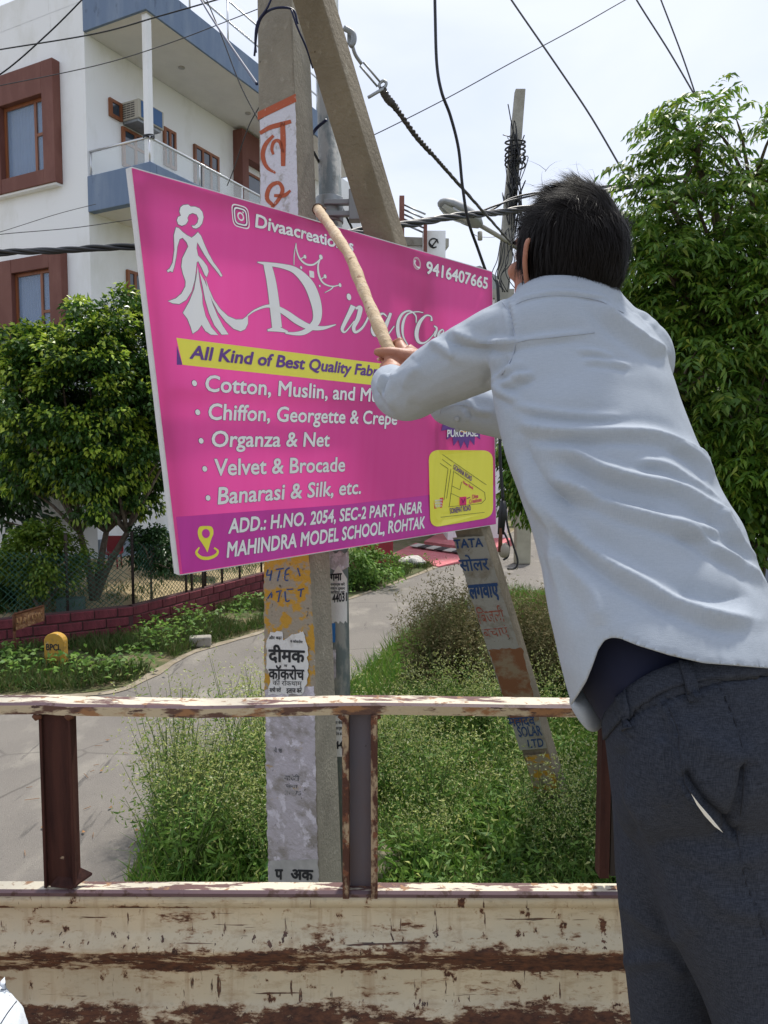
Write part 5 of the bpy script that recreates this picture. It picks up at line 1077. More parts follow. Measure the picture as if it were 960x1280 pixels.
# roof rail
mb = MB(); zq = zt + .75
for k in range(8): p = cn + nR * 1.3 + eR * (.1 + k * 1.05) + ZV * (zt - .03); mb.tube([p, p + ZV * .8], .02, 6)
for h in (.4, .78): mb.tube([cn + nR * 1.3 + eR * .1 + ZV * (zt + h), cn + nR * 1.3 + eR * LEN + ZV * (zt + h)], .02, 6)
mb.build('roof_rail', inox, house)
def win(face, tl, br, sur=0, outer=None, mull=(), curtain_or_dark=True, depth=.05, name='window', bars=()):
    """face 'L' or 'R'; tl/br pixel corners of the opening (picture left-top, right-bottom)"""
    H, e, nn = (HL, eL, nL) if face == 'L' else (HR, eR, nR)
    a, b = H(*tl), H(*br); s0, s1 = sorted(((a - cn).dot(e), (b - cn).dot(e))); z0, z1 = sorted((a.z, b.z)); o = cn + e * s0 + ZV * z0; W = s1 - s0; Hh = z1 - z0
    if outer:
        a, b = H(*outer[0]), H(*outer[1]); t0, t1 = sorted(((a - cn).dot(e), (b - cn).dot(e))); y0, y1 = sorted((a.z, b.z)); mb = MB(); D = sur
        mb.obox(cn + e * t0 + ZV * y0, e * (s0 - t0), nn * D, ZV * (y1 - y0)); mb.obox(cn + e * s1 + ZV * y0, e * (t1 - s1), nn * D, ZV * (y1 - y0)); mb.obox(cn + e * (s0 + .001) + ZV * y0, e * (W - .002), nn * (D - .003), ZV * (z0 - y0)); mb.obox(cn + e * (s0 + .001) + ZV * z1, e * (W - .002), nn * (D - .003), ZV * (y1 - z1))
        mb.build('window_surround', brown_m, house, bevel=.01)
        MB().obox(cn + e * (t0 + .03) + ZV * (y0 - .035), e * (t1 - t0 - .06), nn * (D * .8), ZV * .034).build('window_sill', house_white, house)
    w = MB(); f = .055; w.obox(o + nn * .002, e * f, nn * depth, ZV * Hh); w.obox(o + e * (W - f) + nn * .002, e * f, nn * depth, ZV * Hh); w.obox(o + e * f + nn * .002, e * (W - 2 * f), nn * (depth - .003), ZV * f); w.obox(o + e * f + ZV * (Hh - f) + nn * .002, e * (W - 2 * f), nn * (depth - .003), ZV * f)
    for q in mull: w.obox(o + e * (W * q - .03) + ZV * f + nn * .004, e * .06, nn * (depth - .006), ZV * (Hh - 2 * f))
    for (q0, q1, hgt) in bars: w.obox(o + e * (W * q0) + ZV * (Hh * hgt - .025) + nn * .006, e * W * (q1 - q0), nn * (depth - .010), ZV * .05)
    wo = w.build(name, wood_m, house)
    n_ = 40; V = []; F = []
    for i in range(n_ + 1):
        d = .010 + (.006 * math.sin(i * 1.9) if curtain_or_dark else 0)
        for h in (0, 1): V.append(o + e * (f + (W - 2 * f) * i / n_) + ZV * (f + (Hh - 2 * f) * h) + nn * d)
    for i in range(n_): F.append((2 * i, 2 * i + 2, 2 * i + 3, 2 * i + 1))
    mb = MB(); mb.add(V, F); mb.build('curtain_or_dark', curtain_m if curtain_or_dark else mat('dark_interior', (.015, .015, .02), .8) if 'dark_interior' not in bpy.data.materials else bpy.data.materials['dark_interior'], wo, fix=False)  # windows without a curtain get a dark sheet painted as the unlit room
    edges = [0] + list(mull) + [1]
    for q0, q1 in zip(edges[:-1], edges[1:]): MB().obox(o + e * (W * q0 + .03) + ZV * .05 + nn * .026, e * (W * (q1 - q0) - .06), nn * .004, ZV * (Hh - .1)).build('pane', win_glass if curtain_or_dark else pane_m, wo)
win('L', (8, 138), (64, 215), .16, ((-16, 108), (79, 230)), mull=(.27,), bars=((0, .27, .52),))
win('L', (22, 344), (72, 440), .14, ((4, 330), (88, 452)), mull=(.3,), bars=((0, .3, .5),))
def dwin(tl, br, **k): win('R', tl, br, curtain_or_dark=False, **k)
dwin((135, 122), (151, 153))
dwin((151, 158), (184, 222), mull=(.5,), bars=((0, .5, .6), (.5, 1, .6)), name='balcony_door'); dwin((203, 158), (219, 214), mull=(.5,)); dwin((241, 180), (273, 262), mull=(.33, .66), bars=((0, .33, .7), (.33, .66, .7), (.66, 1, .7)), name='balcony_door')
dwin((157, 337), (178, 395), mull=(.5,)); dwin((305, 213), (345, 300), mull=(.5,))
a, b = HR(291, 163), HR(360, 190); s0 = (a - cn).dot(eR); s1 = LEN
mb = MB(); mb.obox(cn + eR * s0 + ZV * (zs + .12), eR * .22, nR * .25, ZV * (a.z - zs - .12)); mb.obox(cn + eR * (s0 + .22) + ZV * (a.z - .55), eR * 2.2, nR * .24, ZV * .55); mb.build('portal_surround', brown_m, house)
# window air conditioner
o = HR(152, 152); a = HR(152, 129); Hh = a.z - o.z; ac = MB(); ac.obox(o + nR * .0, nR * .42, eR * .62, ZV * Hh); A_ = ac.build('air_conditioner', mat('cream_ac_casing', (.46, .43, .36), .6), house, bevel=.012)
for i in range(7):
    for j in range(3): MB().obox(o - eR * .006 + nR * (.03 + j * .10) + ZV * (Hh * (.10 + .12 * i)), nR * .085, eR * .005, ZV * Hh * .05).build('louvre', bpy.data.materials.get('ac_louvre_dark') or mat('ac_louvre_dark', (.09, .085, .08), .6), A_)
MB().obox(o + nR * .422 + eR * .05 + ZV * (Hh * .07), eR * .52, nR * .006, ZV * Hh * .86).build('grille', mat('blue_ac_grille', (.05, .13, .30), .5), A_)
MB().obox(o + nR * .02 + eR * .02 - ZV * .05, eR * .56, nR * .36, ZV * .045).build('bracket', steel, A_)
# ================================================================== low brick wall, fence, garden
def wall_line():
    return [Vector((-9.5, 8.7, 0)), Vector((-4.9, 9.15, 0)), Vector((-3.45, 10.05, 0)), Vector((-2.15, 13.0, 0)), Vector((.05, 17.0, 0))]
WL = wall_line(); GZ0, GZ1 = .30, .66
mb = MB(); far_ = [Vector((-30, 14, GZ1)), Vector((-9, 15, GZ1)), Vector((-5.2, 12.9, GZ1)), Vector((-3.6, 16, GZ1)), Vector((-.5, 22, GZ1))]; near_ = [p + Vector((-.10, .12, GZ0)) for p in WL]; near_[0] = Vector((-30, 8, GZ0))
mb.add(near_ + far_, [(i, i + 1, 6 + i, 5 + i) for i in range(4)]); mb.build('garden_bed', sandy, fix=False, kind='structure')
brick_m = mat('maroon_painted_brick', (.17, .035, .045), .85, var=.35, vscale=2.2, layers=[((.09, .03, .035), 14, .55, .68, (1, 1, 1)), ((.30, .14, .12), 30, .66, .72, (1, 1, 1))], bump=.8, bscale=40)
mortar = mat('dark_mortar', (.10, .05, .05), .95, bump=.5, bscale=60)
bw = thing('brick_wall', (-3.45, 10.05, 0), 'low maroon painted brick kerb wall round the front garden', 'wall')
core = MB(); bricks = []
bmesh_brick = None
for i in range(len(WL) - 1):
    a, b = WL[i], WL[i + 1]; t = (b - a).normalized(); L_ = (b - a).length; nn = Vector((-t.y, t.x, 0)); ang = math.atan2(t.y, t.x)
    core.obox(a - nn * .0 + nn * .012, t * L_, nn * .11, ZV * .40)
    for c in range(3):
        s = .0 if c % 2 == 0 else -.15
        while s < L_ - .02:
            l0 = max(0, s) + .008; l1 = min(L_, s + .30) - .008
            if l1 - l0 > .05 and (a + t * l0).x > -8: bricks.append((a + t * ((l0 + l1) / 2) + nn * (.06 + random.uniform(-.006, .006)) + ZV * (.068 + c * .132 + random.uniform(-.003, .003)), ang + random.uniform(-.015, .015), l1 - l0))
            s += .30
core.build('mortar_core', mortar, bw)
bb = MB(); bb.box((-.5, -.066, -.058), (.5, .066, .058)); bme = bb.mesh('brick', brick_m); bmm = bmesh.new(); bmm.from_mesh(bme); bmesh.ops.bevel(bmm, geom=bmm.edges[:], offset=.008, segments=1, affect='EDGES'); bmm.to_mesh(bme); bmm.free()
for (p, ang, l) in bricks[:300]:
    o = bpy.data.objects.new('brick', bme); COL.objects.link(o); o.parent = bw; o.location = p - Vector(bw['_o']); o.rotation_euler = (0, random.uniform(-.01, .01), ang); o.scale = (l, 1, 1)
post_m = mat('dark_fence_post', (.05, .035, .03), .8)
fence = thing('net_fence', (-4.9, 9.2, GZ0), 'sagging green wire net fence on thin posts above the low maroon wall', 'fence')
wire_g = mat('dull_green_wire', (.05, .14, .10), .6)
for i in range(0, 3):
    a, b = WL[i] + Vector((-.05, .16, 0)), WL[i + 1] + Vector((-.05, .16, 0)); t = (b - a).normalized(); L_ = (b - a).length
    n_ = max(2, int(L_ / 1.5))
    for k in range(n_ + 1):
        p = a + t * L_ * k / n_ + ZV * GZ0
        if p.x > -9: MB().tube([p, p + ZV * 1.12], .022, 6).build('post', post_m, fence)
    mb = MB(); Hn = .95
    def sag(s): return .10 * math.sin(s * 2.1) * 1.0 + .03 * math.sin(s * 7)
    if a.x < -8: a = a + t * 2.2; L_ -= 2.2
    st_ = .075; nk = int((L_ + Hn) / st_)
    for d_ in (1, -1):
        for k in range(-int(Hn / st_), nk + int(Hn / st_)):
            pts = []
            for q in np.linspace(0, Hn, 5):
                s = k * st_ + d_ * q
                if 0 <= s <= L_: pts.append(a + t * s + ZV * (GZ0 + .02 + q * (1 - .12 * abs(math.sin(s * 1.3)))) + Vector((0, -sag(s) * q, 0)))
            if len(pts) > 1: mb.tube(pts, .0042, 3, cap=False)
    tag(mb.build('net', wire_g, fence), kind='stuff')
for (x, dx) in ((233, 0), (240, 0), (254, 0), (278, 0), (300, 0)):
    r0 = PL(x, 745, (-3.45, 10.15, 0), Vector((WL[3] - WL[2]).cross(ZV)).normalized()); p = Vector((r0.x, r0.y, .4)); MB().tube([p, p + ZV * .42], .022, 6).build('post', post_m, fence)
# grey slab bench, planter, red chair on the garden
p = PY(233, 722, 12.4); MB().obox(Vector((p.x - .5, 12.2, .70)), (1.1, .3, 0), (-.12, .45, 0), ZV * .09).build('garden_slab', concrete_light, label='grey concrete slab standing in the garden behind the net fence', cat='slab')
p = PY(85, 770, 9.9); MB().obox(Vector((p.x - .16, 9.9, .28)), (.34, .06, 0), (-.04, .2, 0), ZV * .24).build('planter', mat('grey_green_planter', (.12, .17, .16), .8, var=.2, vscale=9), bevel=.01, label='small grey-green box planter behind the net beside the yellow marker', cat='planter')
p = PY(141, 690, 12.6); p.z = .50; ch = thing('garden_chair', tuple(p), 'red plastic chair beside the house wall under the tree', 'chair'); redp = mat('red_plastic', (.25, .02, .03), .5)
MB().box((p.x - .14, 12.45, p.z + .30), (p.x + .14, 12.72, p.z + .33)).build('seat', redp, ch); MB().box((p.x - .14, 12.70, p.z + .33), (p.x + .14, 12.73, p.z + .60)).build('backrest', redp, ch)
for sx in (-.12, .12):
    for sy in (12.48, 12.69): MB().tube([(p.x + sx, sy, p.z), (p.x + sx * .9, sy, p.z + .30)], .014, 6).build('leg', redp, ch)
# yellow pipeline marker
yel = mat('ochre_marker_paint', (.48, .27, .04), .75, layers=[((.30, .18, .05), 10, .5, .7, (1, 1, 1)), ((.5, .42, .25), 30, .62, .68, (1, 1, 1))], bump=.3, bscale=40)
g = G(68, 838); mk = thing('marker_post', tuple(g), 'ochre yellow round-topped marker stone lettered BPCL on the grass verge', 'marker stone')
Wm, Hm = .245, .43; out = [(-Wm / 2, 0), (Wm / 2, 0), (Wm / 2, Hm - .10)] + [(math.cos(a) * Wm / 2, Hm - .10 + math.sin(a) * .10) for a in np.linspace(.2, PI - .2, 9)] + [(-Wm / 2, Hm - .10)]
rv = Vector((math.cos(-.15), math.sin(-.15), 0)); dv_ = Vector((.15, 1, 0)).normalized()
MB().prism([g + rv * a + ZV * b for a, b in out], dv_ * .09).build('stone', yel, mk, bevel=.008)
V, F = text_pts('BPCL', (-.09, .235), (.09, .235), (-.09, .305), lambda q: g + rv * q[0] + ZV * q[1] - dv_ * .003, bold=.03); mb = MB(); mb.add(V, F); mb.build('lettering', ink_black, mk, fix=False)
mb = MB(); rrs = random.Random(8)
for k in range(3):
    for q in range(9): x_ = -.075 + q * .018; mb.add([g + rv * (x_ + a) + ZV * (.185 - k * .04 + b) - dv_ * .003 for a, b in ((0, 0), (rrs.uniform(.004, .012), 0), (rrs.uniform(.004, .012), .014), (0, .014))], [(0, 1, 2, 3)])
mb.build('worn_print', mat('faded_marker_print', (.28, .16, .05), .8), mk, fix=False, kind='stuff')
# rusty little sign
g = G(20, 838); sg = thing('rusty_sign', tuple(g), 'small rusty sheet sign on a leg at the left end of the verge', 'sign')
a, b, c, d = PY(17, 768, 8.9), PY(55, 757, 9.0), PY(55, 776, 9.0), PY(18, 789, 8.9)
mb = MB(); mb.prism([a, b, c, d], (0, .012, 0)); mb.build('plate', mat('rusty_orange_plate', (.20, .085, .035), .8, layers=[((.36, .20, .10), 20, .5, .6, (1, 1, 1)), ((.05, .03, .03), 30, .6, .65, (1, 1, 1))]), sg)
mb = MB(); mb.tube([a, b], .014, 6); mb.tube([a, d], .018, 6); mb.tube([d, Vector((d.x, d.y, 0))], .018, 6); mb.build('frame', rust, sg)
n_ = (b - a).cross(d - a).normalized(); n_ = n_ if n_.y < 0 else -n_
mb = MB(); rrs = random.Random(4)
for k in range(7):
    u_ = .10 + k * .12
    for q in range(2): a_ = (u_ + rrs.uniform(0, .04), rrs.uniform(.25, .4)); b_ = (u_ + rrs.uniform(-.02, .07), rrs.uniform(.55, .75)); mb.tube([a + (b - a) * a_[0] + (d - a) * a_[1] + n_ * .003, a + (b - a) * b_[0] + (d - a) * b_[1] + n_ * .003], .0045, 4)
mb.build('worn_lettering', mat('sign_ochre_letters', (.50, .28, .12), .8), sg, kind='stuff')
# stones
def rock(px_, s, name, lab, m):
    g = G(*px_); bm = bmesh.new(); bmesh.ops.create_icosphere(bm, subdivisions=3, radius=1)
    for v in bm.verts: v.co = Vector((v.co.x * s[0], v.co.y * s[1], v.co.z * s[2])) * (1 + .28 * noise.noise(v.co * 1.6 + Vector(px_).to_3d() * .1)) ; v.co += Vector((0, 0, s[2] * .5))
    me = bpy.data.meshes.new(name); bm.to_mesh(me); bm.free(); me.materials.append(m); o = link(name, me); o.location = g; tag(o, lab, 'stone'); return o
stone_m = mat('grey_stone', (.30, .28, .24), .9, var=.2, vscale=8, bump=1, bscale=20)
g = G(249, 810); MB().obox(Vector((g.x - .13, g.y, 0)), (.27, .05, 0), (-.03, .16, 0), ZV * .13).build('stone_block', stone_m, bevel=.02, label='grey stone block lying on the verge at the road edge', cat='stone')
rock((515, 708), (.32, .2, .16), 'boulder', 'white boulder at the corner of the pink ramp', mat('white_stone', (.55, .53, .48), .9, var=.15))
rock((478, 1098), (.13, .13, .13), 'boulder', 'buff stone in the grass just right of the central truck post', mat('buff_stone', (.33, .29, .20), .9, var=.2, vscale=12, bump=.8, bscale=20))
rock((540, 838), (.05, .05, .04), 'boulder', 'dark little stone on the grass beyond the rail', stone_m)
g = G(316, 960); MB().obox(g + Vector((0, 0, .36)), (.05, 0, .02), (.13, .1, .19), (0.0, .02, .03)).build('plank_scrap', mat('weathered_plank', (.32, .24, .16), .9, var=.2, vscale=20), label='short scrap of weathered plank sticking out of the weeds left of the pole', cat='plank')
# pink ramp with drain slabs
ramp_m = mat('pink_painted_concrete', (.58, .17, .19), .85, layers=[((.42, .15, .15), 2, .5, .7, (1, 1, 1)), ((.7, .35, .35), 9, .58, .7, (1, 1, 1))], bump=.4, bscale=30)
rp_ = thing('driveway_ramp', tuple(G(550, 700)), 'pink painted driveway ramp crossed by a slotted drain', 'ramp')
def qp(pts, h): return [G(*p, h) for p in pts]
q = qp([(486, 697), (548, 712), (606, 698), (560, 684)], .03); q = [G(486, 695), G(548, 709), G(600, 697), G(530, 683)]
for nm, pts, z0, z1 in (('slab', [(488, 694), (548, 709), (612, 697), (520, 683)], 0.02, .10), ('slab', [(530, 681), (614, 693), (640, 682), (560, 667)], .10, .20)):
    a = [G(x, y) for x, y in pts]; V = [Vector((p.x, p.y, 0)) for p in a] + [Vector((a[0].x, a[0].y, z0)), Vector((a[1].x, a[1].y, z0)), Vector((a[2].x, a[2].y, z1)), Vector((a[3].x, a[3].y, z1))]; MB().hexa(V).build(nm, ramp_m, rp_)
wslab = mat('white_drain_cover', (.5, .46, .42), .9, var=.2); dslab = mat('dark_drain_cover', (.05, .04, .04), .9)
A0, A1 = G(512, 683, .11), G(612, 697, .11)
for k in range(9):
    t0, t1 = k / 9, (k + .92) / 9; u_ = (A1 - A0); dp_ = Vector((.25, .55, 0)); MB().obox(A0 + u_ * t0, u_ * (t1 - t0), dp_, ZV * .02).build('drain_cover', wslab if k % 2 == 0 else dslab, rp_)
g = G(483, 712); MB().obox(Vector((g.x - .35, g.y, 0)), (.5, .3, 0), (-.5, 1.6, 0), ZV * .62).build('gate_pier', mat('red_painted_pier', (.33, .03, .045), .8, var=.15), label='low red painted pier at the end of the hedge by the pink ramp', cat='wall')
# ================================================================== far buildings
def simple_house(name, px_, Y, w, dpt, h, m, lab, rz=0):
    b = PY(px_, 600, Y); t = thing(name, (b.x, Y, 0), lab, 'building'); R = Matrix.Rotation(rz, 3, 'Z'); o = Vector((b.x, Y, 0))
    MB().obox(o, R @ Vector((w, 0, 0)), R @ Vector((0, dpt, 0)), ZV * h).build('wall', m, t)
    MB().obox(o + R @ Vector((-.1, -.1, h)), R @ Vector((w + .2, 0, 0)), R @ Vector((0, dpt + .2, 0)), ZV * .25).build('roof', concrete_light, t)
    nf = int(h // 3)
    for f_ in range(nf):
        for i in range(int(w // 2.2)):
            q = o + R @ Vector((.7 + i * 2.2, -.05, .9 + f_ * 3)); fo = MB().obox(q, R @ Vector((1.0, 0, 0)), R @ Vector((0, .06, 0)), ZV * 1.3).build('window', wood_m, t); MB().obox(q + R @ Vector((.08, -.01, .08)), R @ Vector((.84, 0, 0)), R @ Vector((0, .02, 0)), ZV * 1.14).build('pane', pane_m, fo)
    return t, o, R
t, o, R = simple_house('distant_house', 498, 24, 1.5, 5, 9.2, house_white, 'pale house with a slatted parapet far behind the leaning strut', .12)
q0, q1 = PY(552, 292, 24), PY(531, 320, 24)
MB().box((PY(528, 300, 24).x, 23.7, 0), (PY(556, 300, 24).x, 26, PY(540, 292, 24).z)).build('stair_tower', house_white, t)
cx_, cz_ = PY(542, 304, 23.7).x, PY(542, 304, 23.7).z
mb = MB(); mb.tube([(cx_ + .14 * math.cos(a), 23.69, cz_ + .14 * math.sin(a)) for a in np.linspace(0, 5.4, 14)], .022, 5); mb.tube([(cx_ - .05, 23.69, cz_ - .1), (cx_ + .12, 23.69, cz_ + .12)], .022, 5); mb.tube([(cx_ - .15, 23.69, cz_ + .02), (cx_ + .02, 23.69, cz_ - .16)], .02, 5); mb.build('wall_emblem', ink_black, t)
MB().box((PY(499, 260, 24).x, 23.6, 0), (PY(505, 260, 24).x, 24, PY(500, 250, 24).z)).build('corner_column', brown_m, t)
MB().box((PY(529, 260, 24).x, 23.5, 5), (PY(533, 260, 24).x, 23.8, PY(530, 282, 24).z)).build('corner_column', brown_m, t)
mb = MB()
for k in range(5): a_, b_ = PY(505, 256 + k * 6, 23.8), PY(532, 268 + k * 6, 23.8); mb.tube([a_, b_], .03, 5)
mb.build('parapet_rail', steel, t)
gr_ = mat('grey_tin_roof', (.30, .33, .33), .6, var=.1)
t2, o2, R2 = simple_house('distant_shed', 560, 21, 1.7, 4, 6.9, house_white, 'low building with a grey tin roof behind the right end of the board', 0)
p0 = PY(566, 340, 21); p1 = PY(600, 318 + 14, 21); p2 = PY(632, 352, 21)
MB().prism([p0, p1, p2, p2 - ZV * .5, p0 - ZV * .7], (0, 4, 0)).build('gable_roof', gr_, t2)
simple_house('distant_house', 640, 40, 9, 8, 3.2, mat('pale_buff_render', (.48, .45, .38), .9, var=.1), 'buff walled house at the far end of the road', 0)
simple_house('distant_house', 300, 42, 7, 8, 6.4, house_white, 'white house at the far end of the road hidden by the poles and board', 0)
simple_house('distant_house', 900, 30, 10, 8, 6.4, mat('pale_cream_render', (.55, .50, .40), .9, var=.1), 'cream house hidden behind the feathery green tree', 0)
simple_house('distant_house', -900, 30, 8, 8, 6.4, mat('pale_pink_render', (.55, .40, .36), .9, var=.1), 'pinkish house beyond the left edge of the view', 0)
p = PY(652, 668, 17); MB().box((p.x - .12, 17, 0), (p.x + .22, 17.35, PY(652, 636, 17).z)).build('gate_pillar', mat('buff_pillar', (.36, .34, .26), .9, var=.15), bevel=.02, label='buff square gate pillar beside the road right of the board', cat='pillar')
fw = thing('boundary_wall', (5, 27, 0), 'pale far boundary wall with grey gate at the end of the road', 'wall')
a, b = PY(640, 650, 27), PY(980, 650, 27); MB().box((a.x, 27, 0), (b.x, 27.2, 1.5)).build('wall', concrete_light, fw)
for k in range(6): x_ = a.x + .6 + k * .28; MB().box((x_, 26.94, .05), (x_ + .24, 26.97, 1.7)).build('gate_panel', steel, fw)
# ================================================================== white car at the right edge
car_w = mat('white_car_paint', (.72, .73, .75), .25, spec=.6); tyre_m = mat('tyre_rubber', (.02, .02, .02), .8)
cx0 = PY(938, 700, 7).x; car = thing('parked_car', (cx0 + .8, 8.4, 0), 'white parked car just showing behind the shirt at the right edge', 'car')
sec = [(6.6, .75, .62, .70), (6.75, .98, .66, .74), (7.5, 1.02, .70, .80), (8.1, 1.46, .72, .64), (8.9, 1.50, .72, .66), (9.7, 1.44, .72, .64), (10.2, 1.02, .70, .76), (10.45, .80, .62, .70)]
rings = []
for (y, zt_, w, wt) in sec:
    cxx = cx0 + .86; r_ = []
    for (a, h) in ((-w, .28), (w, .28), (w + .03, .6), (w, .88 if zt_ > .88 else zt_ * .9), (min(w, wt) - .02, zt_ - .04), (0.3, zt_), (-.3, zt_), (-min(w, wt) + .02, zt_ - .04), (-w, .88 if zt_ > .88 else zt_ * .9), (-w - .03, .6)): r_.append(Vector((cxx + a * 1.1, y, h)))
    rings.append(r_)
MB().loft(rings).build('body', car_w, car)
for (y0, y1) in ((8.0, 8.8), (8.86, 9.7)):
    for s in (-1, 1):
        xx_ = cx0 + .86 + s * .81; mb = MB(); mb.prism([(xx_, y0, .93), (xx_, y1, .93), (xx_ - s * .06, y1 - .05, 1.36), (xx_ - s * .06, y0 + .12, 1.36)], (s * .012, 0, 0)); mb.build('side_window', pane_m, car)
mb = MB(); mb.prism([(cx0 + .2, 7.50, 1.04), (cx0 + 1.5, 7.50, 1.04), (cx0 + 1.42, 8.02, 1.44), (cx0 + .3, 8.02, 1.44)], (0, -.01, .012)); mb.build('windscreen', pane_m, car)
for s in (-1, 1):
    for y in (7.3, 9.8): c = Vector((cx0 + .86 + s * .70, y, .31)); w_ = MB().tube([c - Vector((.1, 0, 0)), c + Vector((.1, 0, 0))], .31, 22).build('wheel', tyre_m, car); MB().tube([c - Vector((.105, 0, 0)), c + Vector((.105, 0, 0))], .19, 16).build('rim', steel, w_)
    MB().ball((cx0 + .86 + s * .55, 6.66, .72), (.13, .05, .08)).build('headlight', mat('headlight_lens', (.6, .62, .65), .1) if s < 0 else bpy.data.materials['headlight_lens'], car)
# ================================================================== person at lower left corner
w2 = bpy.data.materials.new('white_cotton'); w2.use_nodes = True; fabric(w2, (.60, .65, .72), (.68, .73, .79), 700, bump=.2, crease=.7)
QB = MB()
q0 = P(-118, 1358, .95)
chain(QB, [(q0 + Vector((-.12, .0, -.10)), .13), (q0 + Vector((-.06, .02, -.02)), .12), (P(-52, 1318, .92), .083), (P(-26, 1310, .93), .058)], 20)
chain(QB, [(P(-52, 1318, .92), .083), (P(-60, 1400, .92), .13), (P(-80, 1600, .93), .15)], 20)
shp = remesh(QB, .0045, 5)
for v in shp.vertices: c = v.co; v.co = c + v.normal * (.010 * noise.noise(c * 14) - .012 * abs(noise.noise(Vector((c.x * 24 + c.z * 16, c.y * 8, c.z * 10)))))
for p in shp.polygons: p.use_smooth = True
shp.materials.append(w2)
QB = MB(); hb = q0 + Vector((-.20, 0, .25)); chain(QB, [(P(-80, 1600, .93), .13), (q0 + Vector((-.1, 0, -.06)), .11), (q0 + Vector((-.15, 0, .05)), .07), (hb - ZV * .08, .055)], 18); ell(QB, hb, (Vector((.078, 0, 0)), Vector((0, .095, 0)), ZV * .12)); ell(QB, hb + Vector((-.09, 0, -.03)), (Vector((.03, 0, 0)), Vector((0, .02, 0)), ZV * .025))
leg0 = P(-80, 1600, .93); chain(QB, [(leg0, .12), (leg0 + Vector((-.25, .15, .12)), .09), (leg0 + Vector((-.36, .2, .02)), .07), (Vector((leg0.x - .3, 1.15, BEDZ + .04)), .05)], 16)
pm = remesh(QB, .006, 4); pm.materials.append(skin); p2 = link('person', pm); tag(p2, 'second person mostly out of frame at the lower left corner, only a white sleeve showing', 'person'); link('shirt', shp, p2)
mb = MB(); ell(mb, hb + ZV * .02 + Vector((.012, 0, 0)), (Vector((.082, 0, 0)), Vector((0, .1, 0)), ZV * .118)); mb.build('hair', hair_m, p2)
bvq = BVHTree.FromPolygons([v.co for v in shp.vertices], [tuple(p.vertices) for p in shp.polygons]); seamline(bvq, [(-20, 1310), (-6, 1290), (8, 1268), (20, 1252)], .0006, dark_thread, bpy.data.objects['shirt.001'] if 'shirt.001' in bpy.data.objects else p2, 'sleeve_seam', .0008)
# ================================================================== wires, street lamp, far pole
def wire(name, pts, r, m, lab, cat='cable', n=10, sides=6, group=None):
    mb = MB(); mb.tube(spline([tuple(P(x, y, d)) for x, y, d in pts], n), r, sides); o = mb.build(name, m); return tag(o, lab, cat, group)
def bundle(pts, r, k, tw, lab, m=black_cable):
    S_ = [Vector(tuple(q)) for q in spline([tuple(P(x, y, d)) for x, y, d in pts], 14)]; root = thing('cable_bundle', tuple(S_[0]), lab, 'cable bundle'); L_ = 0
    acc = [0]
    for a, b in zip(S_[:-1], S_[1:]): acc.append(acc[-1] + (b - a).length)
    for j in range(k):
        V = []
        for i, p in enumerate(S_):
            t = (S_[min(i + 1, len(S_) - 1)] - S_[max(0, i - 1)]).normalized(); a = t.cross(ZV).normalized(); b = t.cross(a); ph = acc[i] * tw + 2 * PI * j / k + .5 * math.sin(acc[i] * 1.7 + j); R = r * (1.15 + .3 * math.sin(acc[i] * 2.3 + j * 2)); V.append(p + a * math.cos(ph) * R + b * math.sin(ph) * R)
        MB().tube(V, r, 7).build('strand', m, root)
    return root
bundle([(-120, 325, 6.2), (0, 316, 5.9), (90, 312, 5.6), (175, 308, 5.4), (330, 300, 5.2)], .0125, 4, 7.5, 'thick twisted black cables crossing in front of the white house')
bundle([(330, 300, 5.2), (430, 292, 5.8), (510, 280, 6.5), (560, 272, 7), (640, 263, 8), (700, 252, 8.2), (790, 232, 8.6), (900, 215, 9)], .0165, 4, 6, 'thick twisted black cables running right behind the head of the man')
bundle([(590, 272, 7.6), (620, 258, 7.8), (645, 248, 8), (700, 238, 8.3), (800, 230, 8.8)], .011, 2, 5, 'thinner pair of black cables just above the thick bundle near the far pole')
wire('overhead_wire', [(-60, 122, 9), (0, 93, 9), (60, 42, 9), (108, -6, 9), (130, -30, 9)], .009, black_cable, 'dark wire rising steeply right over the big brown window of the white house')
wire('overhead_wire', [(-40, 70, 9), (0, 62, 8.8), (120, 42, 8.4), (200, 20, 8.1), (280, -3, 7.8), (340, -22, 7.6)], .008, black_cable, 'dark wire running over the roof corner of the white house above the column')
wire('overhead_wire', [(-60, 118, 9), (0, 107, 9), (120, 82, 9), (200, 58, 9), (280, 28, 9), (400, -20, 9)], .0055, grey_wire, 'thin wire crossing the balcony soffit of the white house')
wire('overhead_wire', [(-60, 302, 9), (0, 293, 9), (90, 285, 9), (168, 274, 9), (260, 262, 9)], .0045, grey_wire, 'thin wire under the balcony of the white house')
wire('overhead_wire', [(-40, 300, 10), (0, 290, 10), (70, 268, 10), (120, 255, 10)], .004, grey_wire, 'fine pale wire below the balcony parapet', 'cable')
wire('overhead_wire', [(240, -20, 5), (262, 18, 4.4), (290, 60, 3.8), (312, 92, 3.3), (321, 105, 3.05)], .006, blue_cable, 'dark blue wire falling onto the left side of the square pole head')
wire('overhead_wire', [(250, -20, 5), (275, 40, 5), (300, 105, 5), (323, 150, 5), (330, 160, 5)], .0042, black_cable, 'thin black wire falling steeply from the top past the roof edge to the square pole')
wire('overhead_wire', [(325, 132, 5.2), (310, 160, 5.4), (292, 212, 6), (284, 232, 6.4)], .004, black_cable, 'thin black wire from the square pole down to the balcony rail')
wire('hanging_cable', [(543, -40, 4), (544, 20, 4), (546, 80, 4), (552, 115, 4), (563, 145, 4.05), (573, 185, 4.1), (578, 232, 4.15), (585, 275, 4.2), (597, 310, 4.3), (607, 338, 4.35), (612, 350, 4.4)], .0085, black_cable, 'black cable dropping from the top of the view to the right end of the board')
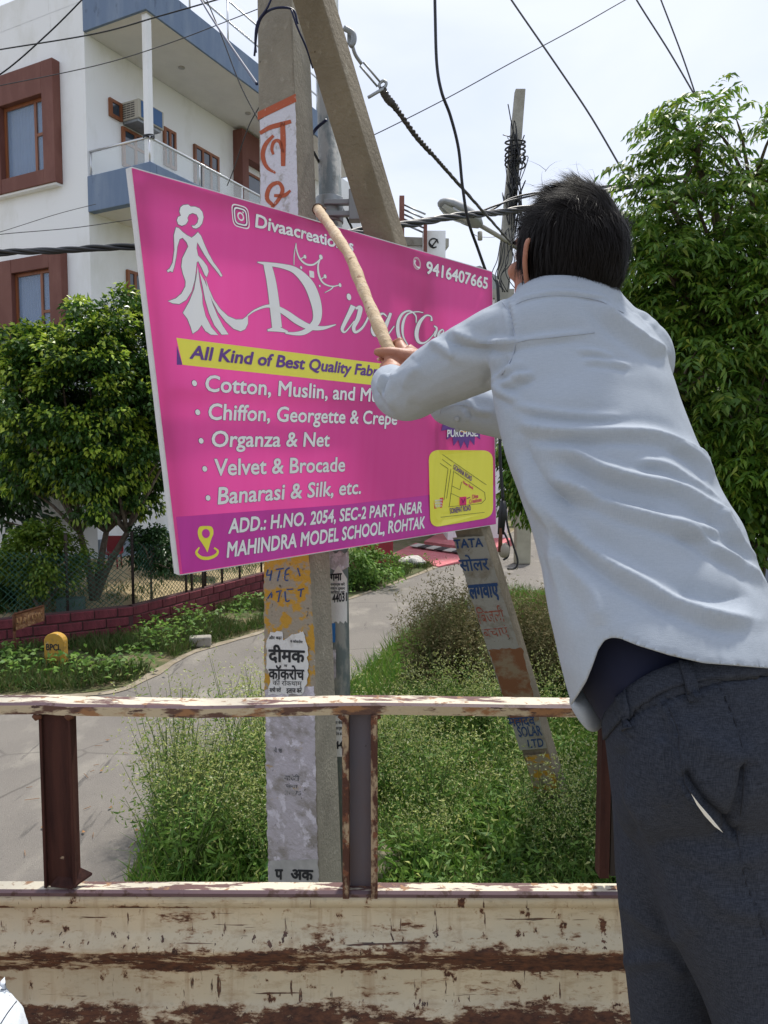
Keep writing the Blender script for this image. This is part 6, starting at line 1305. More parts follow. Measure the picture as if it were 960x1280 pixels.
wire('overhead_wire', [(620, -30, 7), (642, 4, 7), (700, 88, 7), (740, 148, 7), (782, 220, 7), (800, 250, 7)], .0085, grey_wire, 'taut grey wire slanting down right to the feathery tree')
wire('overhead_wire', [(780, -30, 7), (797, 2, 7), (835, 62, 7), (862, 108, 7), (870, 122, 7)], .0075, grey_wire, 'left one of the two wires converging on the top of the feathery tree')
wire('overhead_wire', [(815, -30, 7), (827, 2, 7), (850, 62, 7), (866, 108, 7), (870, 122, 7)], .007, grey_wire, 'right one of the two wires converging on the top of the feathery tree')
wire('overhead_wire', [(440, 180, 9), (475, 165, 9), (560, 122, 9), (640, 78, 9), (720, 35, 9), (785, -2, 9), (830, -25, 9)], .006, grey_wire, 'thin wire rising right across the open sky')
wire('overhead_wire', [(392, 190, 3.2), (400, 205, 3.3), (420, 245, 3.5), (440, 285, 3.7)], .006, black_cable, 'black wire slanting down between the square pole and the strut')
wire('overhead_wire', [(388, 172, 3.15), (396, 160, 3.15), (408, 150, 3.1)], .007, blue_cable, 'short blue wire bridging from the square pole to the leaning strut')
wire('overhead_wire', [(390, 200, 3.2), (391, 235, 3.2), (393, 262, 3.2)], .0055, black_cable, 'black wire hugging the right corner of the square pole')
# guy assembly
guy = thing('guy_wire', tuple(P(440, 40, 3.6)), 'guy wire with turnbuckle and hook running from the strut down right to the far pole', 'guy wire')
g1 = [P(430, 35, 3.6), P(441, 42, 3.6), P(442, 52, 3.6), P(438, 58, 3.6)]; mb = MB(); mb.tube(spline([tuple(q) for q in g1], 5), .014, 8); mb.obox(P(434, 38, 3.62), (.03, 0, 0), (0, .02, 0), (0, 0, -.06)); mb.build('insulator', steel, guy)
MB().tube(spline([tuple(P(*q)) for q in [(440, 55, 3.6), (444, 68, 3.62), (452, 80, 3.65)]], 4), .009, 6).build('shackle', steel, guy)
for o_ in (-2.2, 2.2): MB().tube([P(452 + o_, 80 - o_, 3.65), P(474 + o_, 106 - o_, 3.72)], .0055, 6).build('turnbuckle_rod', steel, guy)
MB().tube(spline([tuple(P(*q)) for q in [(460, 122, 3.7), (472, 115, 3.7), (480, 110, 3.72), (483, 104, 3.72), (479, 101, 3.72), (474, 106, 3.72), (478, 114, 3.72)]], 5), .008, 6).build('hook', steel, guy)
dk = mat('dark_twisted_wire', (.06, .055, .05), .7, var=.4, vscale=40)
for j in range(3):
    pts = [(478, 112, 3.72), (485, 124, 3.75), (495, 135, 3.8), (520, 170, 3.95), (545, 198, 4.2), (575, 232, 4.8), (640, 305, 7.5)]; A_ = spline([tuple(P(*q)) for q in pts], 12); V = []
    for i, q in enumerate(A_): rr2 = .012 if i < 26 else .009 if i < 46 else .005; V.append(Vector(tuple(q)) + Vector((math.cos(i * 1.3 + j * 2.1), 0, math.sin(i * 1.3 + j * 2.1))) * rr2)
    MB().tube(V, [.011 if i < 20 else .0075 for i in range(len(V))], 6).build('wire', dk, guy)
# far pole
fpole = thing('far_pole', tuple(G(600, 775)), 'slim grey concrete pole with tangled cables rising behind the head of the man', 'utility pole')
tp, bt = P(650, 113, 9.6), P(638, 250, 9.6); dd = (tp - bt).normalized(); btm = bt - dd * (bt.z / dd.z)
fpole.location = btm; fpole['_o'] = tuple(btm)
sd2 = Vector((.059, 0, 0)); mb = MB(); mb.loft([[q + Vector((a * s, b * s, 0)) for a, b in ((-.075, -.06), (.075, -.06), (.075, .06), (-.075, .06))] for q, s in ((btm, 1.25), (bt, 1.05), (tp, .86))], smooth=False); mb.build('shaft', concrete_light, fpole, bevel=.008)
rr3 = random.Random(11)
for k in range(20):
    z = rr3.uniform(175, 275); c = P(643 + rr3.uniform(-3, 3), z, 9.5); pts = []
    for j in range(7): pts.append(tuple(c + Vector((rr3.gauss(0, .055), rr3.gauss(-.02, .05), rr3.gauss(0, .20)))))
    MB().tube(spline(pts, 5), rr3.choice([.004, .006, .008]), 5).build('tangled_wire', black_cable, fpole)
for k in range(5):
    z = 178 + k * 7; c = P(644, z, 9.6); MB().tube([c + Vector((math.cos(a) * .13, math.sin(a) * .12, .02 * math.sin(a + k))) for a in np.linspace(0, 2 * PI, 14)], .012, 6).build('cable_tie', black_cable, fpole)
for k in range(8):
    x = rr3.uniform(622, 640); pts = [(x, 300 + rr3.uniform(-20, 10), 9.4), (x + rr3.uniform(-8, 6), 325, 9.4), (x + rr3.uniform(-12, 8), 345, 9.4), (x + rr3.uniform(-6, 8), 365, 9.4)]; MB().tube(spline([tuple(P(*q)) for q in pts], 5), .006, 5).build('tangled_wire', black_cable, fpole)
MB().tube(spline([tuple(P(*q)) for q in [(588, 290, 9.2), (600, 296, 9.3), (625, 295, 9.4), (636, 285, 9.5)]], 5), .004, 5).build('tangled_wire', black_cable, fpole)
lamp = thing('street_lamp', tuple(P(645, 300, 9.5)), 'grey street lamp head on a slanting arm fixed to the far pole', 'street lamp')
MB().tube([P(650, 312, 9.55), P(618, 292, 9.3), P(592, 277, 9.1)], .028, 10).build('arm', concrete_light, lamp)
a, b = P(600, 283, 9.12), P(549, 252, 8.9); ax = (b - a).normalized(); sd3 = ax.cross(ZV).normalized(); upv = sd3.cross(ax)
rings = []
for t, w, h in ((0, .07, .05), (.1, .13, .09), (.3, .16, .12), (.55, .17, .12), (.8, .15, .10), (.95, .10, .06), (1, .05, .03)):
    c = a.lerp(b, t); rings.append([c + sd3 * w * math.cos(q) + upv * h * (math.sin(q) if math.sin(q) > 0 else .4 * math.sin(q)) for q in np.linspace(0, 2 * PI, 18, endpoint=False)])
MB().loft(rings).build('housing', mat('weathered_lamp_housing', (.33, .34, .35), .6, var=.15, vscale=10), lamp)
rings = [[a.lerp(b, t) + sd3 * w * math.cos(q) - upv * (.03 + h * abs(math.sin(q))) for q in np.linspace(0, 2 * PI, 14, endpoint=False)] for t, w, h in ((.30, .10, .02), (.5, .135, .05), (.75, .13, .05), (.92, .08, .02))]
MB().loft(rings).build('lens', mat('milky_lamp_lens', (.55, .57, .58), .25), lamp)
MB().tube([P(600, 290, 9.12), P(600, 300, 9.12)], .03, 8).build('photocell', concrete_light, lamp)
# cable cluster hanging right of the board
hc = thing('cable_joint', tuple(P(627, 640, 4.3)), 'black taped cable joint with drooping loops beside the right edge of the board', 'cable joint')
MB().tube(spline([tuple(P(*q)) for q in [(622, 350, 4.3), (626, 450, 4.3), (625, 560, 4.3), (629, 628, 4.3)]], 8), .010, 7).build('feed_cable', black_cable, hc)
MB().tube([P(629, 626, 4.3), P(628, 640, 4.3), P(626, 668, 4.3)], [.018, .024, .020], 10).build('taped_joint', black_cable, hc)
MB().tube([P(626, 660, 4.29), P(625, 690, 4.29)], .012, 8).build('rusty_pipe', rust, hc)
MB().ball(P(630, 688, 4.3), (.035, .03, .045)).build('insulator_cap', mat('buff_ceramic', (.3, .27, .22), .5), hc)
for pts in ([(632, 630, 4.3), (634, 655, 4.3), (641, 680, 4.3), (647, 700, 4.3), (644, 710, 4.3), (634, 711, 4.3)], [(630, 665, 4.3), (636, 680, 4.3), (635, 695, 4.3), (629, 700, 4.3)]): MB().tube(spline([tuple(P(*q)) for q in pts], 6), .006, 6).build('loop', black_cable, hc)
# ================================================================== vegetation
def leafmat(name, cols, transl=.35, rough=.45, var=.28, vscale=1.6):
    return mat(name, cols[0], rough, island=cols, transl=transl, spec=.4, var=var, vscale=vscale)
leaf_bright = leafmat('ficus_leaf', [(.17, .30, .025), (.34, .47, .045), (.54, .64, .09), (.24, .38, .035), (.46, .58, .08)], .32, .38)  # on the ficus this lighter leaf paints the sunlit clump tips
leaf_shaded = leafmat('ficus_shaded_leaf', [(.030, .08, .018), (.07, .15, .025), (.045, .11, .02)], .28, .34)  # darker ficus leaf: the crown's shaded inside put into the colour
leaf_dark = leafmat('dark_broad_leaf', [(.015, .045, .012), (.03, .08, .02), (.05, .11, .03)], .2, .4)
leaf_neem = leafmat('neem_leaflet', [(.06, .14, .02), (.11, .22, .03), (.20, .32, .04), (.07, .16, .03), (.30, .36, .05)], .5, .4)
leaf_shrub = leafmat('shrub_leaf', [(.05, .12, .015), (.14, .23, .02), (.22, .29, .04)], .3)
leaf_weed = leafmat('weed_leaf', [(.07, .16, .025), (.13, .25, .04), (.20, .31, .06), (.08, .19, .045)], .4, .6)
weed_tip = leafmat('weed_tip', [(.42, .47, .12), (.56, .58, .24), (.30, .39, .07)], .4, .7)
flower_m = leafmat('tiny_white_flower', [(.40, .44, .20), (.52, .54, .34), (.30, .36, .12)], .2, .7)
dry_m = leafmat('dry_weed', [(.20, .15, .065), (.13, .12, .045), (.26, .22, .11), (.10, .13, .035)], .25, .8)
grass_m = leafmat('grass_blade', [(.06, .16, .02), (.10, .23, .03), (.17, .28, .04), (.20, .22, .06)], .35, .6)
grass_far = leafmat('verge_grass_blade', [(.04, .085, .015), (.06, .12, .02), (.10, .13, .035), (.13, .11, .045)], .3, .7)
bark_m = mat('grey_brown_bark', (.13, .10, .075), .95, var=.3, vscale=12, layers=[((.22, .19, .15), 20, .55, .7, (1, 1, .3))], bump=1.2, bscale=30)
green_stem = mat('green_stem', (.10, .14, .04), .8)
def unit(a): return a / (np.linalg.norm(a, axis=-1, keepdims=True) + 1e-9)
def leaves(C_, D_, L_, W_, fold=.25, rng=RNG, curl=.15, up=None):
    """six-point leaves: centres C (n,3), directions D, lengths L, widths W"""
    n = len(C_); D_ = unit(D_); R0 = rng.normal(size=(n, 3)) if up is None else up + rng.normal(size=(n, 3)) * .5; S_ = unit(np.cross(D_, R0)); N_ = np.cross(S_, D_); L_ = np.asarray(L_).reshape(-1, 1) * np.ones((n, 1)); W_ = np.asarray(W_).reshape(-1, 1) * np.ones((n, 1))
    b = C_; t = C_ + D_ * L_ - N_ * L_ * curl; m1 = C_ + D_ * L_ * .42
    l = m1 + S_ * W_ * .5 + N_ * W_ * fold; r = m1 - S_ * W_ * .5 + N_ * W_ * fold
    V = np.stack([b, l, t, r], 1).reshape(-1, 3); F = (np.arange(n) * 4)[:, None] + np.array([[0, 1, 2, 3]]); return V, F
def join(parts):
    V = []; F = []; o = 0
    for v, f in parts: V.append(v); F.append(f + o); o += len(v)
    return np.concatenate(V), np.concatenate(F)
def branches(mb, base, tips, r0, rng, lift=.35, r1=.008):
    for t in tips:
        base = Vector(base); t = Vector(t); m = base.lerp(t, .5) + Vector((rng.uniform(-.1, .1), rng.uniform(-.1, .1), lift * .3)); mb.tube(spline([tuple(base), tuple(m), tuple(t)], 4), [r0 + (r1 - r0) * k / 8 for k in range(9)], 6)
def crown(name, cen, rad, nclump, per, L_, W_, m, root, seed, droop=.5, clump_r=.30, shell=.55, flat=1.0):
    rg = np.random.default_rng(seed); cen = np.array(cen); rad = np.array(rad); d = unit(rg.normal(size=(nclump, 3))); rr = (shell + (1 - shell) * rg.random(nclump)) ** .8
    bump = 1 + .22 * np.sin(d[:, 0] * 5 + seed) * np.cos(d[:, 2] * 4 + seed * 2); CC = cen + d * rad * (rr * bump)[:, None]; sz = clump_r * (.55 + .8 * rg.random(nclump))
    q = unit(rg.normal(size=(nclump * per, 3))); q *= (rg.random(nclump * per) ** .5)[:, None]; q[:, 2] *= .7; cc = np.repeat(CC, per, 0) + q * np.repeat(sz, per)[:, None]
    out = unit(q + np.repeat(d, per, 0) * .7 + rg.normal(size=q.shape) * .5); out[:, 2] -= droop; global _sunlit
    _sunlit = ((q * np.repeat(d, per, 0)).sum(1) + .35 * q[:, 2] > .17) & (rg.random(len(q)) < .80) & (np.repeat(rg.random(nclump), per) < .88)  # outer and upper leaves of a clump, coloured brighter as if sunlit
    V, F = leaves(cc, out, L_ * (.6 + .7 * rg.random(len(cc))), W_ * (.7 + .5 * rg.random(len(cc))), rng=rg, up=np.array([0, 0, 1.]))
    return CC, V, F
def tree(name, lab, base, fork, cen, rad, nclump, per, L_, W_, m, seed, trunks=((0, 0),), r=.07, cat='tree', group=None, droop=.5, clump_r=.3, shell=.55, nb=14, lit_leaf=None):
    t = thing(name, tuple(base), lab, cat, group); rg = random.Random(seed); CC, V, F = crown('crown', cen, rad, nclump, per, L_, W_, m, t, seed, droop, clump_r, shell)
    mb = MB(); sel = [CC[rg.randrange(len(CC))] for _ in range(nb)]
    for i, (dx, dy) in enumerate(trunks):
        f = Vector(fork) + Vector((dx, dy, 0)); mid = Vector(base).lerp(f, .5) + Vector((dx * -.1, 0, 0)); mb.tube(spline([tuple(base), tuple(mid), tuple(f)], 5), [r * (1 - .35 * k / 10) for k in range(11)], 9); branches(mb, f, sel[i::len(trunks)], r * .5, rg)
    mb.build('trunk', bark_m, t); link('crown', npmesh('crown', V, F, [m, lit_leaf] if lit_leaf else m, t['_o'], mi=_sunlit.astype(int) if lit_leaf else None), t); return t
tb_ = PY(118, 770, 10.6); tb_.z = .34
tree('ficus_tree', 'rounded green ficus tree with two bare forked trunks in front of the white house', tb_, (tb_.x + .05, 10.6, 1.35), (tb_.x - .05, 10.8, 3.10), (1.42, 1.25, 1.62), 640, 120, .085, .045, leaf_shaded, 3, trunks=((-.22, 0), (.42, .1), (.08, .2)), r=.062, clump_r=.20, shell=.42, nb=24, lit_leaf=leaf_bright)
tree('broadleaf_tree', 'dark broad-leaved tree at the left edge behind the ficus', (-7.2, 12.2, .5), (-7.2, 12.2, 1.4), (-7.0, 12.2, 2.6), (1.5, 1.2, 1.6), 180, 70, .17, .09, leaf_dark, 5, r=.09, clump_r=.34, shell=.3)
s1 = PY(52, 770, 9.75); s1.z = .32
tree('shrub', 'bright yellow-green bushy shrub behind the net at the left', s1, (s1.x, 9.8, .7), (s1.x - .02, 9.9, 1.05), (.66, .5, .52), 110, 80, .062, .034, leaf_shrub, 8, r=.03, cat='shrub', clump_r=.16, shell=.4, trunks=((-.2, 0), (.2, 0)), nb=12)
s2 = PY(190, 775, 10.6); s2.z = .36
tree('shrub', 'small dark shrub on thin stems beside the left edge of the board', s2, (s2.x, 10.6, .8), (s2.x + .05, 10.7, 1.12), (.40, .35, .36), 60, 60, .06, .035, leaf_dark, 9, r=.02, cat='shrub', clump_r=.15, shell=.4, nb=8)
for i, (x, y, Y, rad, lab) in enumerate([(448, 715, 14.0, (.75, .7, .55), 'green hedge clump right of the steel pole above the road edge'), (240, 706, 14.6, (1.0, .6, .42), 'low green hedge clump behind the concrete garden slab'), (12, 745, 10.2, (.35, .35, .4), 'dark bush at the left edge behind the low wall'), (350, 705, 15, (1.0, .7, .7), 'green hedge clump hidden behind the square pole')]):
    c = PY(x, y, Y); b = Vector((c.x, c.y, .2)); tree('hedge_bush', lab, b, (c.x, Y, max(.3, c.z - .2)), tuple(c), rad, 90, 70, .075, .04, leaf_weed if i == 0 else leaf_dark, 20 + i, r=.02, cat='bush', clump_r=.2, shell=.3, nb=6)
# ---- neem tree on the right, with real pinnate leaves
def fronds(Pb, Dv, Ln, rg, pairs=7, ll=.075, lw=.017):
    """each frond: a drooping rachis with paired narrow leaflets"""
    n = len(Pb); Dv = unit(Dv); S_ = unit(np.cross(Dv, np.array([0, 0, 1.]) + rg.normal(size=(n, 3)) * .25)); Cs, Ds, Ls = [], [], []
    for k in range(pairs + 1):
        t = .18 + .82 * k / pairs; pos = Pb + Dv * (Ln * t)[:, None]; pos[:, 2] -= (Ln * .55 * t * t)
        tang = Dv.copy(); tang[:, 2] -= 1.1 * t; tang = unit(tang)
        for s in ((-1, 1) if k < pairs else (0,)):
            d = tang * (.55 if s else 1) + S_ * s * .9; d[:, 2] -= .32; Cs.append(pos + rg.normal(size=pos.shape) * .003); Ds.append(d); Ls.append(ll * (1 - .35 * abs(t - .5)) * (.8 + .4 * rg.random(n)))
    C_, D_, L_ = np.concatenate(Cs), np.concatenate(Ds), np.concatenate(Ls)
    V, F = leaves(C_, D_, L_, L_ * (lw / ll), fold=.15, rng=rg, curl=.25, up=np.array([0, 0, 1.])); return V, F
def neem(name, lab, blobs, base, nfr, seed, ll=.08, lw=.018, fl=.26, m=leaf_neem, r=.11):
    rg = np.random.default_rng(seed); t = thing(name, tuple(base), lab, 'tree'); Pn, Dn = [], []; mb = MB(); rt_ = sum(b[4] for b in blobs)
    top = Vector(base) + Vector((0, 0, 2.0)); mb.tube(spline([tuple(base), tuple(Vector(base) + Vector((.05, 0, 1))), tuple(top)], 5), [r, r * .97, r * .95, r * .93, r * .9, r * .88, r * .86, r * .84, r * .8, r * .78, r * .76], 10)
    for (c, rx, ry, rz, w) in blobs:
        c = np.array(c); n = int(nfr * w / rt_); k = max(4, n // 9); d = unit(rg.normal(size=(k, 3))); tips = c + d * np.array([rx, ry, rz]) * (.35 + .65 * rg.random(k) ** .5)[:, None]
        idx = rg.integers(0, k, n); Pb = tips[idx] + rg.normal(size=(n, 3)) * .05; Dd = unit(rg.normal(size=(n, 3)) * .8 + d[idx] * .6); Dd[:, 2] = np.abs(Dd[:, 2]) * .6 + .1; Pn.append(Pb); Dn.append(Dd)
        hub = Vector(tuple(c)) - Vector((0, 0, rz * .7)); mb.tube(spline([tuple(top), tuple(top.lerp(hub, .5) + Vector((0, 0, .1))), tuple(hub)], 5), [r * .55 - (r * .35) * j / 10 for j in range(11)], 7)
        for j in range(0, k, 2): q = Vector(tuple(tips[j])); mb.tube(spline([tuple(hub), tuple(hub.lerp(q, .6) + Vector((0, 0, .06))), tuple(q)], 4), [.018 - .0017 * u for u in range(9)], 5)
    Pb, Dd = np.concatenate(Pn), np.concatenate(Dn); Ln = fl * (.7 + .5 * rg.random(len(Pb))); V, F = fronds(Pb, Dd, Ln, rg, 6, ll, lw)
    # pixel-sparse check not needed: leaves stay where the crown is
    mb.build('trunk', bark_m, t); link('crown', npmesh('crown', V, F, m, t['_o']), t)
    return t
def bp(x, y, d, rx, ry, rz, w): return (tuple(P(x, y, d)), rx, ry, rz, w)
neem('neem_tree', 'tall feathery green tree filling the right side of the view behind the man', [bp(872, 165, 5.6, .30, .3, .30, .8), bp(840, 225, 5.6, .30, .3, .28, .7), bp(940, 200, 5.6, .45, .4, .34, 1.1), bp(900, 285, 5.7, .64, .5, .42, 2.6), bp(830, 300, 5.5, .22, .4, .22, 1.2), bp(870, 370, 5.8, .55, .7, .45, 5), bp(960, 380, 5.7, .7, .8, .6, 6), bp(840, 470, 5.8, .45, .6, .45, 4), bp(930, 520, 5.8, .7, .8, .55, 6), bp(1080, 260, 6, .8, .8, .8, 4), bp(1100, 450, 6, .8, .9, .8, 4), bp(815, 400, 5.7, .22, .3, .3, 1.4), bp(860, 560, 6.0, .5, .6, .4, 3.5)], (3.6, 6.3, 0), 4400, 31, ll=.092, lw=.026, fl=.32)
tree('broadleaf_shrub', 'dark broad-leaved shrub below the feathery tree at the right edge', tuple(Vector((PY(930, 640, 6.3).x, 6.3, 0))), (PY(930, 640, 6.3).x, 6.3, .9), tuple(PY(930, 610, 6.3)), (.85, .7, .62), 170, 70, .085, .05, leaf_neem, 33, r=.04, cat='shrub', clump_r=.2, shell=.3, trunks=((-.2, 0), (.2, .1)))
tree('roadside_tree', 'leafy branches hanging over the road just right of the board', tuple(Vector((PY(655, 600, 9.5).x + .5, 9.5, 0))), (PY(655, 600, 9.5).x + .4, 9.5, 1.6), tuple(PY(662, 590, 9.5)), (.55, .5, .75), 110, 60, .10, .035, leaf_neem, 35, r=.05, cat='tree', clump_r=.2, shell=.2, droop=.9)
for i, (x, Y, w, h) in enumerate([(-700, 26, 4, 5), (640, 34, 5, 6), (800, 24, 4, 7), (470, 46, 4, 6), (1200, 18, 4, 7), (-300, 34, 5, 7)]):
    c = PY(x, 575, Y); tree('background_tree', ['round tree far beyond the left edge of the view', 'round tree at the end of the road right of the board', 'tall round tree behind the cream house', 'round tree far down the road behind the poles', 'tree beyond the right edge of the view', 'round tree behind the white house'][i], (c.x, Y, 0), (c.x, Y, 1.6), (c.x, Y, h * .58), (w * .5, w * .5, h * .42), 120, 60, .30, .18, leaf_dark if i % 2 else leaf_bright, 50 + i, r=.15, clump_r=.7, shell=.4)
# ---- weeds and grass
def inpoly(pts, poly):
    x, y = pts[:, 0], pts[:, 1]; inside = np.zeros(len(pts), bool); n = len(poly); j = n - 1
    for i in range(n):
        xi, yi = poly[i]; xj, yj = poly[j]; c = ((yi > y) != (yj > y)) & (x < (xj - xi) * (y - yi) / (yj - yi + 1e-12) + xi); inside ^= c; j = i
    return inside
def scatter(poly, n, rg):
    P_ = np.array(poly); lo, hi = P_.min(0), P_.max(0); out = []
    while sum(len(o) for o in out) < n: q = lo + (hi - lo) * rg.random((n * 3, 2)); out.append(q[inpoly(q, poly)])
    return np.concatenate(out)[:n]
def blades(name, poly, n, h, w, m, seed, z=0.0, lean=.45, zf=None, patch=0):
    rg = np.random.default_rng(seed); q = scatter(poly, n, rg)
    if patch: k = np.array([noise.noise(Vector((a * patch, b * patch, seed))) for a, b in q]); q = q[k > -.12]
    n = len(q); zz_ = np.full(n, z) if zf is None else zf(q)
    C_ = np.column_stack([q, zz_]); D_ = rg.normal(size=(n, 3)) * lean; D_[:, 2] = 1; H_ = h * (.4 + .9 * rg.random(n)); V, F = leaves(C_, D_, H_, w, fold=.05, rng=rg, curl=.35); return link(name, npmesh(name, V, F, m), kind='stuff')
vl = [(-9, 7.5)] + [(a - .03, b + .12) for a, b in left_edge[:7]] + [(.1, 17.0), (-2.1, 12.9), (-3.4, 9.95), (-4.9, 9.05), (-9, 8.6)]
tag(blades('verge_grass', vl, 42000, .16, .014, grass_far, 61, patch=1.1), 'short rough grass and weeds between the low maroon wall and the road')
vr = right_edge[3:] + [(-1.2, 2.2), (2.6, 2.2), (4.5, 9)]
vrp = [(a + .04, b) for a, b in right_edge[2:]] + [(-1.25, 2.4), (3.0, 2.4), (5.5, 10)]
tag(blades('near_grass', vrp, 60000, .24, .010, grass_m, 62), 'bright green grass between the poles and the road')
gg = [(-9, 9.0), (-4.8, 9.3), (-3.35, 10.3), (-2.2, 13.2), (-.3, 17), (-3.5, 16), (-5.2, 12.7), (-9, 12.5)]
tag(blades('garden_grass', gg, 9000, .12, .012, grass_far, 63, z=.42, patch=1.4), 'patchy grass in the sandy garden')
def weeds(name, spots, m_leaf, m_tip, m_flow, seed, lab, hs=.62, nl=340, nf=230, leafL=.042, leafW=.011, kind='stuff', cat=None, parent=None, spread=.22):
    """branching weeds: feathery leaflets low down, sprays of tiny heads above"""
    rg = np.random.default_rng(seed); parts = [[], [], []]
    st = MB()
    for (x, y, s) in spots:
        h = hs * s; sp_ = spread * s
        nb = 9; az = rg.random(nb) * 2 * PI; br = np.column_stack([np.cos(az), np.sin(az), np.full(nb, 0)]) * (sp_ * (.3 + .9 * rg.random(nb)))[:, None]; br[:, 2] = h * (.65 + .4 * rg.random(nb)); base = np.array([x, y, 0.])
        k = rg.integers(0, nb, nl); t = rg.random(nl) ** .9 * .85; c = base + br[k] * t[:, None] * np.array([1, 1, 1]) + rg.normal(size=(nl, 3)) * .035 * s; d = rg.normal(size=(nl, 3)); d[:, 2] *= .5; parts[0].append(leaves(c, d, leafL * s * (.6 + 1.1 * rg.random(nl)) * (1.4 - t), leafW * s * (1.4 - t), rng=rg))
        k = rg.integers(0, nb, nf); t = .55 + .55 * rg.random(nf) ** .7; c = base + br[k] * t[:, None] + rg.normal(size=(nf, 3)) * np.array([.05, .05, .035]) * s; d = rg.normal(size=(nf, 3)); d[:, 2] += .5; parts[1].append(leaves(c, d, .020 * s * leafW / .011, .0055 * s * leafW / .011, rng=rg))
        k2 = rg.integers(0, nf, int(nf * .7)); parts[2].append(leaves(c[k2] + np.array([0, 0, .006]), rg.normal(size=(len(k2), 3)) + np.array([0, 0, .4]), .0085 * s, .0085 * s, rng=rg, curl=0, fold=0))
        if parent is None or True:
            for i in range(nb): st.tube([base, base + br[i] * .55 + np.array([0, 0, .02]), base + br[i] * 1.03], [.0035 * s, .0026 * s, .001], 3, cap=False)
    if parent is None:
        V, F = join([join(p) for p in parts]); n0 = sum(len(p[1]) for p in parts[0]); n1 = sum(len(p[1]) for p in parts[1]); n2 = sum(len(p[1]) for p in parts[2])
        sv, sf = np.array([tuple(v) for v in st.v]), np.array(st.f); F2 = sf + len(V); V = np.concatenate([V, sv]); F = np.concatenate([F, F2]); mi = np.concatenate([np.zeros(n0), np.ones(n1), np.full(n2, 2), np.full(len(F2), 3)]).astype(int)
        o = link(name, npmesh(name, V, F, [m_leaf, m_tip, m_flow, green_stem], mi=mi)); return tag(o, lab, kind=kind)
    for nm, p, m_ in (('foliage', parts[0], m_leaf), ('seed_heads', parts[1] + parts[2], m_tip)): V, F = join(p); tag(link(nm, npmesh(nm, V, F, m_, parent['_o']), parent), kind='stuff')
    st.build('stems', green_stem, parent)
rg = np.random.default_rng(77)
polyL = [(-1.50, 4.35), (-1.35, 5.0), (-1.15, 5.6), (-.75, 5.9), (-.45, 5.6), (-.50, 3.9), (-1.2, 3.9)]
spL = [(x, y, .75 + .75 * rg.random()) for x, y in scatter(polyL, 46, rg)]
weeds('weeds', spL, leaf_weed, weed_tip, flower_m, 71, 'flowering feathery weeds left of the square pole at the road edge', .68)
polyR = [(-.25, 3.9), (-.2, 5.6), (.3, 6.6), (1.6, 6.9), (2.4, 6.4), (2.3, 3.8), (1.2, 4.3), (.4, 4.2), (.1, 3.8)]
spR = [(x, y, .6 + .8 * rg.random() ** 1.5) for x, y in scatter(polyR, 92, rg)]
spR += [(1.05, 4.25, 1.0), (1.2, 4.2, 1.05), (1.12, 4.0, 1.0), (.95, 4.1, .9), (1.3, 4.35, 1.0), (1.0, 4.4, 1.0)]
weeds('weeds', spR, leaf_weed, weed_tip, flower_m, 72, 'flowering feathery weeds right of the square pole around the foot of the strut', .52)
rgf = np.random.default_rng(90)
spF = [(x, y, .7 + .6 * rgf.random()) for x, y in scatter([(.15, 3.75), (.1, 4.5), (.8, 5.0), (1.7, 5.2), (2.2, 4.4), (2.0, 3.7)], 46, rgf)] + [(x, y, .6 + .6 * rgf.random()) for x, y in scatter([(-1.4, 4.0), (-1.35, 4.6), (-.55, 4.6), (-.5, 3.8)], 22, rgf)] + [(x, y, .7 + .6 * rgf.random()) for x, y in scatter([(-.2, 5.2), (.3, 7.4), (1.9, 7.6), (1.6, 5.2)], 26, rgf)]
weeds('leafy_weeds', spF, leaf_weed, weed_tip, flower_m, 75, 'low broad-leaved weeds among the taller flowering ones', .30, 300, 16, .060, leafW=.022, spread=.26)
# dry bushes beyond, each a thing
for i, (px_, Y, s, lab) in enumerate([((552, 850), 7.6, 1.0, 'tall half-dry brown and green bush left of the leaning strut'), ((640, 850), 7.4, 1.0, 'tall half-dry brown bush right of the leaning strut behind the shirt'), ((700, 860), 7.2, .8, 'half-dry bush mostly hidden by the shirt')]):
    b = PY(px_[0], px_[1], Y); b.z = 0; t = thing('dry_bush', tuple(b), lab, 'bush'); sp_ = [(b.x + rg.normal() * .24, b.y + rg.normal() * .2, (.85 + .35 * rg.random()) * s) for _ in range(15)]; weeds('dry_bush', sp_, dry_m, dry_m, dry_m, 80 + i, '', .95, 420, 420, .075, leafW=.02, parent=t, spread=.24)
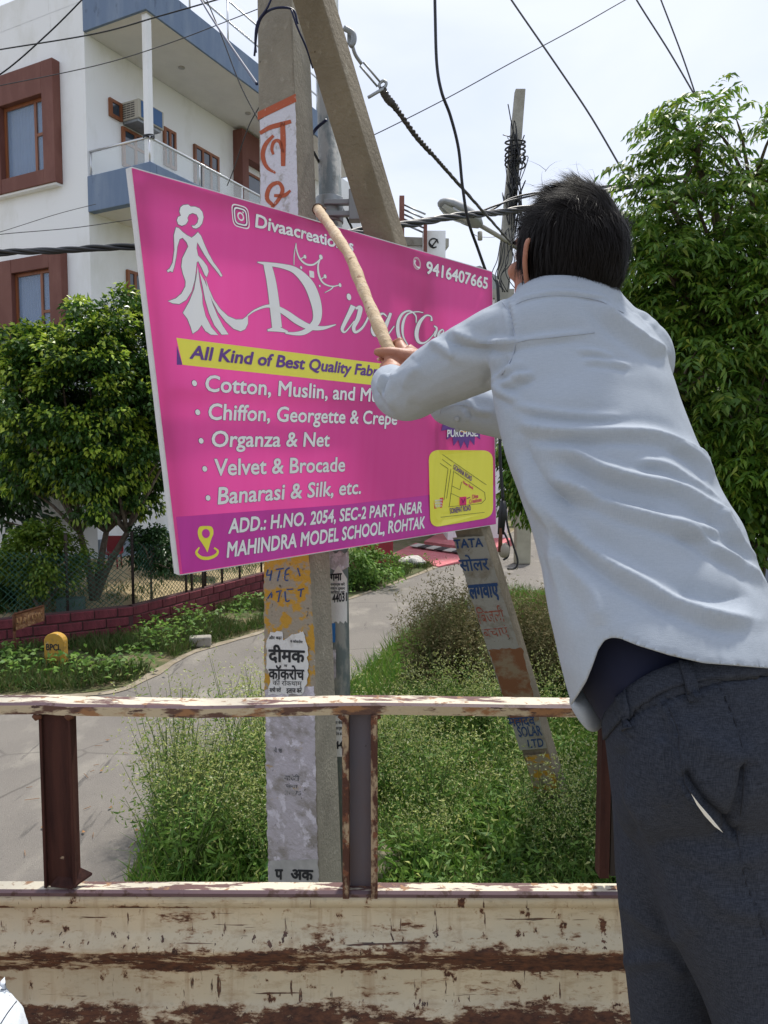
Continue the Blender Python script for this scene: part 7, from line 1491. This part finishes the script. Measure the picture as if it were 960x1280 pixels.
# leafy ground plants on the verge
rr4 = random.Random(5)
spots = [(150, 845), (165, 838), (120, 850), (205, 812), (228, 800), (190, 800), (15, 850), (35, 838), (8, 830), (235, 775), (255, 785), (200, 790), (175, 780), (215, 770), (310, 760), (300, 775), (90, 845), (430, 742), (450, 735), (500, 712), (520, 706)]
V_, F_ = [], []
for i, (x, y) in enumerate(spots):
    g = G(x, y); n_ = 70; rgx = np.random.default_rng(200 + i); c = np.array([g.x, g.y, 0]) + rgx.normal(size=(n_, 3)) * np.array([.16, .16, 0]); c[:, 2] = rgx.random(n_) * .22 + .03; d = rgx.normal(size=(n_, 3)); d[:, 2] = abs(d[:, 2]) * .4; V_.append(leaves(c, d, .075 * (.6 + .7 * rgx.random(n_)), .045, rng=rgx, up=np.array([0, 0, 1.])))
V, F = join(V_); tag(link('verge_weeds', npmesh('verge_weeds', V, F, leaf_weed)), 'broad-leaved weeds scattered over the left verge', kind='stuff')
# twigs and leaf litter by the road edge
mb = MB()
for k in range(60):
    g = G(rr4.uniform(20, 330), rr4.uniform(900, 1080)); 
    if rr4.random() < .5: a = rr4.uniform(0, 6); l = rr4.uniform(.03, .10); mb.tube([g + ZV * .003, g + Vector((math.cos(a) * l, math.sin(a) * l, .004))], .002, 4)
    else: a = rr4.uniform(0, 6); mb.add([g + Vector((math.cos(a + q) * .022 * w, math.sin(a + q) * .022 * w, .004 + .004 * w2_)) for q, w, w2_ in ((0, 1, 1), (1.6, .5, 0), (3.1, 1, 2), (4.7, .5, 0))], [(0, 1, 2, 3)])
tag(mb.build('leaf_litter', mat('dry_leaf_litter', (.26, .13, .05), .9, var=.4, vscale=8), fix=False), 'dry leaves and twigs scattered on the road', kind='stuff')
GROUPS = {'overhead_wire': 'wires strung over the street', 'cable_bundle': 'thick black cable bundles', 'background_tree': 'trees far in the background', 'hedge_bush': 'hedge and bushes along the left side', 'dry_bush': 'half-dry bushes by the strut', 'boulder': 'loose stones', 'shrub': 'garden shrubs behind the net', 'distant_house': 'houses far in the background'}
for o in bpy.data.objects:
    if o.parent is None and o.name.split('.')[0] in GROUPS: o['group'] = GROUPS[o.name.split('.')[0]]
for o in bpy.data.objects:
    if '_o' in o: del o['_o']
